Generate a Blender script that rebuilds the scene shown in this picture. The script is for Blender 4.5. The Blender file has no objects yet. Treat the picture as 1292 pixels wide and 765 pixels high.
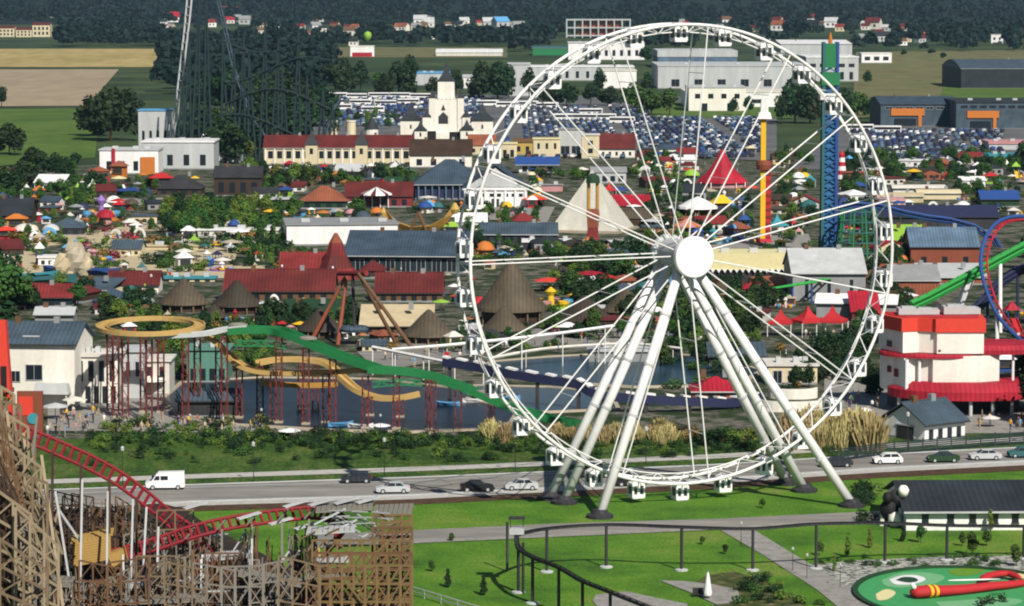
import bpy, math, random
import numpy as np
from mathutils import Vector, Matrix
R = math.radians
rnd = random.Random(7)
SC = bpy.context.scene
COL = SC.collection

# ------------------------------------------------------------------ camera
FPX, CAMH, HOR = 4000.0, 66.0, -20.0          # focal length in photo pixels, height, horizon row
PIT = math.atan((382.5 - HOR) / FPX)
cam = bpy.data.cameras.new('camera')
cam.sensor_width = 36; cam.sensor_fit = 'HORIZONTAL'; cam.lens = FPX / 1292 * 36
cam.clip_start = 1; cam.clip_end = 40000
camo = bpy.data.objects.new('camera', cam); COL.objects.link(camo)
camo.location = (0, 0, CAMH); camo.rotation_euler = (math.pi / 2 - PIT, 0, 0)
SC.camera = camo

# ------------------------------------------------------------------ light
SUN_EL, SUN_AZ = R(42), R(25)                 # azimuth: right of straight behind the camera
sdir = Vector((math.sin(SUN_AZ) * math.cos(SUN_EL), -math.cos(SUN_AZ) * math.cos(SUN_EL), math.sin(SUN_EL)))
W = bpy.data.worlds.new('World'); SC.world = W; W.use_nodes = True
nt = W.node_tree; sky = nt.nodes.new('ShaderNodeTexSky'); sky.sky_type = 'NISHITA'; sky.sun_disc = False
sky.sun_elevation = SUN_EL; sky.sun_rotation = math.atan2(sdir.x, sdir.y)
sky.dust_density = 0.6; sky.ozone_density = 2.0
bg = nt.nodes['Background']; bg.inputs[1].default_value = 0.05
nt.links.new(sky.outputs[0], bg.inputs[0])
sl = bpy.data.lights.new('sun', 'SUN'); sl.energy = 5.0; sl.angle = R(0.5); sl.color = (1.0, 0.93, 0.82)
so = bpy.data.objects.new('sun', sl); COL.objects.link(so)
so.rotation_euler = sdir.to_track_quat('Z', 'Y').to_euler()
SC.view_settings.view_transform = 'Standard'; SC.view_settings.look = 'None'
SC.view_settings.exposure = 0.18; SC.view_settings.gamma = 1.0; SC.view_settings.use_curve_mapping = False
SC.render.filter_size = 1.9 if hasattr(SC.render, 'filter_size') else 1.5
SC.cycles.pixel_filter_type = 'BLACKMAN_HARRIS'; SC.cycles.filter_width = 2.0
SC.cycles.max_bounces = 5; SC.cycles.diffuse_bounces = 2; SC.cycles.glossy_bounces = 2
SC.cycles.transmission_bounces = 3; SC.cycles.volume_bounces = 0; SC.cycles.caustics_reflective = False

# ------------------------------------------------------------------ photo pixel -> place
def ray(px, py):
    v = (382.5 - py) / FPX
    return Vector(((px - 646) / FPX, math.cos(PIT) + math.sin(PIT) * v, -math.sin(PIT) + math.cos(PIT) * v))
def dep(py, z=0.0):                            # depth along the view axis of the ground seen at row py
    return (z - CAMH) / ray(646, py).z
def G(px, py, z=0.0):
    return Vector((0, 0, CAMH)) + ray(px, py) * dep(py, z)
def A(px, py, gy):                             # the point standing above ground row gy that row py shows
    return Vector((0, 0, CAMH)) + ray(px, py) * dep(gy)
def S(gy):                                     # photo pixels per metre at ground row gy
    return FPX / dep(gy)
def project(p):
    d = Vector(p) - Vector((0, 0, CAMH))
    fz = d.y * math.cos(PIT) - d.z * math.sin(PIT)
    up = d.y * math.sin(PIT) + d.z * math.cos(PIT)
    return 646 + d.x / fz * FPX, 382.5 - up / fz * FPX

# ------------------------------------------------------------------ materials
PAL = dict(
    white=(.80, .80, .80), offwhite=(.62, .60, .55), cream=(.62, .54, .36), paleyellow=(.66, .60, .33), yellow=(.72, .43, .02),
    gold=(.42, .24, .05), orange=(.50, .16, .03), red=(.42, .02, .025), darkred=(.20, .025, .025), brightred=(.62, .05, .03), crimson=(.36, .012, .03),
    pink=(.48, .24, .25), purple=(.26, .16, .46), blue=(.02, .065, .24), skyblue=(.10, .32, .58), cyan=(.04, .24, .30), teal=(.03, .12, .13),
    navy=(.02, .025, .07), green=(.02, .18, .07), brightgreen=(.03, .32, .06), lime=(.25, .45, .05), darkgreen=(.015, .05, .02),
    tile=(.115, .018, .017), terracotta=(.27, .085, .045), slate=(.055, .085, .115), slatedark=(.022, .028, .036), bluetile=(.042, .068, .10), black=(.012, .012, .014),
    charcoal=(.035, .035, .04), grey=(.25, .26, .27), palegrey=(.45, .47, .48), metal=(.42, .44, .45), brown=(.13, .07, .035), darkbrown=(.05, .03, .02),
    wood=(.17, .125, .075), woodpale=(.28, .225, .145), woodgrey=(.20, .185, .16), plank=(.165, .11, .045), thatch=(.085, .068, .045), thatchdark=(.045, .036, .026), sand=(.50, .42, .27),
    stone=(.38, .33, .25), ochre=(.46, .33, .09), pyramid=(.50, .49, .43), copper=(.10, .24, .19), rust=(.22, .06, .03), trackred=(.20, .01, .018), trackyellow=(.46, .31, .11), warmwhite=(.76, .73, .66),
    flume=(.014, .165, .05), flumepost=(.13, .022, .018), skin=(.50, .29, .20), hair=(.05, .03, .02), denim=(.05, .08, .17), tyre=(.018, .018, .02), silver=(.46, .48, .50), steelblue=(.10, .16, .24), dkteal=(.010, .026, .032))
ROUGH = dict(white=.45, silver=.3, metal=.4, glass=.08)
ROOFN = set('tile terracotta slate slatedark bluetile thatch thatchdark crimson darkred charcoal darkbrown steelblue'.split()); WALLN = set('white offwhite cream warmwhite palegrey grey stone sand brown rust copper pink pyramid'.split())
_M = {}
def mat(name, var=.18, scale=1.2, rough=None, metal=0.0):
    if name in _M: return _M[name]
    m = bpy.data.materials.new(name); m.use_nodes = True
    n = m.node_tree.nodes; l = m.node_tree.links; b = n['Principled BSDF']
    if name == 'glass':
        b.inputs['Base Color'].default_value = (.015, .022, .03, 1); b.inputs['Roughness'].default_value = .12
        _M[name] = m; return m
    c = PAL[name]
    tc = n.new('ShaderNodeTexCoord'); a = n.new('ShaderNodeTexNoise'); a.inputs['Scale'].default_value = scale
    a.inputs['Detail'].default_value = 4; a.inputs['Roughness'].default_value = .65
    mx = n.new('ShaderNodeMix'); mx.data_type = 'RGBA'
    mx.inputs[6].default_value = (c[0] * (1 - var), c[1] * (1 - var), c[2] * (1 - var), 1)
    mx.inputs[7].default_value = (min(c[0] * (1 + var), .9), min(c[1] * (1 + var), .9), min(c[2] * (1 + var), .9), 1)
    l.new(tc.outputs['Object'], a.inputs['Vector']); l.new(a.outputs['Fac'], mx.inputs[0]); l.new(mx.outputs[2], b.inputs['Base Color'])
    if name in ROOFN or name in WALLN:          # ribs or courses on roofs, run-off streaks on walls, blotchy weathering on both
        big = n.new('ShaderNodeTexNoise'); big.inputs['Scale'].default_value = .22; big.inputs['Detail'].default_value = 5
        mp = n.new('ShaderNodeMapping'); mp.inputs['Scale'].default_value = (1.6, 1.6, .16) if name in WALLN else (1, 1, 1)
        l.new(tc.outputs['Object'], mp.inputs[0]); l.new(mp.outputs[0], big.inputs['Vector'])
        mr = n.new('ShaderNodeMapRange'); mr.inputs[1].default_value = .3; mr.inputs[2].default_value = .72; k = .32 if name in ROOFN else .13
        mr.inputs[3].default_value = 1 - k; mr.inputs[4].default_value = 1 + k * .8; l.new(big.outputs['Fac'], mr.inputs[0]); fac = mr.outputs[0]
        if name in ROOFN:
            wv = n.new('ShaderNodeTexWave'); wv.wave_type = 'BANDS'; wv.bands_direction = 'X'; wv.inputs['Scale'].default_value = .42; wv.inputs['Distortion'].default_value = .4; wv.inputs['Detail'].default_value = 1
            l.new(tc.outputs['Object'], wv.inputs['Vector']); m3 = n.new('ShaderNodeMapRange'); m3.inputs[3].default_value = .80; m3.inputs[4].default_value = 1.12; l.new(wv.outputs['Fac'], m3.inputs[0])
            mm = n.new('ShaderNodeMath'); mm.operation = 'MULTIPLY'; l.new(fac, mm.inputs[0]); l.new(m3.outputs[0], mm.inputs[1]); fac = mm.outputs[0]
        vm = n.new('ShaderNodeVectorMath'); vm.operation = 'SCALE'; l.new(mx.outputs[2], vm.inputs[0]); l.new(fac, vm.inputs[3]); l.new(vm.outputs[0], b.inputs['Base Color'])
    b.inputs['Roughness'].default_value = rough if rough is not None else ROUGH.get(name, .7)
    b.inputs['Metallic'].default_value = metal
    b.inputs['Specular IOR Level'].default_value = .3
    _M[name] = m; return m

def ramp_mat(name, stops, scale, detail=6, rough=.9, coord='Object', stretch=(1, 1, 1), second=None, bump=0.0):
    """noise -> colour ramp; second = (scale, amount) of a finer noise that darkens and lightens"""
    m = bpy.data.materials.new(name); m.use_nodes = True
    n = m.node_tree.nodes; l = m.node_tree.links; b = n['Principled BSDF']
    tc = n.new('ShaderNodeTexCoord'); mp = n.new('ShaderNodeMapping'); mp.inputs['Scale'].default_value = stretch
    a = n.new('ShaderNodeTexNoise'); a.inputs['Scale'].default_value = scale; a.inputs['Detail'].default_value = detail; a.inputs['Roughness'].default_value = .6
    cr = n.new('ShaderNodeValToRGB'); el = cr.color_ramp.elements
    while len(el) < len(stops): el.new(.5)
    for e, (p, c) in zip(el, stops): e.position = p; e.color = (*c, 1)
    l.new(tc.outputs[coord], mp.inputs[0]); l.new(mp.outputs[0], a.inputs['Vector']); l.new(a.outputs['Fac'], cr.inputs[0])
    out = cr.outputs[0]
    if second:
        a2 = n.new('ShaderNodeTexNoise'); a2.inputs['Scale'].default_value = second[0]; a2.inputs['Detail'].default_value = 3
        l.new(mp.outputs[0], a2.inputs['Vector'])
        mr = n.new('ShaderNodeMapRange'); mr.inputs[1].default_value = .25; mr.inputs[2].default_value = .75
        mr.inputs[3].default_value = 1 - second[1]; mr.inputs[4].default_value = 1 + second[1]; l.new(a2.outputs['Fac'], mr.inputs[0])
        vm = n.new('ShaderNodeVectorMath'); vm.operation = 'SCALE'; l.new(out, vm.inputs[0]); l.new(mr.outputs[0], vm.inputs[3]); out = vm.outputs[0]
    l.new(out, b.inputs['Base Color']); b.inputs['Roughness'].default_value = rough; b.inputs['Specular IOR Level'].default_value = .2
    if bump:
        bp = n.new('ShaderNodeBump'); bp.inputs['Strength'].default_value = bump; l.new(a.outputs['Fac'], bp.inputs['Height']); l.new(bp.outputs[0], b.inputs['Normal'])
    _M[name] = m; return m

def leaf_mat(name, c, spread=.35):
    m = bpy.data.materials.new(name); m.use_nodes = True
    n = m.node_tree.nodes; l = m.node_tree.links; b = n['Principled BSDF']
    oi = n.new('ShaderNodeObjectInfo'); gi = n.new('ShaderNodeNewGeometry')
    hs = n.new('ShaderNodeHueSaturation'); hs.inputs['Color'].default_value = (*c, 1); hs.inputs['Saturation'].default_value = 1.0
    mr = n.new('ShaderNodeMapRange'); mr.inputs[3].default_value = .46; mr.inputs[4].default_value = .53; l.new(oi.outputs['Random'], mr.inputs[0]); l.new(mr.outputs[0], hs.inputs['Hue'])
    mv = n.new('ShaderNodeMapRange'); mv.inputs[3].default_value = 1 - spread; mv.inputs[4].default_value = 1 + spread
    ad = n.new('ShaderNodeMath'); ad.operation = 'MULTIPLY_ADD'; ad.inputs[1].default_value = .55
    m2 = n.new('ShaderNodeMath'); m2.operation = 'MULTIPLY'; m2.inputs[1].default_value = .45
    l.new(gi.outputs['Random Per Island'], ad.inputs[0]); l.new(oi.outputs['Random'], m2.inputs[0]); l.new(m2.outputs[0], ad.inputs[2])
    l.new(ad.outputs[0], mv.inputs[0]); l.new(mv.outputs[0], hs.inputs['Value'])
    l.new(hs.outputs[0], b.inputs['Base Color']); b.inputs['Roughness'].default_value = .7; b.inputs['Specular IOR Level'].default_value = .25
    _M[name] = m; return m

# ------------------------------------------------------------------ mesh builder
class MB:
    def __init__(s): s.v = []; s.f = []; s.m = []
    def add(s, vs, fs, m=0):
        o = len(s.v); s.v += [tuple(v) for v in vs]; s.f += [tuple(i + o for i in f) for f in fs]; s.m += [m] * len(fs); return s
    def box(s, x0, y0, z0, x1, y1, z1, m=0):
        return s.add([(x0, y0, z0), (x1, y0, z0), (x1, y1, z0), (x0, y1, z0), (x0, y0, z1), (x1, y0, z1), (x1, y1, z1), (x0, y1, z1)],
                     [(0, 3, 2, 1), (4, 5, 6, 7), (0, 1, 5, 4), (1, 2, 6, 5), (2, 3, 7, 6), (3, 0, 4, 7)], m)
    def taper(s, x0, y0, z0, x1, y1, z1, k, m=0, ky=None):   # box whose top is drawn in by k
        ky = k if ky is None else ky
        return s.add([(x0, y0, z0), (x1, y0, z0), (x1, y1, z0), (x0, y1, z0), (x0 + k, y0 + ky, z1), (x1 - k, y0 + ky, z1), (x1 - k, y1 - ky, z1), (x0 + k, y1 - ky, z1)],
                     [(0, 3, 2, 1), (4, 5, 6, 7), (0, 1, 5, 4), (1, 2, 6, 5), (2, 3, 7, 6), (3, 0, 4, 7)], m)
    def bar(s, a, b, w, h=None, m=0):
        a, b = Vector(a), Vector(b); d = (b - a)
        if d.length < 1e-6: return s
        d.normalize(); h = h or w
        up = Vector((0, 0, 1)) if abs(d.z) < .95 else Vector((0, 1, 0))
        x = d.cross(up).normalized() * (w / 2); y = x.cross(d).normalized() * (h / 2)
        vs = [p + i * x + j * y for p in (a, b) for i, j in ((-1, -1), (1, -1), (1, 1), (-1, 1))]
        return s.add(vs, [(0, 3, 2, 1), (4, 5, 6, 7), (0, 1, 5, 4), (1, 2, 6, 5), (2, 3, 7, 6), (3, 0, 4, 7)], m)
    def sweep(s, pts, prof, m=0, closed=False, mats=None, cap=True):
        """prof: closed list of (side, up) offsets; swept level along pts"""
        pts = [Vector(p) for p in pts]; n = len(pts); k = len(prof); vs = []
        for i, p in enumerate(pts):
            q0 = pts[(i - 1) % n] if closed or i else p; q1 = pts[(i + 1) % n] if closed or i < n - 1 else p
            d = (q1 - q0); d.normalize()
            up = Vector((0, 0, 1)) if abs(d.z) < .97 else Vector((0, 1, 0))
            x = d.cross(up).normalized(); u = x.cross(d).normalized()
            vs += [p + x * a + u * b for a, b in prof]
        fs = []; fm = []
        for i in range(n if closed else n - 1):
            j = (i + 1) % n
            for q in range(k):
                r = (q + 1) % k; fs.append((i * k + q, i * k + r, j * k + r, j * k + q)); fm.append(mats[q] if mats else m)
        if not closed and cap: fs += [tuple(range(k - 1, -1, -1)), tuple((n - 1) * k + q for q in range(k))]; fm += [m, m]
        o = len(s.v); s.v += [tuple(v) for v in vs]; s.f += [tuple(i + o for i in f) for f in fs]; s.m += fm; return s
    def tube(s, pts, r, n=8, m=0, closed=False, r1=None):
        if r1 is not None and len(pts) == 2:
            a, b = Vector(pts[0]), Vector(pts[1]); d = (b - a).normalized(); up = Vector((0, 0, 1)) if abs(d.z) < .95 else Vector((0, 1, 0))
            x = d.cross(up).normalized(); u = x.cross(d); vs = []
            for p, rr in ((a, r), (b, r1)): vs += [p + (x * math.cos(2 * math.pi * i / n) + u * math.sin(2 * math.pi * i / n)) * rr for i in range(n)]
            return s.add(vs, [(i, (i + 1) % n, n + (i + 1) % n, n + i) for i in range(n)] + [tuple(range(n - 1, -1, -1)), tuple(range(n, 2 * n))], m)
        return s.sweep(pts, [(r * math.cos(2 * math.pi * i / n), r * math.sin(2 * math.pi * i / n)) for i in range(n)], m, closed)
    def lathe(s, prof, n=16, m=0, c=(0, 0, 0), mats=None, ph=0.0, sx=1.0, sy=1.0):
        """prof: (radius, z) bottom to top; mats may be a list per sector"""
        vs = []; fs = []; fm = []; k = len(prof)
        for i in range(n):
            a = 2 * math.pi * i / n + ph
            vs += [(c[0] + r * math.cos(a) * sx, c[1] + r * math.sin(a) * sy, c[2] + z) for r, z in prof]
        for i in range(n):
            j = (i + 1) % n
            for q in range(k - 1):
                fs.append((i * k + q, j * k + q, j * k + q + 1, i * k + q + 1)); fm.append(mats[i % len(mats)] if mats else m)
        if prof[0][0] > 1e-4: fs.append(tuple(i * k for i in range(n - 1, -1, -1))); fm.append(m)
        if prof[-1][0] > 1e-4: fs.append(tuple(i * k + k - 1 for i in range(n))); fm.append(m)
        o = len(s.v); s.v += vs; s.f += [tuple(i + o for i in f) for f in fs]; s.m += fm; return s
    def prism(s, poly, z0, z1, m=0, mt=None):
        n = len(poly); vs = [(x, y, z0) for x, y in poly] + [(x, y, z1) for x, y in poly]
        s.add(vs, [(i, (i + 1) % n, n + (i + 1) % n, n + i) for i in range(n)] + [tuple(range(n - 1, -1, -1))], m)
        return s.add([(x, y, z1) for x, y in poly], [tuple(range(n))], m if mt is None else mt)
    def prof_y(s, poly, y0, y1, m=0):             # polygon in x,z pushed along y
        n = len(poly); vs = [(x, y0, z) for x, z in poly] + [(x, y1, z) for x, z in poly]
        return s.add(vs, [(i, (i + 1) % n, n + (i + 1) % n, n + i) for i in range(n)] + [tuple(range(n)), tuple(range(2 * n - 1, n - 1, -1))], m)
    def prof_x(s, poly, x0, x1, m=0):             # polygon in y,z pushed along x
        n = len(poly); vs = [(x0, y, z) for y, z in poly] + [(x1, y, z) for y, z in poly]
        return s.add(vs, [(i, (i + 1) % n, n + (i + 1) % n, n + i) for i in range(n)] + [tuple(range(n)), tuple(range(2 * n - 1, n - 1, -1))], m)
    def blob(s, c, r, m=0, n=8, seed=0, jit=.25, sz=1.0):
        q = random.Random(seed); k = max(4, n // 2 + 1); ring = []
        vs = [(c[0], c[1], c[2] - r * sz)]
        for j in range(1, k):
            t = math.pi * j / k - math.pi / 2
            for i in range(n):
                a = 2 * math.pi * i / n; rr = r * (1 + q.uniform(-jit, jit))
                vs.append((c[0] + rr * math.cos(t) * math.cos(a), c[1] + rr * math.cos(t) * math.sin(a), c[2] + rr * math.sin(t) * sz))
        vs.append((c[0], c[1], c[2] + r * sz)); fs = []
        for i in range(n): fs.append((0, 1 + (i + 1) % n, 1 + i)); fs.append((len(vs) - 1, len(vs) - 1 - n + i, len(vs) - 1 - n + (i + 1) % n))
        for j in range(k - 2):
            for i in range(n): fs.append((1 + j * n + i, 1 + j * n + (i + 1) % n, 1 + (j + 1) * n + (i + 1) % n, 1 + (j + 1) * n + i))
        return s.add(vs, fs, m)
    def mesh(s, name, mats, smooth=False):
        me = bpy.data.meshes.new(name); me.from_pydata(s.v, [], s.f)
        for x in (mats if isinstance(mats, (list, tuple)) else [mats]): me.materials.append(mat(x) if isinstance(x, str) else x)
        if len(me.materials) > 1: me.polygons.foreach_set('material_index', s.m)
        if smooth: me.polygons.foreach_set('use_smooth', [True] * len(me.polygons))
        me.update(); return me
    def build(s, name, mats, parent=None, smooth=False):
        return put(name, s.mesh(name, mats, smooth), parent)

KIDS = {}
def put(name, me, parent=None, loc=None):
    o = bpy.data.objects.new(name, me); COL.objects.link(o)
    if parent is not None: o.parent = parent; KIDS.setdefault(parent.name, []).append(o)
    if loc is not None: o.location = loc
    return o
def np_mesh(name, V, F, mats, mi=None, smooth=False):
    """V (n,3), F (m,k) arrays"""
    me = bpy.data.meshes.new(name); k = F.shape[1]
    me.vertices.add(len(V)); me.vertices.foreach_set('co', V.astype(np.float32).ravel())
    me.loops.add(F.size); me.loops.foreach_set('vertex_index', F.astype(np.int32).ravel())
    me.polygons.add(len(F)); me.polygons.foreach_set('loop_start', np.arange(0, F.size, k, dtype=np.int32))
    for x in (mats if isinstance(mats, (list, tuple)) else [mats]): me.materials.append(mat(x) if isinstance(x, str) else x)
    if mi is not None: me.polygons.foreach_set('material_index', mi.astype(np.int32))
    if smooth: me.polygons.foreach_set('use_smooth', np.ones(len(F), dtype=bool))
    me.update(calc_edges=True); me.validate(); return me

THINGS = []
def tag(o, label, cat, group=None):
    o['label'] = label; o['category'] = cat
    if group: o['group'] = group
    THINGS.append(o); return o
def thing(name, label, cat, loc=(0, 0, 0), rz=0.0, group=None, sc=1.0):
    o = bpy.data.objects.new(name, None); COL.objects.link(o); o.location = loc; o.rotation_euler = (0, 0, rz); o.scale = (sc,) * 3; o.empty_display_size = .5
    return tag(o, label, cat, group)
def struct(o, kind='structure'): o['kind'] = kind; return o
def dup(src, loc, rz=0.0, label=None, group=None, sc=None, swap=None):
    def cp(o, par):
        c = o.copy(); COL.objects.link(c)
        if par is not None: c.parent = par; KIDS.setdefault(par.name, []).append(c)
        if swap and c.type == 'MESH':
            for i, sl_ in enumerate(c.material_slots):
                w = swap.get(o.name.split('.')[0] + ':%d' % i) or swap.get(i if c.parent is None else None)
                if w: sl_.link = 'OBJECT'; sl_.material = mat(w)
        for ch in KIDS.get(o.name, ()): cp(ch, c)
        return c
    r = cp(src, None); r.location = loc; r.rotation_euler = (0, 0, rz)
    if sc is not None: r.scale = (sc, sc, sc) if not isinstance(sc, tuple) else sc
    if label: r['label'] = label
    if group: r['group'] = group
    THINGS.append(r); return r

LM = [('the castle', 563, 170), ('the red-roofed arcade', 430, 190), ('the blue-roofed temple', 590, 240), ('the white pyramid', 742, 270), ('the red circus tent', 910, 215),
      ('the yellow drop tower', 963, 230), ('the blue tower', 1043, 240), ('the pale yellow hall', 950, 328), ('the red loop', 1260, 335), ('the tiered building', 1205, 470),
      ('the slate-roofed cottage', 1160, 530), ('the yellow flume ring', 190, 425), ('the white plaza house', 50, 440), ('the flume pond', 400, 515), ('the giant swing', 450, 400),
      ('the slate-blue hall', 510, 320), ('the big thatched cone', 645, 370), ('the long red roof', 350, 355), ('the sand play area', 190, 310), ('the grey coaster station', 210, 195),
      ('the steel lattice coaster', 330, 130), ('the flat white hall', 410, 290), ('the white warehouse', 960, 90), ('the dark blue hall', 1240, 95), ('the orange-fronted shop', 1160, 145),
      ('the tan field', 60, 80), ('the main car park', 800, 160), ('the left wheel feet', 735, 645), ('the right wheel feet', 1040, 632), ('the oval play pool', 1200, 735),
      ('the wooden coaster', 300, 720), ('the black-roofed building', 1220, 650), ('the grey gabled hall', 1045, 350), ('the village edge', 560, 35), ('the half-built block', 755, 40), ('the meadow bank', 400, 575), ('the white van', 209, 600), ('the slate hatchback', 450, 596), ('the pale saloon', 640, 605), ('the reed bed', 740, 545), ('the chute end', 690, 535), ('the roadside fence', 1230, 568), ('the diagonal path', 985, 710),
      ('the train car', 652, 680), ('the closed parasol', 893, 742), ('the mural wall', 38, 532), ('the cream cafe', 1000, 480), ('the crimson lodge', 905, 498), ('the golden ship', 528, 285), ('the striped awning', 475, 250), ('the plaza arcade', 122, 480), ('the rear basin', 760, 465),
      ('the yellow chute', 480, 495), ('the wheel hub', 870, 330), ('the striped lighthouse', 1062, 210), ('the lime canopy', 1148, 300), ('the rock terraces', 1150, 248), ('the teal stage', 1268, 206), ('the peak tower', 424, 325), ('the red strip shop', 168, 360), ('the dark pavilion', 226, 236), ('the brown barn', 300, 235),
      ('the far left shed', 14, 270), ('the slide meadow', 130, 262), ('the copper hedge', 1055, 455), ('the pasture', 60, 180), ('the lone tall tree', 1010, 130), ('the red tents', 1020, 405), ('the canopy pavilion', 880, 265), ('the crimson roof', 788, 255), ('the black roof gable', 1130, 640), ('the saplings', 1170, 690)]
def where(px, py):
    best = min(LM, key=lambda q: math.hypot((px - q[1]), 1.6 * (py - q[2])))
    dx, dy = px - best[1], 1.6 * (py - best[2])
    if math.hypot(dx, dy) < 22: return 'beside ' + best[0]
    if abs(dx) > 1.2 * abs(dy): return ('left of ' if dx < 0 else 'right of ') + best[0]
    return ('behind ' if dy < 0 else 'in front of ') + best[0]
# =================================================================== setting
def quad_sheet(name, pix, m, z, thick=0.0, sub=None):
    """ground sheet from photo-pixel outline"""
    pts = [G(x, y, 0) for x, y in pix]
    b = MB(); b.add([(p.x, p.y, z) for p in pts], [tuple(range(len(pts)))])
    return struct(b.build(name, m))
def band_sheet(name, near, far, m, z):
    """strip between two photo-pixel polylines (same count)"""
    b = MB(); vs = []
    for (a, c) in zip(near, far):
        p, q = G(*a), G(*c); vs += [(p.x, p.y, z), (q.x, q.y, z)]
    b.add(vs, [(2 * i, 2 * i + 2, 2 * i + 3, 2 * i + 1) for i in range(len(near) - 1)])
    return struct(b.build(name, m))
def lerp(pl, x):
    for (x0, y0), (x1, y1) in zip(pl, pl[1:]):
        if x0 <= x <= x1: return y0 + (y1 - y0) * (x - x0) / (x1 - x0)
    return pl[0][1] if x < pl[0][0] else pl[-1][1]

ramp_mat('parkland', [(.34, (.010, .022, .007)), (.45, (.024, .044, .012)), (.49, (.045, .052, .032)), (.525, (.10, .096, .078)), (.58, (.145, .138, .115)), (.63, (.04, .055, .022))], .16, 7, second=(.9, .5))
ramp_mat('lawn', [(.34, (.036, .095, .009)), (.44, (.058, .150, .011)), (.53, (.080, .185, .014)), (.60, (.115, .20, .024)), (.70, (.165, .195, .05))], .075, 9, second=(3.2, .45), bump=.4)
ramp_mat('meadow', [(.30, (.018, .045, .007)), (.5, (.042, .090, .012)), (.7, (.10, .125, .03))], .25, 7, stretch=(1, .35, 1), second=(2.0, .45))
ramp_mat('asphalt', [(.3, (.17, .165, .155)), (.5, (.22, .21, .195)), (.7, (.29, .28, .26))], .25, 7, stretch=(.12, 1.4, 1), second=(2.2, .28))
ramp_mat('paving', [(.3, (.20, .195, .185)), (.7, (.31, .30, .28))], .6, 6, second=(4.0, .2))
ramp_mat('concrete', [(.3, (.36, .35, .33)), (.7, (.48, .47, .44))], .8, 6, second=(5, .15))
ramp_mat('mulch', [(.3, (.045, .024, .015)), (.7, (.10, .06, .036))], .8, 6, second=(4, .3))
ramp_mat('pebble', [(.38, (.04, .05, .045)), (.48, (.22, .23, .21)), (.62, (.46, .45, .41))], 1.6, 4, second=(5, .35))
ramp_mat('scrub', [(.35, (.018, .04, .008)), (.5, (.06, .075, .02)), (.66, (.17, .14, .07))], .6, 7, second=(3, .4))
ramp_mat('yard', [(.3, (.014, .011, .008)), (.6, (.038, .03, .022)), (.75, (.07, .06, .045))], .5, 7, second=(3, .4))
ramp_mat('farmland', [(.32, (.012, .03, .016)), (.46, (.028, .05, .02)), (.55, (.05, .075, .025)), (.70, (.02, .04, .018))], .004, 8, second=(.02, .5))
ramp_mat('strawfield', [(.3, (.30, .24, .09)), (.7, (.42, .33, .14))], .01, 6, stretch=(1, .2, 1), second=(.08, .2))
ramp_mat('ploughfield', [(.3, (.27, .22, .15)), (.7, (.36, .29, .20))], .01, 6, stretch=(1, .2, 1), second=(.08, .12))
ramp_mat('pasture', [(.3, (.05, .10, .015)), (.7, (.10, .16, .03))], .012, 6, second=(.1, .25))
ramp_mat('dryfield', [(.3, (.09, .095, .04)), (.5, (.15, .14, .065)), (.7, (.09, .13, .04))], .012, 7, second=(.07, .3))
ramp_mat('carpark', [(.3, (.08, .085, .09)), (.7, (.15, .155, .16))], .05, 6)
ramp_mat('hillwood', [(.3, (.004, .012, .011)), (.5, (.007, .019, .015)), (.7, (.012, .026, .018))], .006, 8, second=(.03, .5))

def water_mat(name, c, rough=.12):
    m = bpy.data.materials.new(name); m.use_nodes = True; n = m.node_tree.nodes; l = m.node_tree.links; b = n['Principled BSDF']
    b.inputs['Base Color'].default_value = (*c, 1); b.inputs['Roughness'].default_value = rough; b.inputs['IOR'].default_value = 1.33; b.inputs['Specular IOR Level'].default_value = .22
    tc = n.new('ShaderNodeTexCoord'); a = n.new('ShaderNodeTexNoise'); a.inputs['Scale'].default_value = .8; a.inputs['Detail'].default_value = 5
    bp = n.new('ShaderNodeBump'); bp.inputs['Strength'].default_value = .7; l.new(tc.outputs['Object'], a.inputs[0]); l.new(a.outputs['Fac'], bp.inputs['Height']); l.new(bp.outputs[0], b.inputs['Normal'])
    _M[name] = m
water_mat('pondwater', (.004, .010, .022), .3); water_mat('chanwater', (.018, .042, .065), .25)

# ground: one sheet to the horizon
b = MB(); b.add([(-12000, -300, 0), (12000, -300, 0), (12000, 16000, 0), (-12000, 16000, 0)], [(0, 1, 2, 3)])
struct(b.build('ground', _M['farmland']))
quad_sheet('park_ground', [(-200, 610), (1500, 600), (1500, 205), (1292, 205), (960, 200), (640, 198), (-200, 215)], _M['parkland'], .05)

# wooded hills behind the plain
def hill_h(x, y):
    t = max(0, min(1, (y - 5200) / 3600)); t = t * t * (3 - 2 * t)
    return t * (190 + 45 * math.sin(x * .0013 + .6) + 22 * math.sin(x * .0041 + 2)) * (1 if y < 9500 else 1) + (3 if y > 5200 else 0) - .5
nx, ny = 60, 26
V = np.array([(-3500 + 7000 * i / nx, 5200 + 5200 * j / ny, hill_h(-3500 + 7000 * i / nx, 5200 + 5200 * j / ny)) for j in range(ny + 1) for i in range(nx + 1)])
F = np.array([(j * (nx + 1) + i, j * (nx + 1) + i + 1, (j + 1) * (nx + 1) + i + 1, (j + 1) * (nx + 1) + i) for j in range(ny) for i in range(nx)])
struct(put('hills', np_mesh('hills', V, F, _M['hillwood'], smooth=True)))
def terr(x, y): return hill_h(x, y) if y > 5200 else 0.0

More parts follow.
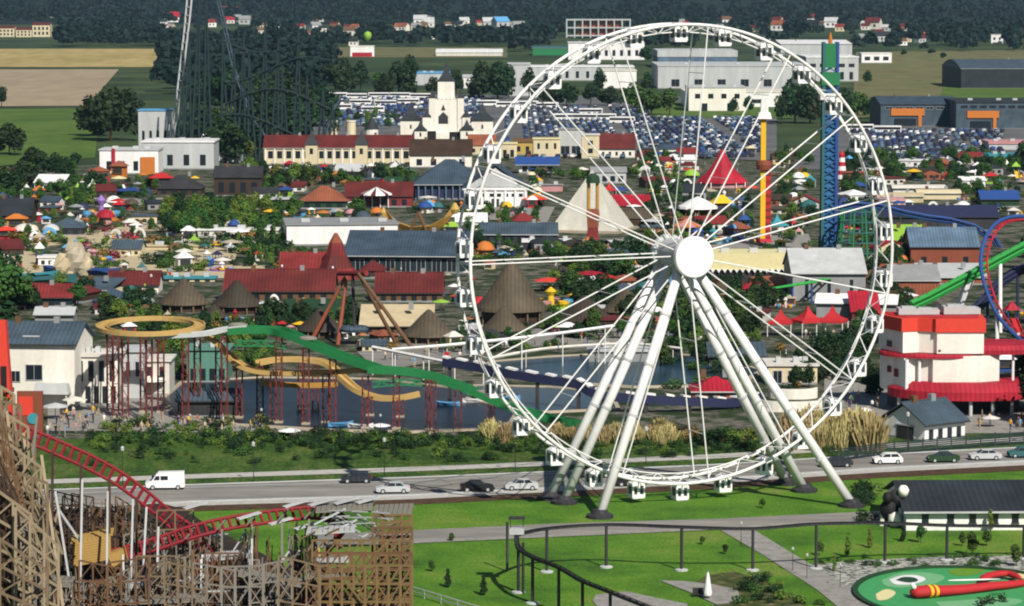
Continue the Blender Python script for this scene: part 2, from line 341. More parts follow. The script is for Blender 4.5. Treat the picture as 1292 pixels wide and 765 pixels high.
# fields
quad_sheet('straw_field', [(-60, 85), (205, 85), (200, 62), (-60, 62)], _M['strawfield'], .2)
quad_sheet('plough_field', [(-60, 135), (110, 134), (150, 88), (-60, 88)], _M['ploughfield'], .2)
quad_sheet('pasture_field', [(-60, 215), (120, 200), (125, 137), (-60, 139)], _M['pasture'], .2)
quad_sheet('stubble_field', [(405, 73), (640, 73), (640, 60), (405, 60)], _M['dryfield'], .2)
quad_sheet('dry_field', [(1075, 150), (1400, 120), (1400, 62), (1080, 66)], _M['dryfield'], .2)
quad_sheet('green_field', [(1185, 134), (1400, 132), (1400, 108), (1190, 110)], _M['pasture'], .35)
quad_sheet('far_pasture', [(820, 150), (1000, 150), (1000, 128), (820, 130)], _M['pasture'], .35)
quad_sheet('car_park', [(345, 170), (980, 205), (980, 124), (395, 118)], _M['carpark'], .3)
quad_sheet('visitor_car_park', [(1000, 215), (1292, 215), (1330, 160), (1060, 160)], _M['carpark'], .3)

# road and verges
NEAR = [(-80, 655), (0, 652), (250, 639), (520, 631), (690, 622), (900, 611), (1110, 597), (1292, 588), (1420, 582)]
FAR = [(-80, 624), (0, 622), (250, 613), (520, 604), (690, 597), (900, 588), (1110, 575), (1292, 566), (1420, 560)]
shift = lambda pl, d: [(x, y + d) for x, y in pl]
band_sheet('meadow_bank', shift(FAR, 0), [(x, 552 - (x - 400) * .008) for x, _ in FAR], _M['meadow'], .09)
band_sheet('footpath', shift(FAR, -8), shift(FAR, -13.5), _M['concrete'], .14)
band_sheet('lawn', [(-80, 850), (0, 850), (250, 850), (520, 850), (690, 850), (900, 850), (1110, 850), (1292, 850), (1420, 850)], shift(NEAR, 0), _M['lawn'], .07)
band_sheet('verge', shift(NEAR, 7), shift(NEAR, -1), _M['mulch'], .11)
band_sheet('road', NEAR, FAR, _M['asphalt'], .13)
for d0, d1, nm, z in ((-5.6, -6.2, 'road_edge_line', .16), (-22.5, -23.2, 'road_far_line', .16)):
    band_sheet(nm, shift(NEAR, d0), shift(NEAR, d1), mat('palegrey'), z)
band_sheet('pavement', shift(NEAR, .5), shift(NEAR, -4.5), _M['concrete'], .15)
def kerb(name, pl, w=.3, h=.14):
    b = MB(); b.sweep([G(x, y) + Vector((0, 0, .08)) for x, y in pl], [(-w / 2, -.05), (w / 2, -.05), (w / 2, h), (-w / 2, h)]); return struct(b.build(name, 'palegrey'))
kerb('kerb', shift(NEAR, -4.7)); kerb('far_kerb', shift(FAR, -.2))

# park paths
PN = [(400, 690), (525, 684), (700, 676), (900, 667), (1130, 656)]; PF = [(400, 676), (525, 670), (700, 662), (900, 656), (1130, 645)]
band_sheet('park_path', PN, PF, _M['asphalt'], .12)
band_sheet('path_edge', shift(PN, 3.0), shift(PN, -.3), _M['paving'], .15)
band_sheet('diagonal_path', [(1085, 790), (1030, 745), (960, 700), (905, 668)], [(1135, 790), (1075, 745), (1000, 700), (948, 668)], _M['paving'], .145)
quad_sheet('pebble_bed', [(1008, 715), (1095, 790), (1400, 790), (1400, 705), (1292, 702), (1180, 704), (1090, 708)], _M['pebble'], .13)
quad_sheet('scrub_bed', [(880, 800), (1060, 800), (1010, 760), (968, 735), (925, 722), (890, 728), (868, 742), (905, 756)], _M['scrub'], .12)
quad_sheet('plaza_patch', [(832, 734), (862, 735), (900, 739), (930, 746), (936, 760), (905, 765), (868, 748)], _M['paving'], .16)
quad_sheet('concrete_patch', [(752, 752), (790, 748), (832, 757), (868, 764), (860, 785), (760, 775), (748, 760)], _M['paving'], .16)
quad_sheet('west_plaza', [(60, 545), (330, 548), (320, 515), (240, 495), (60, 490)], _M['paving'], .16)
quad_sheet('east_plaza', [(1040, 540), (1110, 548), (1292, 548), (1400, 548), (1400, 505), (1100, 490), (1040, 470)], _M['paving'], .16)
quad_sheet('centre_plaza', [(480, 470), (640, 440), (900, 430), (880, 405), (600, 420), (450, 445)], _M['asphalt'], .16)
quad_sheet('sand_square', [(72, 342), (290, 345), (300, 318), (220, 302), (90, 303)], mat('sand'), .16)
for nm, pix in (('sand_terrace_floor', [(0, 345), (70, 348), (78, 326), (30, 316), (-20, 322)]), ('sand_path', [(20, 316), (110, 306), (180, 292), (300, 292), (330, 284), (300, 281), (160, 286), (60, 300)]), ('beige_court', [(205, 352), (330, 352), (335, 336), (225, 338)]), ('upper_court', [(120, 262), (220, 258), (205, 250), (140, 252)]), ('temple_court', [(560, 275), (690, 282), (700, 262), (600, 258)]), ('tower_court', [(880, 316), (1030, 322), (1020, 296), (890, 292)])):
    quad_sheet(nm, pix, mat('sand') if 'court' not in nm or 'beige' in nm else _M['paving'], .17)
# ponds
b = MB()
def pond(name, pix, m, z=.2):
    pts = [G(x, y) for x, y in pix]; b = MB(); b.add([(p.x, p.y, z) for p in pts], [tuple(range(len(pts)))]); struct(b.build(name, _M[m]))
    b = MB(); b.sweep([(p.x, p.y, .1) for p in pts], [(-.5, -.1), (.5, -.1), (.4, .3), (-.4, .3)], closed=True); struct(b.build(name + '_shore', 'stone'))
pond('flume_pond_water', [(205, 505), (225, 525), (300, 538), (420, 545), (520, 547), (640, 542), (655, 520), (640, 500), (560, 490), (470, 480), (330, 478), (230, 484)], 'pondwater')
pond('channel_water', [(590, 505), (660, 523), (780, 518), (770, 497), (690, 490), (600, 488)], 'chanwater')
pond('rear_water', [(600, 470), (690, 483), (800, 490), (930, 488), (960, 470), (910, 452), (800, 446), (690, 452), (620, 458)], 'chanwater')
# =================================================================== makers
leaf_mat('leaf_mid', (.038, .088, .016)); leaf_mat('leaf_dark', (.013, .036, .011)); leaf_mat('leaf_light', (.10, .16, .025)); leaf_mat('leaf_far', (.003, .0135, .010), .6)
leaf_mat('leaf_reed', (.42, .35, .16), .55); leaf_mat('leaf_palm', (.04, .10, .02)); leaf_mat('leaf_flower', (.20, .03, .05), .5); leaf_mat('leaf_orange', (.20, .12, .03), .5)

def crown_mesh(name, seed, m, n=620, h=10.0, kind='round', leaf=.62):
    """leaf clumps through a volume: unit tree is 10 m tall"""
    q = np.random.RandomState(seed); cl = []
    if kind == 'round':
        for i in range(11):
            a = q.uniform(0, 6.28); rr = q.uniform(.6, 2.6); z = q.uniform(3.8, 8.0)
            rr *= 1.1 - abs(z - 5.6) / 5; cl.append((rr * math.cos(a), rr * math.sin(a), z, q.uniform(1.1, 1.9)))
        cl.append((0, 0, 8.3, 1.5)); cl.append((.3, -.2, 5.8, 2.0))
    elif kind == 'broad':
        for i in range(15):
            a = q.uniform(0, 6.28); rr = q.uniform(1.0, 4.2); z = q.uniform(3.2, 7.4) - rr * .25; cl.append((rr * math.cos(a), rr * math.sin(a), z, q.uniform(1.3, 2.1)))
        cl.append((0, 0, 7.8, 1.9)); cl.append((0, 0, 5.5, 2.5))
    elif kind == 'tall':
        for i in range(11):
            z = 2.0 + i * .72; a = q.uniform(0, 6.28); rr = q.uniform(.1, .8) * (1.1 - i / 16); cl.append((rr * math.cos(a), rr * math.sin(a), z, q.uniform(.8, 1.25) * (1.15 - i / 17)))
    elif kind == 'conifer':
        for i in range(14):
            z = 1.4 + i * .63; w = 2.1 * (1 - i / 14.5)
            for k in range(max(1, int(4 - i / 4))):
                a = q.uniform(0, 6.28); cl.append((w * .6 * math.cos(a), w * .6 * math.sin(a), z, w * .5 + .22))
    else:                                       # shrub, unit 2 m tall
        for i in range(7):
            a = q.uniform(0, 6.28); rr = q.uniform(.1, .9); cl.append((rr * math.cos(a), rr * math.sin(a), q.uniform(.5, 1.35), q.uniform(.4, .7)))
    cl = np.array(cl); idx = q.choice(len(cl), n, p=cl[:, 3] ** 2 / (cl[:, 3] ** 2).sum())
    d = q.normal(size=(n, 3)); d /= np.linalg.norm(d, axis=1)[:, None]
    r = cl[idx, 3] * q.uniform(.55, 1.06, n) ** .6
    P = cl[idx, :3] + d * r[:, None]; P[:, 2] = np.maximum(P[:, 2], .12)
    nrm = d * .9 + q.normal(size=(n, 3)) * .55 + np.array([0, 0, .35]); nrm /= np.linalg.norm(nrm, axis=1)[:, None]
    t = np.cross(nrm, q.normal(size=(n, 3))); t /= np.linalg.norm(t, axis=1)[:, None]; u = np.cross(nrm, t)
    s1 = (leaf * q.uniform(.6, 1.35, n))[:, None]; s2 = s1 * q.uniform(.5, .9, n)[:, None]
    V = np.stack([P - t * s1 - u * s2 * .4, P - u * s2, P + t * s1 * .9 + u * s2 * .3, P + u * s2], 1).reshape(-1, 3)
    return np_mesh(name, V, np.arange(4 * n).reshape(n, 4), _M[m])
def trunk_mesh(name, h=5.0, r=.22, limbs=5, seed=0):
    q = random.Random(seed); b = MB(); b.tube([(0, 0, 0), (.06, 0, h * .5), (0, .08, h)], 1, 7)
    b = MB(); b.tube([(0, 0, 0), (.05, .03, h)], r, 7, r1=r * .45)
    for i in range(limbs):
        a = q.uniform(0, 6.28); z = h * q.uniform(.45, .85); L = q.uniform(1.2, 2.4)
        b.tube([(.02, 0, z), (L * math.cos(a), L * math.sin(a), z + L * .8)], r * .4, 5, r1=r * .15)
    return b.mesh(name, 'darkbrown')
TREE = {}
for k, (kind, lm, n, lf) in dict(round=('round', 'leaf_mid', 620, .6), roundlight=('round', 'leaf_light', 560, .55), rounddark=('round', 'leaf_dark', 620, .6), broad=('broad', 'leaf_dark', 900, .72),
                             broadmid=('broad', 'leaf_mid', 820, .7), tall=('tall', 'leaf_dark', 420, .5), talllight=('tall', 'leaf_light', 420, .48), conifer=('conifer', 'leaf_dark', 520, .5)).items():
    TREE[k] = [(crown_mesh('crown', 11 + 7 * i + len(k) * 3, lm, int(n * 1.9), kind=kind, leaf=lf * .72), trunk_mesh('trunk', 4.6 if kind != 'conifer' else 8.5, .24, 5, i)) for i in range(3 if kind in ('round', 'broad') else 2)]
def reed_mesh():
    q = np.random.RandomState(17); n = 1100; a = q.uniform(0, 6.28, n); r = q.uniform(0, .85, n); B = np.stack([r * np.cos(a), r * np.sin(a), np.zeros(n)], 1)
    h = q.uniform(.7, 1.9, n) * (1.15 - r * .5); lean = q.normal(size=(n, 2)) * .16 + B[:, :2] * .18; T = B + np.concatenate([lean * h[:, None], h[:, None]], 1)
    t = q.uniform(0, 3.14, n); w = np.stack([np.cos(t), np.sin(t), 0 * t], 1) * .026
    V = np.stack([B - w * .6, B + w * .6, T + w * 1.5 - [0, 0, .1], T - w * 1.5], 1).reshape(-1, 3); return np_mesh('foliage', V, np.arange(4 * n).reshape(n, 4), _M['leaf_reed'])
SHRUB = {'shrub': crown_mesh('foliage', 3, 'leaf_mid', 300, kind='shrub', leaf=.14), 'darkshrub': crown_mesh('foliage', 4, 'leaf_dark', 300, kind='shrub', leaf=.14), 'lightshrub': crown_mesh('foliage', 5, 'leaf_light', 300, kind='shrub', leaf=.14),
         'reed': reed_mesh(), 'flower': crown_mesh('foliage', 8, 'leaf_flower', 150, kind='shrub', leaf=.2), 'orangeflower': crown_mesh('foliage', 9, 'leaf_orange', 150, kind='shrub', leaf=.2)}
TDESC = dict(round='rounded green tree', roundlight='pale green leafy tree', rounddark='dark rounded tree', broad='broad dark tree', broadmid='spreading green tree', tall='slim dark columnar tree', talllight='slim light green tree', conifer='dark pointed conifer')
SDESC = dict(shrub='low green shrub', darkshrub='dark low shrub', lightshrub='pale green shrub', reed='straw-coloured ornamental reed clump', flower='crimson flowering shrub', orangeflower='ochre leaved shrub')
def tree(kind, px, py, hpx, label=None, wide=1.0, group=None, z=0.0):
    TQ.append((hpx, kind, px, py, label, wide, group, z, rnd.choice(TREE[kind]), rnd.uniform(0, 6.28)))
TQ = []
def plant_trees(most=285):
    TQ.sort(key=lambda t: -t[0] * (3 if t[4] else 1)); rest = []
    for i, (hpx, kind, px, py, label, wide, group, z, (cr, tr), rot) in enumerate(TQ):
        p = G(px, py, z); k = hpx / S(py) / 10
        if i < most:
            o = thing('conifer_tree' if kind == 'conifer' else 'tree', label or '%s %s' % (TDESC[kind], where(px, py)), 'tree', p, rot, group or 'trees in the park')
            o.scale = (k * wide, k * wide, k); put('crown', cr, o); put('trunk', tr, o)
        else: rest.append((p, k, wide, cr, rot))
    merge_leaves('tree_cover', rest)
def merge_leaves(name, rest):
    VS = {}
    for p, k, wide, me, rot in rest:
        v = np.empty(len(me.vertices) * 3, np.float32); me.vertices.foreach_get('co', v); v = v.reshape(-1, 3); c, s_ = math.cos(rot), math.sin(rot)
        w = np.stack([(v[:, 0] * c - v[:, 1] * s_) * k * wide + p.x, (v[:, 0] * s_ + v[:, 1] * c) * k * wide + p.y, v[:, 2] * k + p.z], 1); VS.setdefault(me.materials[0].name, []).append(w)
    V = np.concatenate([x for l in VS.values() for x in l]); mi = np.concatenate([np.full(sum(len(x) for x in l) // 4, i) for i, l in enumerate(VS.values())])
    o = put(name, np_mesh(name, V, np.arange(len(V)).reshape(-1, 4), [_M[n] for n in VS], mi)); o['kind'] = 'stuff'; return o
NSH = []; SHREST = []; MASS = ('meadow bank tufts', 'bank planting')
def shrub(kind, px, py, hpx, label=None, wide=1.3, group='shrubs and planting', p=None):
    p = p or G(px, py); k = hpx / S(py) / 2; NSH.append(1)
    if len(NSH) > 280 or (group in MASS and len(NSH) % 3): SHREST.append((p, k, wide, SHRUB[kind], rnd.uniform(0, 6.28))); return
    o = put('shrub' if 'flower' not in kind else 'flowering_shrub', SHRUB[kind], None, p); o.scale = (k * wide, k * wide, k); o.rotation_euler.z = rnd.uniform(0, 6.28)
    return tag(o, label or '%s %s' % (SDESC[kind], where(px, py)), 'shrub', 'shrubs and planting')

# ---- buildings
def roof_mb(b, kind, w, d, h, rh, axis, ov, m, y0=0.0):
    x0, x1, ya, yb = -w / 2 - ov, w / 2 + ov, y0 - ov, y0 + d + ov; t = .18; yc = (ya + yb) / 2; e = h + .012
    if kind == 'flat':
        b.box(x0, ya, e, x1, yb, e + max(rh, .25), m)
    elif kind == 'gable' and axis == 'x':
        b.prof_x([(ya, e), (yc, e + rh), (yb, e), (yb, e + t), (yc, e + rh + t), (ya, e + t)], x0, x1, m)
    elif kind == 'gable':
        b.prof_y([(x0, e), (0, e + rh), (x1, e), (x1, e + t), (0, e + rh + t), (x0, e + t)], ya, yb, m)
    elif kind == 'shed':
        b.prof_x([(ya, e), (yb, e + rh), (yb, e + rh + t), (ya, e + t)], x0, x1, m)
    elif kind == 'barrel':
        n = 8; top = [(x0 + (x1 - x0) * i / n, e + rh * math.sin(math.pi * i / n)) for i in range(n + 1)] if axis == 'y' else [(ya + (yb - ya) * i / n, e + rh * math.sin(math.pi * i / n)) for i in range(n + 1)]
        (b.prof_y(top, ya, yb, m) if axis == 'y' else b.prof_x(top, x0, x1, m))
    else:
        k = min(w, d) / 2 + ov
        rx = 0 if kind == 'pyramid' else (max((x1 - x0) / 2 - k, 0) if axis == 'x' else 0); ry = 0 if kind == 'pyramid' else (0 if axis == 'x' else max((yb - ya) / 2 - k, 0))
        vs = [(x0, ya, e), (x1, ya, e), (x1, yb, e), (x0, yb, e), (-rx, yc - ry, e + rh), (rx, yc - ry, e + rh), (rx, yc + ry, e + rh), (-rx, yc + ry, e + rh)]
        b.add(vs, [(0, 1, 5, 4), (1, 2, 6, 5), (2, 3, 7, 6), (3, 0, 4, 7), (4, 5, 6, 7), (3, 2, 1, 0)], m)
    return b
def bld(name, label, px, py, w, d, h, wm='white', roof='flat', rh=1.0, rm='grey', rz=0.0, axis='x', ov=.35, win=(), door=None, cat='building', group=None, wall_roof=True, wmat='glass', side=None, seams=False, z=0.0):
    """w,h,rh in photo pixels at the foot row py; d in metres; win rows: (n, z0, z1, widthfrac[, x0, x1]) as fractions"""
    s = S(py); w /= s; h /= s; rh /= s; o = thing(name, label, cat, G(px, py, z), R(rz), group)
    b = MB()
    if roof == 'gable' and wall_roof:
        if axis == 'x': b.prof_x([(0, 0), (d, 0), (d, h), (d / 2, h + rh * (1 - .1)), (0, h)], -w / 2, w / 2)
        else: b.prof_y([(-w / 2, 0), (w / 2, 0), (w / 2, h), (0, h + rh * .9), (-w / 2, h)], 0, d)
    else: b.box(-w / 2, 0, 0, w / 2, d, h)
    b.build('wall', wm, o)
    if roof:
        r = roof_mb(MB(), roof, w, d, h, rh, axis, ov, 0).build('roof', rm, o)
        if seams:                              # standing seams / ridge tiles as a raised pattern on the roof
            q = MB(); q.box(-w / 2 - ov, d / 2 - .12, h + rh + .15, w / 2 + ov, d / 2 + .12, h + rh + .32); q.build('ridge_cap', rm, o)
    if roof and w * s > 44:
        if roof == 'flat':
            for i in range(3):
                q = MB(); x = w * (-.36 + .3 * i + .05 * ((px * 7 + i) % 3)); q.box(x, d * .3, h + rh + .02, x + min(2.2, w * .1), d * .3 + 1.6, h + rh + .9); q.build('roof_vent', 'palegrey', o)
        elif axis == 'x':
            q = MB(); q.box(-w / 2 - ov, -ov - .16, h - .14, w / 2 + ov, -ov - .02, h + .04); q.build('gutter', 'palegrey' if (px + py) % 2 else 'charcoal', o)
            for i in range(2):
                q = MB(); x = w * (-.25 + .45 * i); q.box(x - .5, d * .5 - .4, h + rh * .9, x + .4, d * .5 + .4, h + rh + 1.0); q.build('chimney', 'grey' if i else 'brown', o)
    if wm and h * s > 9:
        q = MB(); q.box(-w / 2 - .04, -.04, 0, w / 2 + .04, d, .45); q.build('plinth', 'grey', o)
    for row in win:
        n, z0, z1, wf = row[:4]; xa, xb = (row[4], row[5]) if len(row) > 4 else (0.04, .96)
        for i in range(int(n)):
            c = -w / 2 + w * (xa + (xb - xa) * (i + .5) / n); ww = w * (xb - xa) / n * wf / 2
            q = MB(); q.box(c - ww, -.07, h * z0, c + ww, .05, h * z1); f = q.build('window', wmat, o)
            if ww * 2 * s > 9:
                q = MB(); t = .09
                q.box(c - ww - t, -.10, h * z1, c + ww + t, .04, h * z1 + t); q.box(c - ww - t, -.12, h * z0 - t, c + ww + t, .04, h * z0)
                q.box(c - ww - t, -.10, h * z0, c - ww, .04, h * z1); q.box(c + ww, -.10, h * z0, c + ww + t, .04, h * z1); q.box(c - .03, -.09, h * z0, c + .03, .04, h * z1)
                q.build('frame', 'palegrey', f)
    if side:                                   # windows on the left (-x) or right (+x) flank
        sx, n, z0, z1, wf = side
        for i in range(n):
            c = d * (i + .5) / n; ww = d / n * wf / 2; x = sx * w / 2; q = MB(); q.box(x - .06, c - ww, h * z0, x + .06, c + ww, h * z1); q.build('window', wmat, o)
    if door:
        xf, wf, zf, dm = door; q = MB(); c = -w / 2 + w * xf; q.box(c - w * wf / 2, -.09, 0, c + w * wf / 2, .05, h * zf); q.build('door', dm, o)
    return o

# ---- small park things (prototypes in metres, copied)
def proto(fn, name):
    o = bpy.data.objects.new(name, None); COL.objects.link(o); fn(o); o.location = (0, -500, -60); PROTO.append(o); return o
PROTO = []
def f_parasol(o):
    MB().tube([(0, 0, 0), (0, 0, 2.45)], .05, 6).build('pole', 'grey', o)
    b = MB(); b.lathe([(1.75, 2.12), (1.72, 2.2), (.9, 2.5), (.05, 2.75)], 8, c=(0, 0, 0)); b.build('canopy', 'white', o)
    MB().lathe([(.35, 0), (.35, .08), (.1, .14)], 8).build('base', 'charcoal', o)
def f_kiosk(o):
    MB().box(-1.6, 0, 0, 1.6, 2.4, 2.3).build('wall', 'offwhite', o)
    b = MB(); roof_mb(b, 'hip', 3.2, 2.4, 2.3, 1.0, 'x', .45, 0); b.build('roof', 'red', o)
    MB().box(-1.2, -.05, 1.0, 1.2, .1, 2.0).build('hatch', 'charcoal', o)
    MB().box(-1.35, -.3, .9, 1.35, .05, .98).build('counter', 'wood', o)
def f_tent(o):
    b = MB(); b.lathe([(2.7, 2.3), (2.65, 2.65), (1.5, 3.1), (.6, 3.9), (.08, 4.9)], 4, ph=math.pi / 4); b.build('canopy', 'red', o)
    for x in (-1.85, 1.85):
        for y in (-1.85, 1.85): MB().tube([(x, y, 0), (x, y, 2.35)], .07, 6).build('leg', 'white', o)
def f_hut(o):
    b = MB(); b.lathe([(3.6, 2.2), (3.5, 2.5), (2.3, 3.8), (1.1, 5.3), (.25, 6.4), (.02, 6.8)], 18); b.build('roof', 'thatch', o)
    MB().lathe([(2.7, 0), (2.7, 2.4)], 14).build('wall', 'brown', o)
    MB().box(-.6, -2.78, 0, .6, -2.5, 1.9).build('door', 'black', o)
def f_carousel(o):
    MB().lathe([(4.2, 0), (4.2, .4)], 20).build('platform', 'crimson', o)
    b = MB(); b.lathe([(4.5, 3.3), (4.5, 3.7), (2.2, 4.7), (.15, 5.7), (0, 6.2)], 16, mats=[0, 1]); b.build('canopy', ['white', 'red'], o)
    MB().tube([(0, 0, .4), (0, 0, 3.6)], .55, 10).build('column', 'gold', o)
    for i in range(8):
        a = i * math.pi / 4; MB().tube([(3.4 * math.cos(a), 3.4 * math.sin(a), .4), (3.4 * math.cos(a), 3.4 * math.sin(a), 3.4)], .09, 6).build('pole', 'gold', o)
def f_cups(o):                                 # spinning ride: deck with tubs and a centre mast with arms
    MB().lathe([(4.0, 0), (4.0, .35), (3.8, .4)], 18).build('deck', 'purple', o)
    MB().lathe([(.6, .4), (.45, 2.2), (.9, 3.0), (.1, 3.8)], 10).build('mast', 'yellow', o)
    for i in range(6):
        a = i * math.pi / 3; c = (2.7 * math.cos(a), 2.7 * math.sin(a), .4); b = MB(); b.lathe([(.5, 0), (.85, .5), (.9, 1.0), (.7, 1.0), (.6, .5)], 10, c=c); b.build('tub', ['skyblue', 'pink', 'yellow'][i % 3], o)
def f_slide(o):                                # little slide tower
    for x in (-.8, .8):
        for y in (0, 1.6): MB().tube([(x, y, 0), (x, y, 3.2)], .08, 6).build('post', 'blue', o)
    MB().box(-.85, 0, 1.8, .85, 1.6, 1.95).build('deck', 'wood', o)
    b = MB(); roof_mb(b, 'pyramid', 1.7, 1.6, 3.2, 1.3, 'x', .3, 0); b.build('roof', 'red', o)
    b = MB(); b.sweep([(.0, 0, 1.95), (0, -1.2, 1.3), (0, -2.6, .5), (0, -3.4, .35)], [(-.5, 0), (.5, 0), (.55, .45), (.45, .45), (.4, .1), (-.4, .1), (-.45, .45), (-.55, .45)]); b.build('chute', 'yellow', o)
def f_boat(o):
    b = MB(); L = 2.6; st = [(-L, .15, .55), (-1.6, .75, .35), (0, .95, .3), (1.5, .75, .38), (L, .1, .75)]
    for (x0, w0, z0), (x1, w1, z1) in zip(st, st[1:]):
        b.add([(x0, -w0, z0 + .35), (x0, -w0 * .5, 0), (x0, w0 * .5, 0), (x0, w0, z0 + .35), (x1, -w1, z1 + .35), (x1, -w1 * .5, 0), (x1, w1 * .5, 0), (x1, w1, z1 + .35)], [(0, 1, 5, 4), (1, 2, 6, 5), (2, 3, 7, 6), (3, 0, 4, 7)])
    b.build('hull', 'skyblue', o); b = MB()
    for x in (-1.2, .1, 1.3): b.box(x - .2, -.6, .4, x + .2, .6, .52)
    b.build('bench', 'wood', o)
def f_lamp(o):
    MB().tube([(0, 0, 0), (0, 0, 5.2)], .09, 7, r1=.05).build('pole', 'charcoal', o)
    MB().lathe([(.05, 5.2), (.3, 5.35), (.33, 5.8), (.1, 6.0)], 8).build('lantern', 'palegrey', o)
def f_flag(o):
    MB().tube([(0, 0, 0), (0, 0, 7)], .06, 6).build('pole', 'palegrey', o)
    b = MB(); vs = []
    for i in range(7): x = .06 + i * .3; y = .12 * math.sin(i * 1.1); vs += [(x, y, 5.6), (x, y, 6.9)]
    b.add(vs, [(2 * i, 2 * i + 2, 2 * i + 3, 2 * i + 1) for i in range(6)]); b.add([(x, y + .02, z) for x, y, z in vs], [(2 * i, 2 * i + 1, 2 * i + 3, 2 * i + 2) for i in range(6)]); b.build('cloth', 'red', o)
def f_arch(o):                                 # rounded play arch / figure gate
    b = MB(); b.sweep([(1.5 * math.cos(math.pi * i / 12), 0, .2 + 2.4 * math.sin(math.pi * i / 12)) for i in range(13)], [(-.3, -.35), (.3, -.35), (.3, .35), (-.3, .35)]); b.build('hoop', 'white', o)
    MB().box(-1.9, -.5, 0, -1.1, .5, .35).build('footing', 'stone', o); MB().box(1.1, -.5, 0, 1.9, .5, .35).build('footing', 'stone', o)
def f_mush(o):                                 # domed fun house
    MB().lathe([(1.7, 0), (1.6, 1.8), (1.5, 2.2)], 14).build('wall', 'cream', o)
    MB().lathe([(2.5, 2.0), (2.4, 2.4), (1.9, 3.2), (1.0, 3.8), (.0, 4.0)], 14).build('roof', 'orange', o)
    MB().box(-.45, -1.78, 0, .45, -1.5, 1.4).build('door', 'brown', o)
P_ = {k: proto(f, n) for k, (f, n) in dict(parasol=(f_parasol, 'parasol'), kiosk=(f_kiosk, 'kiosk'), tent=(f_tent, 'peaked_tent'), hut=(f_hut, 'thatched_hut'), carousel=(f_carousel, 'carousel'), cups=(f_cups, 'spinning_ride'),
      slide=(f_slide, 'slide_tower'), boat=(f_boat, 'rowing_boat'), lamp=(f_lamp, 'street_lamp'), flag=(f_flag, 'flagpole'), arch=(f_arch, 'play_arch'), mush=(f_mush, 'domed_fun_house')).items()}
CW = dict(white='white', offwhite='off-white', cream='cream', yellow='yellow', orange='orange', red='red', brightred='bright red', darkred='dark red', crimson='crimson', pink='pink', purple='purple', blue='blue', skyblue='light blue', cyan='turquoise',
          teal='teal', navy='navy', green='green', brightgreen='bright green', lime='lime', darkgreen='dark green', tile='brick red', terracotta='terracotta', slate='slate grey', slatedark='charcoal', bluetile='slate blue', grey='grey', palegrey='pale grey', brown='brown', thatch='brown', gold='golden',
          thatchdark='dark', paleyellow='pale yellow', silver='silver', charcoal='charcoal', black='black', stone='stone', warmwhite='ivory', wood='timber', metal='steel', darkbrown='dark brown')
def small(k, px, py, hpx, c1=None, c2=None, label=None, rz=None, group=None, stretch=1.0, z=0.0, nat=None):
    """copy a small thing: hpx is its height in photo pixels"""
    H = dict(parasol=2.75, kiosk=3.35, tent=4.9, hut=6.8, carousel=6.2, cups=3.8, slide=4.5, boat=1.1, lamp=6, flag=7, arch=2.9, mush=4.0)[k]
    main = dict(parasol='canopy', kiosk='roof', tent='canopy', hut='roof', carousel='canopy', cups='deck', slide='chute', boat='hull', lamp='lantern', flag='cloth', arch='hoop', mush='roof')[k]
    word = dict(parasol='open parasol', kiosk='small kiosk', tent='peaked tent', hut='thatched round hut', carousel='canopied carousel', cups='spinning tub ride', slide='slide tower', boat='rowing boat', lamp='lamp post', flag='flag on a pole', arch='rounded play arch', mush='domed fun house')[k]
    cat = dict(parasol='parasol', kiosk='kiosk', tent='tent', hut='hut', carousel='carousel', cups='ride', slide='slide', boat='boat', lamp='lamp post', flag='flag', arch='arch', mush='fun house')[k]
    sw = {}
    if c1: sw[main + ':0'] = c1
    if c2: sw[{'kiosk': 'wall:0', 'hut': 'wall:0', 'mush': 'wall:0', 'carousel': 'canopy:1', 'slide': 'roof:0', 'cups': 'mast:0'}.get(k, 'x')] = c2
    sc = hpx / S(py) / H
    d0 = dict(parasol='white', kiosk='red', tent='red', hut='thatch', carousel='white', cups='purple', slide='yellow', boat='skyblue', lamp='palegrey', flag='red', arch='white', mush='orange')[k]
    lab = label or '%s %s %s' % (CW.get(c1 or d0, c1 or d0) + (' and ' + CW.get(c2, c2) if c2 and k in ('kiosk', 'carousel', 'mush') else ''), word, where(px, py))
    o = dup(P_[k], G(px, py, z), rnd.uniform(-.5, .5) if rz is None else R(rz), lab, group or {'hut': 'thatched huts'}.get(k, cat + 's in the park'), (sc * stretch, sc * stretch, sc), sw)
    o['category'] = cat; return o

# ---- cars
def car_mesh(kind='sedan'):
    b = MB()
    low = {'sedan': [(-2.2, .35), (-2.25, .75), (-1.5, .92), (-1.3, .95), (1.7, .98), (2.15, .9), (2.2, .4), (1.9, .25), (-1.9, .25)],
           'hatch': [(-2.0, .35), (-2.05, .8), (-1.3, .98), (1.75, 1.02), (1.95, .85), (2.0, .4), (1.8, .25), (-1.8, .25)],
           'van': [(-2.5, .4), (-2.6, .95), (-1.75, 1.2), (2.5, 1.25), (2.55, .45), (2.3, .3), (-2.3, .3)]}[kind]
    cab = {'sedan': [(-1.15, .93), (-.45, 1.42), (.85, 1.45), (1.6, .97)], 'hatch': [(-1.1, .96), (-.45, 1.5), (1.35, 1.5), (1.8, 1.0)], 'van': [(-1.8, 1.2), (-1.2, 2.0), (-.9, 2.25), (2.45, 2.3), (2.5, 1.24)]}[kind]
    wd = .88 if kind != 'van' else .98
    b.prof_y(low, -wd, wd, 0)
    n = len(cab); k = .16; vs = [(x, -wd + (k if i not in (0, n - 1) else .02), z) for i, (x, z) in enumerate(cab)] + [(x, wd - (k if i not in (0, n - 1) else .02), z) for i, (x, z) in enumerate(cab)]
    b.add(vs, [(i, (i + 1) % n, n + (i + 1) % n, n + i) for i in range(n)] + [tuple(range(n)), tuple(range(2 * n - 1, n - 1, -1))], 0)
    return b
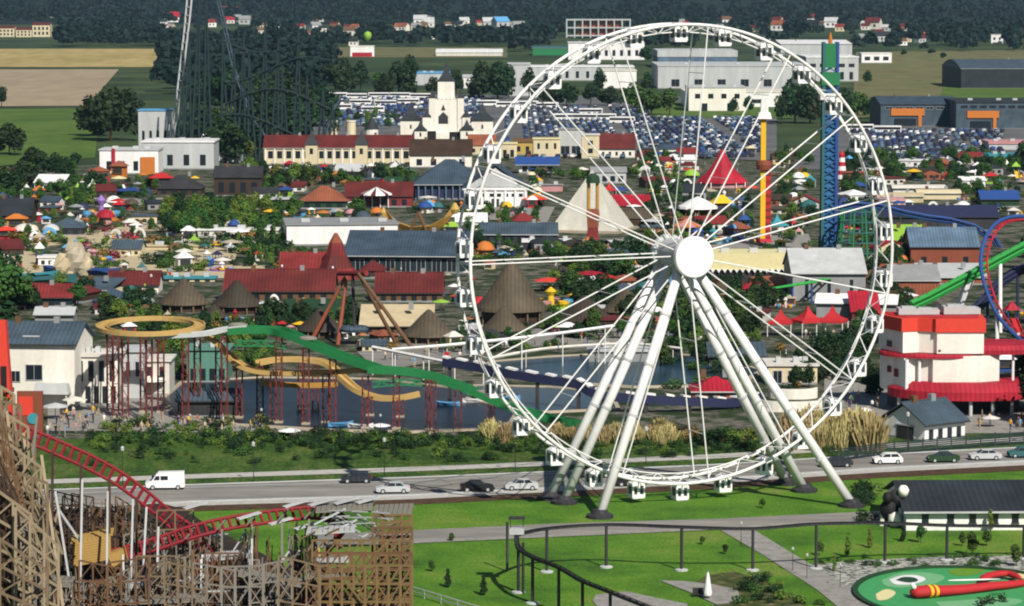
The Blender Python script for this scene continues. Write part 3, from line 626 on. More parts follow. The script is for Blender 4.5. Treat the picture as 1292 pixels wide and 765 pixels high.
def car_parts(kind):
    body = car_mesh(kind); wd = .88 if kind != 'van' else .98; g = MB()
    if kind == 'van':
        for s in (-1, 1):
            y = s * (wd - .10)
            g.add([(-1.5, y - .02 * s, 1.35), (-.75, y - .02 * s, 1.35), (-.75, y - .06 * s, 1.9), (-1.15, y - .06 * s, 1.9)], [(0, 1, 2, 3)]); g.add([(-.6, y - .02 * s, 1.35), (.35, y - .02 * s, 1.35), (.35, y - .06 * s, 1.9), (-.6, y - .06 * s, 1.9)], [(0, 1, 2, 3)])
        g = MB()
        for s in (-1, 1):
            y0, y1 = s * (wd - .07), s * (wd - .01)
            g.prof_y([(-1.55, 1.32), (-.75, 1.32), (-.75, 1.85), (-1.2, 1.85)], min(y0, y1) - .03, max(y0, y1), 0); g.prof_y([(-.6, 1.32), (.35, 1.32), (.35, 1.85), (-.6, 1.85)], min(y0, y1) - .03, max(y0, y1), 0)
        g.prof_x([(-.78, 1.3), (.78, 1.3), (.7, 1.9), (-.7, 1.9)], -1.78, -1.45)
    else:
        hb = kind == 'hatch'; zt = 1.40 if not hb else 1.44
        for s in (-1, 1):
            ys = [s * (wd - .02), s * (wd - .135)]
            x = [(-.95, 1.01), (.25, 1.01), (.25, zt), (-.48, zt)], [(.33, 1.01), (1.42 if not hb else 1.55, 1.03), (.92 if not hb else 1.25, zt), (.33, zt)]
            for q in x:
                vs = [(a, ys[0] if z < 1.2 else ys[1], z) for a, z in q]; vs2 = [(a, y - .05 * s, z) for a, y, z in vs]
                vs = [(a, y + .012 * s, z) for a, y, z in vs]; g.add(vs + vs2, [(0, 1, 2, 3), (7, 6, 5, 4), (0, 1, 5, 4), (1, 2, 6, 5), (2, 3, 7, 6), (3, 0, 4, 7)])
        f = lambda xb, zb, xt, zt_: g.add([(xb, -.74, zb), (xb, .74, zb), (xt, .62, zt_), (xt, -.62, zt_), (xb + .05, -.74, zb - .03), (xb + .05, .74, zb - .03), (xt + .05, .62, zt_ - .03), (xt + .05, -.62, zt_ - .03)], [(0, 1, 2, 3), (7, 6, 5, 4), (0, 1, 5, 4), (1, 2, 6, 5), (2, 3, 7, 6), (3, 0, 4, 7)])
        f(-1.1, .99, -.55, 1.37)
    return body, g
CAR = {}
for k in ('sedan', 'hatch', 'van'):
    body, g = car_parts(k); wh = MB(); wh.lathe([(.31, -.11), (.33, -.08), (.33, .08), (.31, .11)], 14)
    rim = MB(); rim.lathe([(.19, -.13), (.19, .13)], 10)
    def f(o, body=body, g=g, wh=wh, rim=rim, k=k):
        body.build('body', 'silver', o); g.build('window', 'glass', o); x = {'sedan': 1.35, 'hatch': 1.25, 'van': 1.65}[k]; wy = .80 if k != 'van' else .9
        for sx in (-1, 1):
            for sy in (-1, 1):
                w = wh.build('wheel', 'tyre', o); w.location = (sx * x, sy * wy, .33); w.rotation_euler.x = math.pi / 2; rim.build('rim', 'metal', w)
        xe = {'sedan': 2.2, 'hatch': 2.0, 'van': 2.52}[k]
        for sy in (-1, 1):
            q = MB(); q.box(-xe - .06, sy * .62 - .16, .62, -xe + .12, sy * .62 + .16, .78); q.build('headlight', 'palegrey', o)
            q = MB(); q.box(xe - .12, sy * .64 - .12, .68, xe + .05, sy * .64 + .12, .86); q.build('tail_light', 'red', o)
        q = MB(); q.box(-xe - .07, -.8, .3, -xe + .1, .8, .5); q.build('bumper', 'charcoal', o)
    CAR[k] = proto(f, 'car' if k != 'van' else 'van')
def car(kind, px, py, colour, label, rz):
    o = dup(CAR[kind], G(px, py, .14), R(rz), label, 'vehicles on the road', None, {'body:0': colour}); o['category'] = 'car' if kind != 'van' else 'van'; return o

# ---- people: one skinned body per pose, colours by slot
def person_mesh(pose):
    me = bpy.data.meshes.new('person'); ar = {'stand': ((.32, .05, .95), (.33, -.02, .78)), 'walk': ((.26, .22, 1.0), (.24, .34, .82)), 'wave': ((.42, -.05, 1.5), (.46, -.12, 1.82))}[pose]
    st = {'stand': 0.0, 'walk': .26, 'wave': .05}[pose]
    v = [(0, 0, .95), (0, 0, 1.15), (0, 0, 1.38), (0, 0, 1.50), (0, -.02, 1.66), (0, -.02, 1.76)]; r = [.15, .14, .16, .06, .095, .07]; e = [(0, 1), (1, 2), (2, 3), (3, 4), (4, 5)]
    for s in (-1, 1):
        i = len(v); k = s * st
        v += [(s * .09, 0, .88), (s * .10, k * .5 - .03, .48), (s * .10, k + .02, .09), (s * .11, k - .13, .04)]; r += [.095, .07, .048, .045]; e += [(0, i), (i, i + 1), (i + 1, i + 2), (i + 2, i + 3)]
        i = len(v); a, h = ar; g = -s if pose == 'walk' else 1
        if pose == 'wave' and s < 0: a, h = (.27, .03, .95 + .15), (.29, -.04, .82)
        v += [(s * .19, 0, 1.40), (s * (.25 if pose != 'wave' or s < 0 else .33), a[1] * g * .5, 1.14 if pose != 'wave' or s < 0 else 1.42), (s * a[0], a[1] * g, a[2] - .08), (s * h[0], h[1] * g, h[2])]
        r += [.07, .052, .042, .04]; e += [(2, i), (i, i + 1), (i + 1, i + 2), (i + 2, i + 3)]
    me.from_pydata(v, e, []); o = bpy.data.objects.new('tmp', me); COL.objects.link(o); o.modifiers.new('s', 'SKIN'); sk = me.skin_vertices[0].data
    for i, x in enumerate(r): sk[i].radius = (x, x * .8 if i < 3 else x)
    sk[0].use_root = True
    ss = o.modifiers.new('u', 'SUBSURF'); ss.levels = 1; ss.render_levels = 1
    dg = bpy.context.evaluated_depsgraph_get(); dg.update(); out = bpy.data.meshes.new_from_object(o.evaluated_get(dg)); bpy.data.objects.remove(o)
    out.name = 'person'; out.materials.clear()
    for x in ('denim', 'white', 'skin', 'hair'): out.materials.append(mat(x))
    mi = []
    for p in out.polygons:
        c = p.center; z = c.z
        mi.append(3 if z > 1.72 or (z > 1.60 and c.y > .01 and abs(c.x) < .12) else 2 if z > 1.47 and abs(c.x) < .2 else 2 if math.hypot(c.x, 0) > .24 and z < 1.2 else 1 if z > .93 else 0)
    out.polygons.foreach_set('material_index', mi); out.polygons.foreach_set('use_smooth', [True] * len(mi)); out.update(); return out
PERSON = {k: person_mesh(k) for k in ('stand', 'walk', 'wave')}
def person(px, py, top, legs, pose='stand', doing=None, rz=None, z=.17):
    o = put('person', PERSON[pose], None, G(px, py, z)); o.rotation_euler.z = rnd.uniform(0, 6.28) if rz is None else rz; k = rnd.uniform(.92, 1.04); o.scale = (k, k, k)
    for i, c in ((0, legs), (1, top)):
        o.material_slots[i].link = 'OBJECT'; o.material_slots[i].material = mat(c)
    return tag(o, '%s person, %s top, %s trousers, %s' % ({'stand': 'standing', 'walk': 'walking', 'wave': 'waving'}[pose], CW.get(top, top), {'denim': 'blue', 'sand': 'sandy'}.get(legs, CW.get(legs, legs)), where(px, py)), 'person', 'visitors in the park')
# =================================================================== far background
# forest: wooded hillside and plain belts, one mass
def forest(name, spots, m, hh, n_leaf=26, seed=1):
    q = np.random.RandomState(seed); N = len(spots); P = np.array(spots)
    d = q.normal(size=(N, n_leaf, 3)); d /= np.linalg.norm(d, axis=2)[..., None]; d[..., 2] = np.abs(d[..., 2]) * 1.1 - .15
    sz = (hh * q.uniform(.55, 1.3, N))[:, None, None]
    c = P[:, None, :] + d * sz * np.array([.48, .48, .55]) * q.uniform(.6, 1.05, (N, n_leaf, 1)) + np.array([0, 0, .5]) * sz
    nr = d + q.normal(size=d.shape) * .4; nr /= np.linalg.norm(nr, axis=2)[..., None]
    t = np.cross(nr, q.normal(size=d.shape)); t /= np.linalg.norm(t, axis=2)[..., None]; u = np.cross(nr, t); l = sz * .15 * q.uniform(.6, 1.3, (N, n_leaf, 1))
    V = np.stack([c - t * l, c - u * l, c + t * l, c + u * l], 2).reshape(-1, 3)
    o = put(name, np_mesh(name, V, np.arange(len(V)).reshape(-1, 4), _M[m])); o['kind'] = 'stuff'; return o
# villages on the plain and hill foot: every house its own
HM = {}
def house_mesh(w, d, h, rh, wm, rm):
    k = (w, d, h, rh, wm, rm)
    if k not in HM:
        b = MB(); b.prof_x([(0, 0), (d, 0), (d, h), (d / 2, h + rh * .95), (0, h)], -w / 2, w / 2, 0)
        roof_mb(b, 'gable', w, d, h, rh, 'x', .5, 1)
        for i in range(2): b.box(-w * .3 + i * w * .4, -.08, h * .35, -w * .3 + i * w * .4 + w * .16, .05, h * .75, 2)
        b.box(w * .2, d * .5, h + rh * .3, w * .2 + .7, d * .5 + .7, h + rh + 1, 3)
        HM[k] = b.mesh('house', [wm, rm, 'charcoal', 'brown'])
    return HM[k]
HOUSES = []
def clear(px, py):
    return not any(abs(px - a) < w * .75 and -2 < py - b_ < w * .62 + 3 for a, b_, w in HOUSES)
def far_house(px, py, wpx, wm, rm, big=1.0):
    HOUSES.append((px, py, wpx))
    p = G(px, py); w = wpx / S(py)
    o = put('house', house_mesh(12, 9, 5.5, 4, wm, rm), None, p); k = w / 12; o.scale = (k, k, k * big); o.rotation_euler.z = rnd.uniform(-.6, .6)
    tag(o, '%s house with %s roof %s' % (CW.get(wm, wm), CW.get(rm, rm), where(px, py)), 'house', 'houses of the far villages')
q = random.Random(21)
HW = ['white', 'white', 'offwhite', 'cream', 'palegrey', 'warmwhite']; HR = ['tile', 'tile', 'terracotta', 'darkred', 'slatedark', 'grey', 'brown', 'palegrey', 'crimson']
for px, py, w, wm, rm in ((163, 12, 14, 'white', 'palegrey'), (205, 16, 14, 'white', 'tile'), (217, 27, 16, 'white', 'crimson'), (174, 13, 12, 'cream', 'crimson'), (290, 22, 18, 'white', 'terracotta'), (308, 28, 12, 'palegrey', 'grey'), (66, 8, 14, 'palegrey', 'grey'), (18, 9, 12, 'offwhite', 'tile'),
                         (110, 6, 13, 'cream', 'tile'), (362, 17, 12, 'palegrey', 'palegrey'), (377, 19, 10, 'white', 'grey'), (395, 22, 10, 'palegrey', 'slatedark'), (620, 20, 16, 'white', 'tile'), (640, 19, 14, 'cream', 'tile'), (660, 19, 16, 'warmwhite', 'terracotta'), (682, 20, 14, 'white', 'tile'), (618, 32, 14, 'palegrey', 'palegrey'), (635, 33, 16, 'palegrey', 'skyblue'), (655, 35, 12, 'white', 'grey'),
                         (540, 30, 12, 'white', 'palegrey'), (566, 32, 8, 'white', 'brown'), (578, 33, 10, 'white', 'slatedark'), (598, 24, 12, 'palegrey', 'tile'), (1048, 32, 14, 'white', 'palegrey'), (1100, 34, 16, 'offwhite', 'tile'), (980, 36, 14, 'white', 'terracotta'), (1135, 12, 10, 'white', 'grey'), (1152, 24, 10, 'palegrey', 'grey'), (1195, 17, 10, 'white', 'slatedark'),
                         (1110, 50, 14, 'palegrey', 'slatedark'), (1090, 49, 10, 'white', 'grey'), (1170, 47, 10, 'white', 'terracotta'), (930, 22, 14, 'offwhite', 'tile'), (905, 24, 12, 'white', 'tile'), (1020, 26, 12, 'white', 'darkred'), (1140, 36, 10, 'palegrey', 'tile'), (1230, 14, 10, 'white', 'tile'), (1262, 8, 12, 'palegrey', 'tile'), (440, 42, 12, 'offwhite', 'brown'), (478, 22, 16, 'white', 'palegrey'), (530, 29, 14, 'white', 'palegrey')):
    far_house(px, py + 3, w * 1.15, wm, rm)
for i in range(190):
    c = q.choice([(290, 25, 60, 12), (640, 22, 70, 12), (980, 32, 80, 14), (1130, 38, 90, 16), (1130, 15, 120, 12), (560, 38, 60, 12), (440, 30, 60, 16), (90, 15, 70, 10), (870, 18, 90, 10), (740, 14, 70, 8), (220, 14, 70, 10)])
    px, py = q.gauss(c[0], c[2]), min(62, max(3, q.gauss(c[1], c[3] * .8)))
    if px < -30 or px > 1320 or (px < 130 and py > 50): continue
    far_house(px, py, q.uniform(7, 13), q.choice(HW), q.choice(HR))
for a in ((705, 70, 66), (755, 48, 80), (18, 47, 60), (52, 47, 30), (457, 72, 34), (592, 71, 84), (1106, 80, 40), (1258, 56, 18)): HOUSES.append(a)
q = random.Random(5); sp = []
for i in range(5200):
    px = q.uniform(-60, 1352); y = q.uniform(5200, 8800); x = (px - 646) / FPX * y; sp.append((x, y, terr(x, y) - 1))
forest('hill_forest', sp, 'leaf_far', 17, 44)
sp = []
for i in range(2600):                           # belts of wood between the far villages
    px = q.uniform(-60, 1352); py = q.choice([q.uniform(22, 60), q.uniform(30, 52), q.uniform(20, 36)])
    if 10 < px < 70 and 40 < py: continue
    if math.sin(px * .021 + py * .13) + math.sin(px * .009 - py * .21) < -.55: continue
    if not clear(px, py): continue
    p = G(px, py); sp.append((p.x, p.y, 0))
for x0, x1, y0, y1, k in ((-60, 240, 50, 60, 160), (205, 420, 58, 120, 260), (420, 620, 46, 60, 150), (1080, 1352, 40, 66, 220), (620, 860, 40, 66, 160)):
    for i in range(k):
        px, py = q.uniform(x0, x1), q.uniform(y0, y1)
        if not clear(px, py): continue
        p = G(px, py); sp.append((p.x, p.y, 0))
forest('plain_woods', sp, 'leaf_far', 15, 64, 3)

for i, (x, w, h) in enumerate(((8, 20, 11), (30, 20, 9), (52, 22, 15))):   # cream blocks by the tan field
    bld('apartment_block', 'cream %s block beyond the tan field' % ('long low', 'middle lower', 'taller end')[i], x, 47, w, 22, h, 'cream', 'gable', 3, 'tile', win=((4, .2, .45, .5), (4, .6, .85, .5)), cat='apartment block')
# half-built block above the wheel rim
o = thing('unfinished_block', 'half-built concrete frame block with open storeys behind the wheel rim', 'building', G(755, 48))
s = S(48); w = 80 / s
for k in range(3):
    q_ = MB(); q_.box(-w / 2, 0, (2 + k * 10) / s, w / 2, 20, (3.6 + k * 10) / s); q_.build('floor_slab', 'palegrey', o)
for k in range(9):
    x = -w / 2 + w * k / 8; q_ = MB(); q_.box(x - .8, .2, 0, x + .8, 1.8, 24 / s); q_.build('column', 'palegrey', o)
MB().box(-w * .32, 6, 0, w * .35, 18, 23.2 / s).build('wall', 'rust', o)
bld('works_hall', 'turquoise clad hall behind the wheel rim', 705, 70, 66, 50, 9, 'green', 'gable', 2, 'teal', cat='hall')
bld('white_warehouse', 'stepped white warehouse below the half-built block', 765, 76, 96, 60, 21, 'white', 'flat', 1.2, 'palegrey', win=((5, .25, .6, .4, .45, .95),), cat='warehouse')
bld('low_warehouse', 'long pale low warehouse above dark trees', 735, 102, 130, 40, 17, 'palegrey', 'flat', 1.2, 'white', win=((3, .2, .7, .3, .3, .6),), cat='warehouse')
bld('corner_warehouse', 'white corner warehouse at the end of the low one', 782, 112, 42, 40, 22, 'white', 'flat', 1.2, 'offwhite', cat='warehouse')
bld('long_shed', 'long white shed at the stubble field', 592, 71, 84, 40, 4.5, 'offwhite', 'gable', 4, 'white', cat='shed')
bld('blue_grey_shed', 'pale blue-grey shed between the big trees', 545, 108, 46, 40, 15, 'palegrey', 'flat', 1, 'skyblue', cat='shed')
bld('side_shed', 'pale shed right of the big trees', 655, 122, 28, 40, 40, 'palegrey', 'flat', 1, 'palegrey', win=((2, .3, .45, .3),), cat='shed')
bld('white_shed', 'small white shed left of the castle spire', 592, 112, 16, 20, 14, 'white', 'gable', 3, 'palegrey', cat='shed')
bld('grey_factory', 'long grey factory hall with roof units inside the wheel circle', 925, 112, 190, 90, 28, 'palegrey', 'flat', 1.6, 'palegrey', win=((6, .1, .42, .35),), cat='factory')
bld('factory_annex', 'white stepped annex in front of the factory', 960, 136, 190, 50, 19, 'white', 'flat', 1.6, 'offwhite', win=((5, .3, .55, .35, .05, .9),), cat='factory')
bld('factory_wing', 'white two-storey wing at the left of the annex', 905, 141, 72, 35, 30, 'warmwhite', 'flat', 1.2, 'palegrey', win=((4, .55, .75, .4), (2, 0, .35, .25)), cat='factory')
bld('rear_factory', 'blue-based factory behind the grey factory', 880, 86, 100, 80, 14, 'steelblue', 'flat', 8, 'palegrey', cat='factory')
bld('east_works', 'white works building beside the blue tower top', 1050, 103, 66, 70, 30, 'palegrey', 'flat', 1.4, 'white', win=((2, .08, .4, .4, .6, .95), (5, .6, .75, .6)), cat='factory')
bld('roof_deck', 'white canopy roofed hall behind the blue tower top', 1030, 70, 90, 60, 14, 'palegrey', 'shed', 4, 'white', cat='hall')
bld('white_pavilion', 'small bright white office block on the dry field', 1106, 80, 38, 20, 12, 'white', 'flat', 1.0, 'white', win=((3, .3, .7, .6),), cat='office')
bld('lone_house', 'white cube house on the far right slope', 1258, 55, 15, 10, 11, 'white', 'flat', .6, 'palegrey', win=((2, .4, .7, .4),), cat='house')
bld('dark_hall', 'dark blue curved roof hall beyond the green field', 1265, 112, 105, 90, 25, 'slatedark', 'barrel', 10, 'slate', cat='hall')
bld('orange_front_shop', 'charcoal shop hall with orange entrance band', 1160, 160, 98, 45, 28, 'slate', 'gable', 8, 'bluetile', win=((7, .78, .9, .7),), cat='shop')
bld('orange_trim_shop', 'long charcoal shop hall with orange portal', 1258, 163, 104, 45, 33, 'slate', 'flat', 2, 'slatedark', win=((8, .8, .9, .7),), cat='shop')
for x, w in ((1145, 42), (1240, 40)):
    o = [t for t in THINGS if t.name.startswith('orange_front_shop' if x == 1145 else 'orange_trim_shop')][0]; y0 = 160 if x == 1145 else 163; s = S(y0); c = (x - (1160 if x == 1145 else 1258)) / s
    b = MB(); b.box(c - w / s / 2, -.6, 14 / s, c + w / s / 2, -.1, 23 / s); b.build('fascia', 'orange', o)
    b = MB(); b.box(c + w / s * .32, -.6, .1, c + w / s * .42, -.1, 14 / s); b.build('portal_post', 'orange', o); b = MB(); b.box(c - w / s * .4, -.3, 0, c + w / s * .25, .1, 10 / s); b.build('shop_window', 'glass', o)
# billboard-like kiosk of far left centre
bld('party_stage', 'white and crimson striped stage at the field edge', 457, 72, 30, 10, 13, 'white', 'flat', 1, 'white', cat='stage')
MB().box(-9, -.4, 0, 9, -.1, 4).build('skirt', 'crimson', THINGS[-1]); o = put('yellow_balloon', (lambda b: b.mesh('yellow_balloon', 'lime', True))(MB().lathe([(.05, 0), (2.6, 2.2), (3.6, 5), (3.0, 7.6), (.05, 9)], 12)), None, A(464, 52, 72)); tag(o, 'lime yellow balloon above the white and crimson stage', 'balloon'); o.scale = (1, 1, 1)

# big field trees near the car park
for k, px, py, h, w in (('broad', 140, 178, 72, 1.05), ('broad', 118, 172, 48, 1.1), ('rounddark', 165, 160, 50, 1.0), ('broad', 12, 196, 42, 1.2), ('rounddark', 2, 136, 28, 1), ('broad', 42, 218, 34, 1.3), ('rounddark', 95, 214, 22, 1.3), ('broad', 70, 222, 30, 1.2),
                        ('broad', 432, 118, 46, 1.1), ('rounddark', 455, 116, 40, 1.0), ('round', 478, 120, 30, 1.0), ('broad', 503, 120, 44, 1.1), ('rounddark', 515, 112, 44, .8), ('broad', 486, 122, 28, 1), ('rounddark', 545, 122, 26, 1), ('rounddark', 576, 122, 36, .8),
                        ('broad', 608, 126, 50, .95), ('broad', 628, 126, 50, 1.0), ('rounddark', 642, 124, 44, .9), ('rounddark', 668, 126, 42, .8), ('broad', 690, 134, 36, 1.2), ('broad', 715, 134, 30, 1.3), ('rounddark', 745, 134, 30, 1.3), ('broad', 770, 134, 26, 1.3), ('rounddark', 756, 118, 34, .8),
                        ('broadmid', 800, 140, 38, 1.1), ('broadmid', 822, 146, 36, 1.1), ('round', 845, 146, 36, 1), ('rounddark', 816, 118, 28, 1), ('rounddark', 926, 146, 24, .9), ('rounddark', 945, 146, 26, .9), ('broad', 1003, 156, 62, .85), ('broad', 1022, 156, 58, .85), ('rounddark', 986, 158, 40, .8), ('rounddark', 1062, 150, 40, 1), ('broadmid', 1082, 146, 32, 1.2),
                        ('broad', 285, 206, 60, 1.1), ('broad', 306, 200, 66, 1.1), ('rounddark', 326, 196, 60, 1), ('broad', 346, 186, 70, 1.1), ('broad', 368, 182, 66, 1.1), ('rounddark', 388, 168, 60, 1.1), ('broad', 406, 160, 54, 1.1), ('broad', 252, 186, 60, 1.0), ('broad', 322, 150, 60, 1.2), ('broad', 356, 140, 56, 1.2), ('broad', 290, 140, 60, 1.2), ('rounddark', 420, 172, 26, 1.1), ('broad', 262, 140, 50, 1.2), ('rounddark', 1100, 150, 28, 1.1), ('rounddark', 1190, 76, 10, 1.8), ('rounddark', 1140, 72, 10, 1.5), ('rounddark', 1175, 70, 9, 2), ('rounddark', 1095, 108, 20, 1), ('round', 1225, 162, 18, 1), ('rounddark', 870, 66, 22, 1.3), ('rounddark', 815, 82, 24, 1.2), ('broad', 30, 236, 36, 1.3), ('broad', 8, 250, 40, 1.2), ('broad', 118, 238, 24, 1.3)):
    tree(k, px, py, h, wide=w, group='tall trees round the car park and fields')

# ---- parked cars
def lot_car_mesh(m):
    b = car_mesh('sedan'); b.box(-.9, -.86, 1.02, 1.2, .86, 1.34, 1); return b.mesh('parked_car', [m, 'glass'])
LC = {c: lot_car_mesh(c) for c in ('navy', 'charcoal', 'silver', 'white', 'steelblue', 'darkred', 'blue', 'black', 'grey')}
spots = []; q = random.Random(3)
def lot(x0, x1, y0, y1, dens, rz):
    za, zb = dep(y1), dep(y0); z = za; row = 0
    while z < zb:
        L = FPX / z; py = None
        xw0, xw1 = (x0 - 646) / L, (x1 - 646) / L; x = xw0
        while x < xw1:
            if q.random() < dens and (x % 46) > 5: spots.append((z, x, z * math.cos(PIT) + 0, rz + q.uniform(-.06, .06)))
            x += 2.75
        row += 1; z += 5.6 if row % 2 else 11.5
lot(640, 965, 150, 200, .86, R(90)); lot(400, 610, 124, 160, .55, R(80)); lot(1078, 1265, 166, 206, .86, R(78)); lot(640, 820, 136, 150, .7, R(90))
def yz(z): # world y of the ground at view depth z
    return (z + CAMH * -math.sin(PIT)) / math.cos(PIT)
spots = [(z, x, yz(z), r) for z, x, _, r in spots]; spots = [s_ for s_ in spots if not any(abs(project((s_[1], s_[2], 0))[0] - a) < b_ and abs(project((s_[1], s_[2], 0))[1] - c) < d_ for a, b_, c, d_ in ((700, 22, 186, 12),))]
spots.sort(); near, rest = spots[:290], spots[290:]
CARC = ['navy'] * 6 + ['charcoal'] * 4 + ['steelblue'] * 6 + ['silver'] * 2 + ['white'] * 2 + ['blue'] * 1 + ['black', 'grey', 'darkred']
for z, x, y, r in near:
    c = q.choice(CARC); o = put('parked_car', LC[c], None, (x, y, .32)); o.rotation_euler.z = r + (math.pi if q.random() < .5 else 0)
    px, py = project((x, y, 0)); tag(o, '%s parked car %s' % (CW.get(c, {'steelblue': 'steel blue'}.get(c, c)), where(px, py)), 'car', 'cars in the car parks')
cs = ['navy', 'charcoal', 'steelblue', 'silver', 'white', 'blue']
tmpl = MB(); tmpl.taper(-2.15, -.87, .3, 2.15, .87, .95, .05); tmpl.taper(-1.3, -.84, .96, 1.7, .84, 1.45, .45, ky=.12)
TV, TF = np.array(tmpl.v), np.array(tmpl.f); N = len(rest)
Vs = np.zeros((N, len(TV), 3)); mi = np.zeros((N, len(TF)), dtype=int)
for i, (z, x, y, r) in enumerate(rest):
    c, s_ = math.cos(r), math.sin(r); Vs[i, :, 0] = TV[:, 0] * c - TV[:, 1] * s_ + x; Vs[i, :, 1] = TV[:, 0] * s_ + TV[:, 1] * c + y; Vs[i, :, 2] = TV[:, 2] + .32; mi[i] = q.choice([0, 0, 0, 0, 1, 1, 2, 2, 2, 2, 3, 4, 5])
Fs = (TF[None] + (np.arange(N) * len(TV))[:, None, None]).reshape(-1, 4)
o = put('parked_cars', np_mesh('parked_cars', Vs.reshape(-1, 3), Fs, cs, mi.ravel())); o['kind'] = 'stuff'
# coaches
def coach_mesh():
    b = MB(); b.box(-6, -1.25, .4, 6, 1.25, 3.3, 0); b.box(-5.9, -1.28, 1.6, 5.6, 1.28, 2.7, 1); b.box(-6.03, -1.1, 1.4, -5.9, 1.1, 2.9, 1)
    for x in (-4, 3.6):
        for y in (-1.2, 1.2): b.tube([(x, y - .15, .5), (x, y + .15, .5)], .5, 10, 2)
    return b.mesh('coach', ['white', 'glass', 'tyre'])
CO = coach_mesh(); q = random.Random(9)
for px, py in ((425, 124), (450, 125), (478, 124), (505, 124), (531, 125), (455, 133), (486, 134), (515, 132), (615, 134), (640, 136), (665, 135), (690, 137), (430, 139), (470, 142), (712, 152), (738, 152), (762, 152), (785, 156), (745, 145), (1085, 166), (1120, 168)):
    o = put('coach', CO, None, G(px, py, .3)); o.rotation_euler.z = R(q.choice([4, -6, 178, 12])); o.scale = (1, 1, 1); tag(o, 'white coach parked %s' % where(px, py), 'coach', 'coaches in the car park')
# =================================================================== the park, back to front
def local(o, gy, cx):                           # px,py -> local metres (x, z) in the vertical plane through o's foot
    s = S(gy); return lambda px, py: ((px - cx) / s, (gy - py) / s)
# ---- castle
o = thing('castle', 'cream fairytale castle with dark pointed spires and tall keep', 'castle', G(563, 192)); L = local(o, 192, 563)
def tower(px0, px1, ytop, yroof, y, d, roofm='slatedark', wall='warmwhite', sh='sq', par=None, win=True):
    (x0, _), (x1, zt) = L(px0, ytop), L(px1, ytop); _, zr = L(px0, yroof); b = MB()
    if sh == 'sq': b.box(x0, y, 0, x1, y + d, zt)
    else: b.lathe([((x1 - x0) / 2, 0), ((x1 - x0) / 2, zt)], 14, c=((x0 + x1) / 2, y + d / 2, 0))
    w = b.build('tower', wall, par or o); c = ((x0 + x1) / 2, y + d / 2, zt + .01); r = (x1 - x0) / 2 + .35
    q_ = MB(); q_.lathe([(r * (1.41 if sh == 'sq' else 1), 0), (r * .55, (zr - zt) * .38), (.02, zr - zt)], 4 if sh == 'sq' else 14, c=c, ph=math.pi / 4)
    if roofm: q_.build('spire', roofm, w)
    if win:
        q_ = MB(); q_.box(c[0] - .35, y - .08, zt * .72, c[0] + .35, y + .05, zt * .72 + 1.6); q_.build('window', 'charcoal', w)
tower(552, 573, 104, 78, 7, 7, win=False); tower(542, 584, 126, 122, 5.5, 9, None, win=False); tower(541, 549, 124, 112, 5.0, 2.5, win=False); tower(577, 585, 124, 112, 5.0, 2.5, win=False); tower(533, 543, 148, 136, 4.5, 3, win=False); tower(583, 593, 148, 136, 4.5, 3, win=False)
tower(505, 531, 152, 129, 4, 7.5); tower(595, 622, 152, 130, 4, 7.5); tower(523, 538, 165, 152, 1, 4.5); tower(581, 597, 164, 151, 1, 4.5); tower(459, 476, 164, 147, 8, 5, sh='r')
b = MB(); (x0, _), (x1, z1) = L(528, 168), L(600, 168); b.box(x0, 3.2, 0, x1, 9, z1); b.build('curtain_wall', 'warmwhite', o)
for a, c, t in ((539, 550, 166), (567, 580, 167)):
    (x0, _), (x1, z1) = L(a, t), L(c, t); b = MB(); b.box(x0, 3.0, 0, x1, 3.3, z1); b.build('gateway', 'black', o)
(x0, z0), (x1, z1) = L(553, 157), L(565, 142); b = MB(); xm = (x0 + x1) / 2
b.prof_y([(x0, z0), (x1, z0), (x1, z0 + (z1 - z0) * .6), (xm, z1), (x0, z0 + (z1 - z0) * .6)], 5.36, 5.62); b.build('arched_window', 'charcoal', o)
b = MB(); b.prof_y([(xm - .9, z1 + .6), (xm + .9, z1 + .6), (xm, z1 + 3)], 5.36, 5.62); b.build('crest', 'charcoal', o)
for i in range(9):
    (x0, z0) = L(542 + i * 4.9, 126); b = MB(); b.box(x0, 5.3, z0 + .02, x0 + .8, 5.8, z0 + 1.2); b.build('merlon', 'warmwhite', o)
bld('gatehouse_hall', 'dark brown broad gable roofed hall in front of the castle', 556, 212, 78, 16, 16, 'warmwhite', 'gable', 18, 'darkbrown', cat='hall', win=((4, .2, .7, .4),), seams=True)
bld('tiled_house', 'terracotta roofed house at the right foot of the castle', 608, 196, 34, 10, 12, 'cream', 'gable', 13, 'terracotta', win=((3, .3, .7, .4),), cat='house')
# ---- arcade
for a, c, lab in ((333, 396, 'west wing of the red-roofed cream arcade with dark arches'), (398, 455, 'middle wing of the red-roofed cream arcade'), (457, 521, 'east wing of the red-roofed arcade with white columns')):
    bld('arcade_wing', lab, (a + c) / 2, 208, c - a - .4, 14, 21, 'cream', 'gable', 15, 'tile', win=((5, .38, .82, .55),), cat='arcade', group='wings of the red-roofed arcade')
    for k in range(6):
        w = THINGS[-1]; x = ((c - a - 4) * (k / 5 - .5)) / S(208); b = MB(); b.box(x - .25, -.35, 0, x + .25, .0, 20 / S(208)); b.build('column', 'white', w)
for x, lab in ((393, 'dark hipped turret between the west and middle arcade wings'), (456, 'dark hipped turret between the middle and east arcade wings')):
    bld('arcade_turret', lab, x, 212, 15, 5, 29, 'cream', 'pyramid', 18, 'charcoal', win=((1, .6, .85, .3),), cat='turret', group='turrets of the arcade')
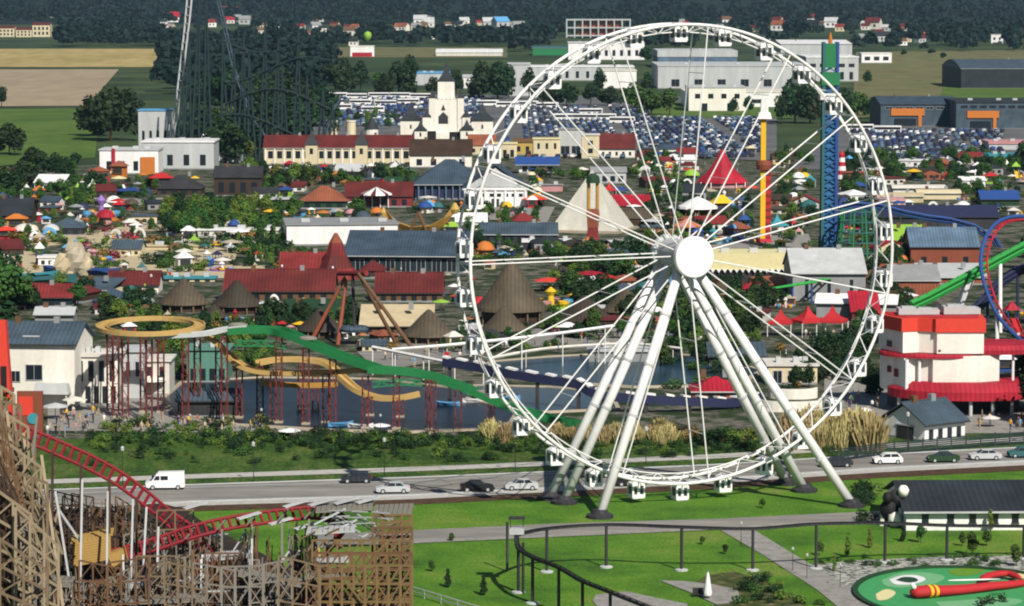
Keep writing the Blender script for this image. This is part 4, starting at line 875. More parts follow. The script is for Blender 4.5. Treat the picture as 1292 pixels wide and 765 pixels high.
for x in (420, 443):
    o = thing('round_silo', 'cream round drum tower %s' % ('left of its twin behind the arcade' if x == 420 else 'right of its twin behind the arcade'), 'tower', G(x, 172), 0, 'drum towers'); s = S(172); MB().lathe([(6 / s, 0), (6 / s, 18 / s)], 16).build('wall', 'cream', o); MB().lathe([(6.6 / s, 18 / s + .01), (6.6 / s, 20 / s)], 16).build('cornice', 'offwhite', o)
bld('white_portal', 'small white pointed portal in front of the arcade', 499, 220, 17, 3, 8, 'white', 'gable', 10, 'offwhite', axis='y', door=(.5, .35, .9, 'charcoal'), cat='portal')
# ---- temple
bld('blue_roofed_hall', 'blue hipped roof hall with columned front left of the pediment', 567, 252, 86, 18, 19, 'navy', 'hip', 30, 'bluetile', cat='hall', ov=1.2)
for k in range(10):
    x = (k / 9 - .5) * 78 / S(252); b = MB(); b.tube([(x, -.7, 0), (x, -.7, 18 / S(252))], .28, 8); b.build('column', 'steelblue', THINGS[-1])
t = bld('white_pediment_hall', 'white gabled hall with pediment and row of dark windows', 625, 262, 80, 22, 22, 'white', 'gable', 31, 'bluetile', axis='y', win=((8, .62, .8, .55),), door=(.5, .12, .5, 'charcoal'), cat='hall', ov=.6)
b = MB(); s = S(262); b.prof_y([(-42 / s, 22 / s), (42 / s, 22 / s), (42 / s, 24.4 / s), (-42 / s, 24.4 / s)], -.5, -.1); b.build('cornice', 'white', t)
for k in range(7): x = (k / 6 - .5) * 76 / s; b = MB(); b.box(x - .3, -.45, 0, x + .3, -.12, 21.5 / s); b.build('pilaster', 'white', t)
b = MB(); b.prof_y([(-38 / s, 26 / s), (38 / s, 26 / s), (0, 49 / s)], -.25, .0); b.build('pediment', 'palegrey', t)
# ---- pyramid
c = G(747, 291); s = S(303); h = 79 / s; o = thing('step_pyramid', 'smooth pale stone pyramid with a red carved column before it', 'pyramid', c)
w = 66 / s; b = MB(); n = 14; a0 = R(28)
for i in range(n):
    r0, r1 = w * (1 - i / n), w * (1 - i / n) - w * .9 / n * .98; z0, z1 = h * i / n, h * (i + 1) / n
    b.lathe([(r0, z0), (max(r1, .02), z1)], 4, ph=a0)
b.build('stone_face', 'pyramid', o); MB().lathe([(w * 1.06, 0), (w * 1.06, .7)], 4, ph=a0).build('plinth', 'stone', o)
o = thing('totem_column', 'red carved column with twin golden pillars before the pyramid', 'monument', G(748, 307)); s = S(307)
for x in (-1, 1):
    MB().tube([(x * 5.5 / s, 0, 43 / s), (x * 5.5 / s, 0, 76 / s)], 2.2 / s, 8).build('pillar', 'gold', o)
MB().taper(-8 / s, -8 / s, 0, 8 / s, 8 / s, 20 / s, 1.5 / s).build('pedestal', 'darkred', o); b = MB(); b.taper(-7 / s, -7 / s, 20.1 / s, 7 / s, 7 / s, 34 / s, -.5 / s); b.build('carved_block', 'terracotta', o); b = MB(); b.taper(-8.5 / s, -8 / s, 34.1 / s, 8.5 / s, 8 / s, 43 / s, 1 / s); b.build('capital', 'rust', o)
b = MB(); b.lathe([(9 / s, 76.1 / s), (8 / s, 84 / s), (3 / s, 88 / s)], 10); b.build('top_mask', 'darkgreen', o)
# ---- houses behind the temple
for n_, lab, x, y, w, d, h, wm, rf, rh, rm, win in (
    ('cream_house', 'cream house with arched dark doors behind the pediment hall', 637, 200, 30, 10, 18, 'cream', 'flat', 1, 'paleyellow', ((3, .1, .6, .5),)),
    ('ochre_bay', 'ochre rounded bay house between cream houses', 660, 196, 24, 8, 16, 'ochre', 'barrel', 5, 'brown', ((2, .3, .7, .4),)),
    ('cream_shop', 'cream shop house behind the blue kiosk roof', 690, 200, 34, 9, 24, 'cream', 'flat', 1, 'paleyellow', ((3, .5, .8, .3),)),
    ('grey_cube_house', 'plain grey box building left of the cream tower', 720, 198, 30, 10, 34, 'palegrey', 'flat', 1, 'grey', ((2, .1, .4, .8),)),
    ('cream_tower', 'tall narrow cream tower beside the red tiled house', 745, 201, 22, 7, 30, 'cream', 'flat', 1.5, 'offwhite', ((1, .6, .78, .3), (1, .25, .45, .3))),
    ('red_tiled_house', 'red tiled long house right of the cream tower', 778, 200, 46, 12, 12, 'warmwhite', 'gable', 18, 'tile', ((5, .3, .7, .35),)),
    ('grey_kiosk_row', 'grey flat row building behind the pyramid apex', 768, 232, 44, 8, 14, 'palegrey', 'gable', 6, 'grey', ((4, .2, .7, .6),)),
    ('rose_wall', 'low rose coloured terrace wall behind the pyramid', 683, 242, 54, 4, 8, 'pink', 'flat', 1, 'grey', ())):
    bld(n_, lab, x, y, w, d, h, wm, rf, rh, rm, win=win, cat='house' if 'house' in n_ else 'building')
bld('blue_awning_shop', 'white shop under a bright blue awning roof', 678, 219, 46, 7, 11, 'white', 'gable', 9, 'blue', win=((4, .2, .8, .6),), cat='shop', ov=1.4)
bld('crimson_roof_hall', 'crimson low roof right of the pyramid', 788, 266, 58, 12, 6, 'brown', 'gable', 12, 'crimson', cat='hall', ov=1)
bld('olive_dome_hall', 'olive rounded roof beside the crimson roof', 800, 288, 40, 12, 12, 'darkbrown', 'barrel', 12, 'thatch', cat='hall')
bld('grey_long_roof', 'dark grey market roof in front of the pediment hall', 655, 312, 96, 14, 16, 'charcoal', 'gable', 12, 'slate', win=((9, .1, .8, .4),), cat='market hall')
bld('white_counter_roof', 'white flat canopy at the left foot of the pyramid', 690, 318, 60, 6, 12, 'charcoal', 'flat', 2.5, 'white', cat='canopy')
# ---- red tent, white canopy, towers
o = thing('circus_tent', 'large crimson circus tent with sharp single peak', 'tent', G(911, 236)); s = S(236)
b = MB(); b.lathe([(34 / s, 6 / s), (32 / s, 8 / s), (20 / s, 19 / s), (9 / s, 33 / s), (3 / s, 45 / s), (.05, 48 / s)], 10, ph=.2); b.build('canopy', 'crimson', o); MB().lathe([(31 / s, 0), (31 / s, 6.4 / s)], 10, ph=.2).build('wall', 'pink', o)
for i in range(5): a = -math.pi / 2 + (i - 2) * .5; b = MB(); b.tube([(33 * math.cos(a) / s, 33 * math.sin(a) / s, 0), (33 * math.cos(a) / s, 33 * math.sin(a) / s, 7 / s)], .18, 6); b.build('pole', 'white', o)
o = thing('canopy_pavilion', 'round white canopy pavilion above the wheel hub', 'pavilion', G(880, 280)); s = S(280)
b = MB(); b.lathe([(26 / s, 17 / s), (25 / s, 20 / s), (10 / s, 28 / s), (.1, 32 / s)], 14); b.build('canopy', 'white', o)
for i in range(8): a = i * math.pi / 4; b = MB(); b.tube([(22 * math.cos(a) / s, 22 * math.sin(a) / s, 0), (22 * math.cos(a) / s, 22 * math.sin(a) / s, 19 / s)], .2, 6); b.build('post', 'terracotta', o)
o = thing('drop_tower', 'yellow and red drop tower with white head', 'ride tower', G(963, 306)); s = S(306); w = 4.2 / s
b = MB(); b.box(-w, -w, 0, w * .5, w, 158 / s); b.build('mast', 'yellow', o)
b = MB(); b.box(w * .5 + .02, -w * .8, 0, w * 2.1, w * .8, 100 / s); [b.box(w * .4, -w * .95, k / s, w * 2.2, -w * .8 + .02, (k + 3) / s, 1) for k in range(4, 98, 9)]; b.build('guide_rail', ['red', 'darkred'], o)
b = MB(); b.taper(-9 / s, -9 / s, 156 / s, 9 / s, 9 / s, 164 / s, 2 / s); b.taper(-5 / s, -5 / s, 164 / s, 5 / s, 5 / s, 181 / s, 1 / s); b.build('head', 'white', o)
b = MB(); b.lathe([(9 / s, 92 / s), (10 / s, 98 / s), (9 / s, 103 / s), (5 / s, 104 / s)], 14); b.build('seat_ring', 'rust', o)
MB().taper(-12 / s, -12 / s, 0, 12 / s, 12 / s, 5 / s, 3 / s).build('base', 'crimson', o)
o = thing('free_fall_tower', 'tall blue lattice tower with green head inside the wheel', 'ride tower', G(1045, 322)); s = S(322); w = 8.5 / s
for x in (-1, 1):
    for y in (-1, 1): b = MB(); b.box(x * w - .35, y * w - .35, 0, x * w + .35, y * w + .35, 268 / s); b.build('corner_post', 'blue' if x > 0 else 'teal', o)
b = MB(); b.box(-w * .72, -w * .72, 0, w * .72, w * .72, 212 / s); PAL['towerblue'] = (.03, .13, .30); b.build('shaft', 'towerblue', o)
b = MB(); k = 0
while k < 26:
    z0, z1 = k * 10 / s, (k + 1) * 10 / s
    for f in (-1, 1):
        b.bar((-w, f * w, z0), (w, f * w, z1), .22); b.bar((w, f * w, z0), (-w, f * w, z1), .22); b.bar((f * w, -w, z0), (f * w, w, z1), .22)
    k += 1
b.build('lattice', 'towerblue', o)
b = MB(); b.box(-w * 1.35, -w * 1.35, 214 / s, w * 1.35, w * 1.35, 230 / s); b.box(-w * 1.1, -w * 1.1, 236 / s, w * 1.1, w * 1.1, 266 / s); b.build('head', 'green', o)
b = MB(); b.box(-w * 1.5, -w * 1.5, 196 / s, w * 1.5, w * 1.5, 204 / s); b.build('gondola', 'white', o); b = MB(); b.lathe([(2.5 / s, 266 / s), (2.5 / s, 272 / s), (.1, 280 / s)], 8); b.build('beacon', 'orange', o)
for x in (-1, 1): b = MB(); b.taper(x * w - 1, -1, 0, x * w + 1, 1, 24 / s, .3); b.build('footing', 'teal', o)
# lighthouse striped
o = thing('striped_lighthouse', 'small red and white striped lighthouse right of the blue tower', 'lighthouse', G(1062, 226)); s = S(226)
for k in range(5): b = MB(); b.lathe([((6.5 - k * .6) / s, k * 5.4 / s + .01), ((6.0 - k * .6) / s, (k + 1) * 5.4 / s)], 12); b.build('band', 'red' if k % 2 else 'white', o)
b = MB(); b.lathe([(3.6 / s, 27 / s), (3.6 / s, 31 / s), (.1, 36 / s)], 10); b.build('lantern', 'red', o)
# ---- halls behind the hub
t = bld('pale_yellow_hall', 'pale yellow flat canopy hall behind the wheel hub', 948, 362, 104, 12, 22, 'charcoal', 'flat', 20, 'paleyellow', cat='hall', ov=.5)
for k in range(14): x = (k / 13 - .5) * 98 / S(362); b = MB(); b.prof_y([(x - .5, 22.4 / S(362)), (x + .5, 22.4 / S(362)), (x, 18 / S(362))], -.75, -.55); b.build('pennant', 'white', t)
t = bld('grey_gabled_hall', 'grey metal gabled hall in front of the blue tower', 1046, 380, 92, 22, 34, 'grey', 'gable', 26, 'palegrey', cat='hall', win=((3, .1, .8, .15),), seams=True)
bld('brown_shed', 'brown shed under a blue-grey low roof beyond the green fence', 1192, 336, 86, 14, 24, 'rust', 'gable', 22, 'steelblue', cat='shed', win=((3, .15, .5, .25),))
bld('lime_canopy', 'lime green canopy roof beside the brown shed', 1148, 316, 46, 10, 12, 'darkbrown', 'shed', 16, 'lime', cat='canopy')
bld('tilted_grey_roof', 'low pale grey shed roof under the brown shed', 1205, 360, 80, 14, 10, 'terracotta', 'shed', 10, 'palegrey', cat='shed')
bld('orange_brown_shed', 'terracotta sided shed with grey roof behind the white station', 1155, 378, 60, 14, 24, 'terracotta', 'gable', 16, 'grey', cat='shed')
bld('white_walkway', 'long white roofed walkway left of the red and white building', 1080, 402, 100, 8, 18, 'grey', 'gable', 10, 'white', rz=-10, cat='walkway')
bld('dark_red_awning', 'dark red slanted awning above the white walkway', 1092, 406, 34, 6, 12, 'darkred', 'shed', 22, 'crimson', cat='awning')
for i, (x, w, c) in enumerate(((1135, 60, 'sand'), (1160, 66, 'offwhite'), (1118, 46, 'pink'), (1185, 54, 'cream'))):
    bld('rock_terrace', ('lowest', 'upper', 'rosy', 'end')[i] + ' pale rock terrace behind the right wheel rim', x, (256, 246, 262, 252)[i], w, 8, 8, c, 'barrel', 4, c, cat='rockwork', group='rock terraces')
bld('blue_roof_shop', 'bright blue roofed stall behind the red loop', 1262, 262, 48, 10, 10, 'darkgreen', 'gable', 10, 'blue', cat='stall')
bld('teal_stage', 'pale teal roofed stage at the far right', 1268, 208, 52, 12, 8, 'grey', 'flat', 5, 'cyan', cat='stage')
bld('pale_pink_hall', 'pale flat hall behind the teal stage', 1278, 190, 60, 20, 8, 'palegrey', 'flat', 3, 'pink', cat='hall')
bld('dark_coaster_hall', 'dark long hall in front of the rock terraces', 1160, 292, 200, 16, 18, 'charcoal', 'gable', 12, 'navy', cat='hall')
# ---- coaster station and steel coaster at the left rear
for n_, lab, x, y, w, d, h, wm, rf, rh, rm in (
    ('station_block', 'white front block of the grey coaster station', 163, 220, 74, 16, 30, 'white', 'flat', 1.5, 'palegrey'), ('station_hall', 'grey main hall of the coaster station', 225, 214, 90, 20, 34, 'palegrey', 'flat', 2, 'white'),
    ('station_wing', 'low pale wing at the right end of the coaster station', 278, 206, 50, 14, 26, 'palegrey', 'shed', 8, 'white'), ('station_tower', 'pale blue-grey ribbed block rising from the coaster station', 195, 196, 40, 10, 56, 'palegrey', 'flat', 1.5, 'skyblue')):
    bld(n_, lab, x, y, w, d, h, wm, rf, rh, rm, win=((4, .15, .55, .35),), cat='station building')
MB().box(-6, -.5, 0, -4.8, -.05, 9).build('pink_banner', 'crimson', [t for t in THINGS if t.name.startswith('station_block')][0]); MB().box(4, -.5, 0, 9, -.05, 6).build('mural', 'orange', [t for t in THINGS if t.name.startswith('station_block')][0])
o = thing('steel_coaster', 'towering dark steel lattice coaster with pale lift hill', 'roller coaster', G(320, 202))
inv = lambda p: Vector(p) - o.location
lift = [inv(A(x, y, 198)) for x, y in ((214, 190), (222, 150), (229, 90), (236, 30), (240, -12), (246, -34), (256, -38), (268, -26), (280, 20), (296, 90), (318, 150), (345, 185), (380, 192), (410, 170), (420, 140), (432, 120))]
def track_mesh(pts, gauge, r, step, n=6, spine=None, bank=0.0):
    b = MB(); pts = [Vector(p) for p in pts]; dense = []
    for p, q_ in zip(pts, pts[1:]):
        k = max(1, int((q_ - p).length / step)); dense += [p.lerp(q_, i / k) for i in range(k)]
    dense.append(pts[-1]); L_, R_ = [], []
    for i, p in enumerate(dense):
        d = (dense[min(i + 1, len(dense) - 1)] - dense[max(i - 1, 0)]).normalized(); x = d.cross(Vector((0, 0, 1)));
        x = x.normalized() if x.length > .05 else Vector((0, 1, 0)); u = x.cross(d)
        if bank: x, u = x * math.cos(bank) + u * math.sin(bank), u * math.cos(bank) - x * math.sin(bank)
        L_.append(p - x * gauge / 2); R_.append(p + x * gauge / 2)
        b.bar(p - x * gauge / 2, p + x * gauge / 2, r * 1.3)
        if spine: b.bar(p - x * gauge / 2, p - u * spine, r); b.bar(p + x * gauge / 2, p - u * spine, r)
    b.tube(L_, r, n); b.tube(R_, r, n)
    if spine:
        sp_ = [p - (( dense[min(i + 1, len(dense) - 1)] - dense[max(i - 1, 0)]).normalized().cross(Vector((0, 0, 1))).normalized().cross((dense[min(i + 1, len(dense) - 1)] - dense[max(i - 1, 0)]).normalized())) * spine for i, p in enumerate(dense)]
        b.tube(sp_, r * 1.8, n)
    return b
track_mesh(lift[:6], 2.6, .38, 3.2).build('lift_track', 'silver', o); track_mesh(lift[5:], 2.2, .32, 3.2).build('drop_track', 'slate', o)
q = random.Random(4)
for x, top, dx in ((228, 96, 2), (236, 40, 3), (246, -20, 6), (262, -20, -2), (284, 40, -3), (292, 60, 4), (304, 40, 4), (318, 66, -4), (332, 20, 3), (346, 50, 5), (360, 88, -4), (374, 30, 3), (390, 96, -3), (404, 112, 4), (418, 130, 2)):
    f1, f2, tp = inv(A(x - 5, 203, 203)), inv(A(x + 5, 203, 203)), inv(A(x + dx, top, 203)); b = MB(); b.tube([f1, tp], .55, 6, r1=.3); b.tube([f2, tp], .55, 6, r1=.3)
    for k in range(1, 7): b.bar(f1.lerp(tp, k / 7), f2.lerp(tp, min(1, (k + 1) / 7)), .2); b.bar(f1.lerp(tp, k / 7), f2.lerp(tp, k / 7), .2)
    b.build('support_tower', 'dkteal', o)
for y0, k in ((50, 0), (88, 1), (128, 2), (160, 3)):
    pts = [inv(A(x, y0 + 16 * math.sin((x - 280) * .03 + k * 1.4), 203)) for x in range(284, 424, 10)]; track_mesh(pts, 2.0, .22, 4).build('dark_track', 'dkteal', o)
# ---- middle left: fun land
for n_, lab, x, y, w, d, h, wm, rf, rh, rm in (
    ('dark_pavilion', 'dark umbrella-shaped pavilion roof behind the slide meadow', 226, 246, 56, 12, 8, 'darkbrown', 'hip', 16, 'charcoal'), ('brown_barn', 'dark brown barn with white panel on the rise', 300, 248, 60, 12, 24, 'darkbrown', 'gable', 12, 'charcoal'),
    ('dark_shed', 'dark slate shed roof at the far left of the fun land', 14, 284, 50, 12, 12, 'darkbrown', 'gable', 20, 'slatedark'), ('grey_roof_stall', 'grey flat hipped stall left of the slides', 82, 298, 44, 10, 10, 'charcoal', 'hip', 12, 'slate'),
    ('red_strip_shop', 'brick red strip roof in front of the sand square', 168, 372, 64, 8, 12, 'warmwhite', 'gable', 15, 'tile'), ('long_red_roof_shop', 'long brick red roof beside the thatched huts', 352, 382, 138, 12, 14, 'brown', 'gable', 24, 'tile'),
    ('long_red_roof_annex', 'lower brick red roof at the right of the swing legs', 516, 382, 84, 12, 12, 'brown', 'gable', 22, 'tile'), ('dark_red_house', 'dark red roofed house below the mountain ride', 384, 352, 62, 12, 12, 'darkbrown', 'gable', 18, 'darkred'),
    ('red_cap_roof', 'small bright red roof right of the mountain ride', 470, 352, 30, 8, 10, 'darkbrown', 'hip', 12, 'tile'), ('far_left_red_roof', 'faded red roof strip at the far left', 44, 388, 92, 9, 12, 'dkteal', 'gable', 14, 'darkred'),
    ('blue_grey_shop', 'slate blue roofed stall left of the thatched huts', 138, 392, 42, 10, 12, 'navy', 'hip', 14, 'bluetile'), ('teal_counter', 'turquoise edged low stall behind the thatched huts', 236, 356, 70, 4, 4, 'cream', 'flat', 2, 'cyan'),
    ('sand_terrace', 'long low sandstone terrace behind the sand square', 190, 316, 120, 5, 5, 'sand', 'flat', 1, 'sand'),
    ('market_roof', 'terracotta tent-shaped roof left of the striped awning', 408, 264, 60, 12, 10, 'darkgreen', 'hip', 18, 'terracotta'), ('east_market_roof', 'brick red market hall behind the striped awning', 478, 262, 84, 12, 14, 'darkred', 'gable', 16, 'tile'),
    ('green_dome_hall', 'dark green rounded roof left of the blue temple roof', 505, 248, 38, 10, 12, 'darkbrown', 'barrel', 12, 'darkgreen'), ('olive_hall', 'grey-green flat hall beside the swing', 392, 410, 70, 12, 14, 'grey', 'shed', 10, 'darkgreen'),
    ('plank_stage', 'pale canvas stage roof behind the flume', 500, 424, 90, 10, 12, 'brown', 'shed', 20, 'sand'), ('rear_white_wall', 'low white terrace shop at the left of the fountain', 300, 300, 100, 6, 9, 'offwhite', 'flat', 2, 'white')):
    bld(n_, lab, x, y, w, d, h, wm, rf, rh, rm, win=() if 'terrace' in n_ else ((max(2, int(w / 14)), .2, .75, .5),), cat='shop' if 'shop' in n_ or 'stall' in n_ else 'building', seams=rf == 'gable')
bld('flat_white_hall', 'flat roofed hall with long white front wall', 432, 310, 140, 22, 26, 'white', 'flat', 1.6, 'grey', rz=6, cat='hall', side=(-1, 3, .2, .6, .3))
bld('slate_blue_hall', 'long slate blue sloped roof hall with open dark front', 512, 345, 148, 22, 22, 'dkteal', 'gable', 26, 'bluetile', rz=-5, cat='hall', win=((7, .1, .8, .55),), ov=1.0, seams=True)
o = thing('rock_wall', 'sandy rock face at the left of the sand square', 'rockwork', G(92, 348)); s = S(348)
for i, (x, z, r) in enumerate(((-10, 12, 13), (4, 18, 15), (13, 10, 11), (-2, 32, 9))): b = MB(); b.blob((x / s, i * .4, z / s), r / s, n=11, seed=i, jit=.22, sz=1.25); b.build('boulder', ('sand', 'stone', 'sand', 'stone')[i], o)
o = thing('striped_awning', 'white and red radial striped round awning', 'awning', G(475, 262)); s = S(262)
b = MB(); b.lathe([(20 / s, 16 / s), (19 / s, 18 / s), (.1, 26 / s)], 20, mats=[0, 0, 1]); b.build('canopy', ['white', 'tile'], o); [MB().tube([(x / s, -4 / s, 0), (x / s, -4 / s, 17 / s)], .15, 6).build('post', 'white', o) for x in (-15, -5, 5, 15)]
# golden ship
o = thing('golden_ship', 'golden carved swing ship with curled ends', 'ride', G(528, 304)); s = S(304); b = MB()
st = [(-42, 30, 2), (-30, 14, 8), (-10, 7, 10), (14, 8, 10), (32, 18, 8), (44, 34, 2)]
for (x0, z0, w0), (x1, z1, w1) in zip(st, st[1:]):
    b.add([(x0 / s, -w0 / s, (z0 + 11) / s), (x0 / s, 0, z0 / s), (x0 / s, w0 / s, (z0 + 11) / s), (x1 / s, -w1 / s, (z1 + 11) / s), (x1 / s, 0, z1 / s), (x1 / s, w1 / s, (z1 + 11) / s)], [(0, 1, 4, 3), (1, 2, 5, 4), (2, 0, 3, 5)])
b.build('hull', 'gold', o); b = MB(); b.lathe([(3 / s, 34 / s), (6 / s, 40 / s), (2 / s, 48 / s)], 8, c=(46 / s, 0, 0)); b.build('figurehead', 'ochre', o); b = MB(); b.lathe([(2 / s, 30 / s), (4 / s, 36 / s), (1 / s, 42 / s)], 8, c=(-44 / s, 0, 0)); b.build('stern_scroll', 'ochre', o)
for x in (-16, 16):
    b = MB(); b.tube([(x / s, 10 / s, 0), (0, 10 / s, 36 / s)], .35, 7); b.tube([(x / s, -10 / s, 0), (0, -10 / s, 36 / s)], .35, 7); b.build('frame', 'brown', o)
# mountain ride cone tower in dark red
o = thing('red_peak_tower', 'dark red stepped peak tower rising over the red roofs', 'tower', G(424, 352)); s = S(352)
for k, (r0, r1, z0, z1, m) in enumerate(((30, 24, 0, 14, 'darkred'), (22, 14, 14, 30, 'tile'), (13, 9, 30, 46, 'darkred'), (9, 2, 46, 58, 'rust'))):
    b = MB(); b.lathe([(r0 / s, z0 / s + .01), (r1 / s, z1 / s)], 8, ph=.3); b.build('tier', m, o)
# giant swing
o = thing('giant_swing', 'giant swing ride of four rust red legs', 'ride', G(452, 436)); inv = lambda p: Vector(p) - o.location
ap1, ap2 = inv(A(438, 345, 432)), inv(A(452, 345, 438)); 
for fx, fy, gy, ap in ((392, 430, 432, ap1), (426, 430, 436, ap1), (500, 428, 434, ap2), (522, 436, 442, ap2)):
    b = MB(); b.tube([inv(G(fx, gy)), ap], .42, 8, r1=.3); b.build('leg', 'rust' if fx < 480 else 'brown', o)
b = MB(); b.tube([ap1 - Vector((1.5, 0, 0)), ap2 + Vector((1.5, 0, 0))], .5, 10); b.build('axle', 'darkred', o)
pv = inv(A(447, 415, 435)); b = MB(); b.tube([(ap1 + ap2) / 2, pv], .3, 8); b.build('arm', 'charcoal', o); b = MB(); b.lathe([(2.6, -.5), (2.8, 0), (2.4, .5)], 14, c=pv); b.build('seat_ring', 'slate', o)
# big thatched cones
for x, y, w, h, m, lab in ((645, 408, 92, 80, 'thatch', 'great brown thatched cone behind the left wheel rim'), (232, 392, 66, 42, 'thatch', 'grey-brown thatched hut nearest the sand square'), (299, 394, 66, 41, 'thatchdark', 'darker thatched hut beside the long red roof'), (404, 424, 62, 36, 'thatchdark', 'dark thatched hut below the swing legs'), (541, 432, 70, 42, 'thatch', 'wide thatched hut with white sign right of the stage'),
                        (636, 424, 60, 38, 'thatch', 'low thatched hut at the foot of the great cone'), (737, 412, 76, 40, 'thatchdark', 'thatched hut under the left wheel spokes'), (790, 400, 66, 36, 'thatch', 'thatched hut just left of the wheel legs'), (270, 404, 40, 20, 'thatchdark', 'flat dark thatched roof behind the flume ring')):
    o = thing('thatched_hut', lab, 'hut', G(x, y), 0, 'thatched huts'); s = S(y); r = w / 2 / s; H = h / s
    b = MB(); b.lathe([(r, H * .22), (r * .97, H * .27), (r * .62, H * .52), (r * .3, H * .8), (r * .08, H * .97), (.02, H)], 24); b.build('roof', m, o)
    MB().lathe([(r * .82, 0), (r * .82, H * .3)], 20).build('wall', 'darkbrown', o)
    for k in range(5):
        a = -math.pi / 2 + (k - 2) * .5; b = MB(); b.tube([(r * .92 * math.cos(a), r * .92 * math.sin(a), 0), (r * .92 * math.cos(a), r * .92 * math.sin(a), H * .27)], .16, 6); b.build('post', 'wood', o)
def smooth3(pts, n=4):
    out = []
    for i in range(len(pts) - 1):
        p0, p1, p2, p3 = pts[max(i - 1, 0)], pts[i], pts[i + 1], pts[min(i + 2, len(pts) - 1)]
        out += [.5 * ((2 * p1) + (p2 - p0) * t + (2 * p0 - 5 * p1 + 4 * p2 - p3) * t * t + (3 * p1 - p0 - 3 * p2 + p3) * t ** 3) for t in (k / n for k in range(n))]
    return out + [pts[-1]]
# ---- the coasters at the right edge
o = thing('blue_coaster', 'low blue tubular coaster with lattice posts beyond the brown shed', 'roller coaster', G(1150, 312)); inv = lambda p: Vector(p) - o.location
track_mesh([inv(A(x, y, 312)) for x, y in ((1052, 262), (1080, 256), (1110, 258), (1140, 266), (1170, 272), (1200, 276), (1230, 284), (1256, 300), (1270, 322), (1300, 330))], 1.6, .3, 2.2, spine=.9).build('track', 'blue', o)
for x, y in ((1056, 262), (1078, 257), (1096, 258), (1114, 259), (1136, 266), (1160, 271), (1184, 275), (1208, 279), (1232, 286), (1254, 300)):
    b = MB(); b.tube([inv(G(x, 312)), inv(A(x, y, 312))], .22, 7); b.build('post', 'darkgreen', o)
o = thing('green_fence_ride', 'green rail kiddie coaster on blue posts behind the wheel legs', 'roller coaster', G(1000, 386)); inv = lambda p: Vector(p) - o.location
track_mesh([inv(A(x, y, g)) for x, y, g in ((950, 360, 386), (975, 364, 386), (1000, 360, 386), (1025, 356, 384), (1044, 352, 380), (1046, 362, 376), (1020, 368, 376), (990, 374, 380), (960, 372, 384), (950, 360, 386))], 1.2, .22, 1.6).build('track', 'brightgreen', o)
for x, y, g in ((952, 361, 386), (974, 364, 386), (1000, 361, 386), (1024, 357, 384), (1042, 354, 380), (990, 374, 380), (1018, 369, 377)):
    b = MB(); b.tube([inv(G(x, g)), inv(A(x, y + 1, g))], .2, 6); b.build('post', 'blue', o)
o = thing('green_lattice_ride', 'tall teal lattice cage ride beside the blue tower foot', 'ride', G(1082, 326)); s = S(326)
for k in range(10): a = k * math.pi / 5; b = MB(); b.tube([(30 * math.cos(a) / s, 30 * math.sin(a) / s, 0), (22 * math.cos(a) / s, 22 * math.sin(a) / s, 62 / s)], .25, 6); b.build('leg', 'green', o)
for k in range(5): b = MB(); b.sweep([((30 - 1.6 * k) * math.cos(t * .5236) / s, (30 - 1.6 * k) * math.sin(t * .5236) / s, (8 + k * 13) / s) for t in range(12)], [(-.15, -.15), (.15, -.15), (.15, .15), (-.15, .15)], closed=True); b.build('ring', 'teal', o)
o = thing('red_loop_coaster', 'crimson vertical loop of a steel coaster by the frame edge', 'roller coaster', G(1275, 425)); inv = lambda p: Vector(p) - o.location
cl = [(1300, 438, 432), (1275, 418, 430), (1256, 395, 428), (1243, 365, 426), (1237, 335, 424), (1241, 308, 422), (1254, 287, 420), (1275, 278, 418), (1300, 281, 416), (1322, 305, 414), (1332, 340, 412), (1322, 380, 410), (1295, 410, 408), (1265, 424, 406)]
pts = [inv(A(*c)) for c in cl]; b = MB(); pts = smooth3(pts); b.tube(pts, .2, 8); b.tube([p + Vector((1.3, .2, 0)) for p in pts], .2, 8)
b.tube([p + Vector((.6, .1, -.0)) * 1.0 + (p - inv(A(1285, 345, 420))).normalized() * .7 for p in pts], .36, 8, 1)
for p in pts[::1]: b.bar(p, p + Vector((1.3, .2, 0)), .2)
b.build('track', ['crimson', 'blue'], o)
for x, y, g in ((1258, 398, 428), (1320, 305, 420), (1285, 420, 430)): b = MB(); b.tube([inv(G(x, g)), inv(A(x, y, g))], .4, 8); b.build('support', 'white', o)
o = thing('green_track_coaster', 'bright green straight coaster track on a white strut', 'roller coaster', G(1225, 418)); inv = lambda p: Vector(p) - o.location
track_mesh([inv(A(x, y, g)) for x, y, g in ((1150, 382, 420), (1172, 372, 420), (1200, 357, 420), (1230, 341, 420), (1265, 322, 420), (1310, 298, 420))], 1.5, .38, 1.6, spine=.9).build('track', 'brightgreen', o)
for x0, x1 in ((1197, 1226), (1203, 1231)): b = MB(); b.tube([inv(A(x0, 410, 418)), inv(A(x1, 343, 420))], .42, 8); b.build('strut', 'white', o)
b = MB(); b.tube([inv(G(1262, 420)), inv(A(1262, 325, 420))], .4, 8); b.build('support', 'white', o)
o = thing('purple_track_coaster', 'dark violet coaster track curving behind the green one', 'roller coaster', G(1270, 410)); inv = lambda p: Vector(p) - o.location
track_mesh([inv(A(x, y, 408)) for x, y in ((1225, 392), (1245, 372), (1262, 352), (1285, 338), (1310, 330))], 1.4, .45, 1.8, spine=.8).build('track', 'navy', o); [MB().tube([inv(G(x, 408)), inv(A(x, y, 408))], .3, 7).build('support', 'navy', o) for x, y in ((1246, 372), (1284, 339))]
for i, x in enumerate((985, 1019, 1050)):
    small('tent', x, 424, 38 if i else 34, 'red', label=('red peaked tent with golden figures, first of the row left of the dark hedge', 'middle red peaked tent of the row', 'third red peaked tent, nearest the tiered building')[i], stretch=1.15)
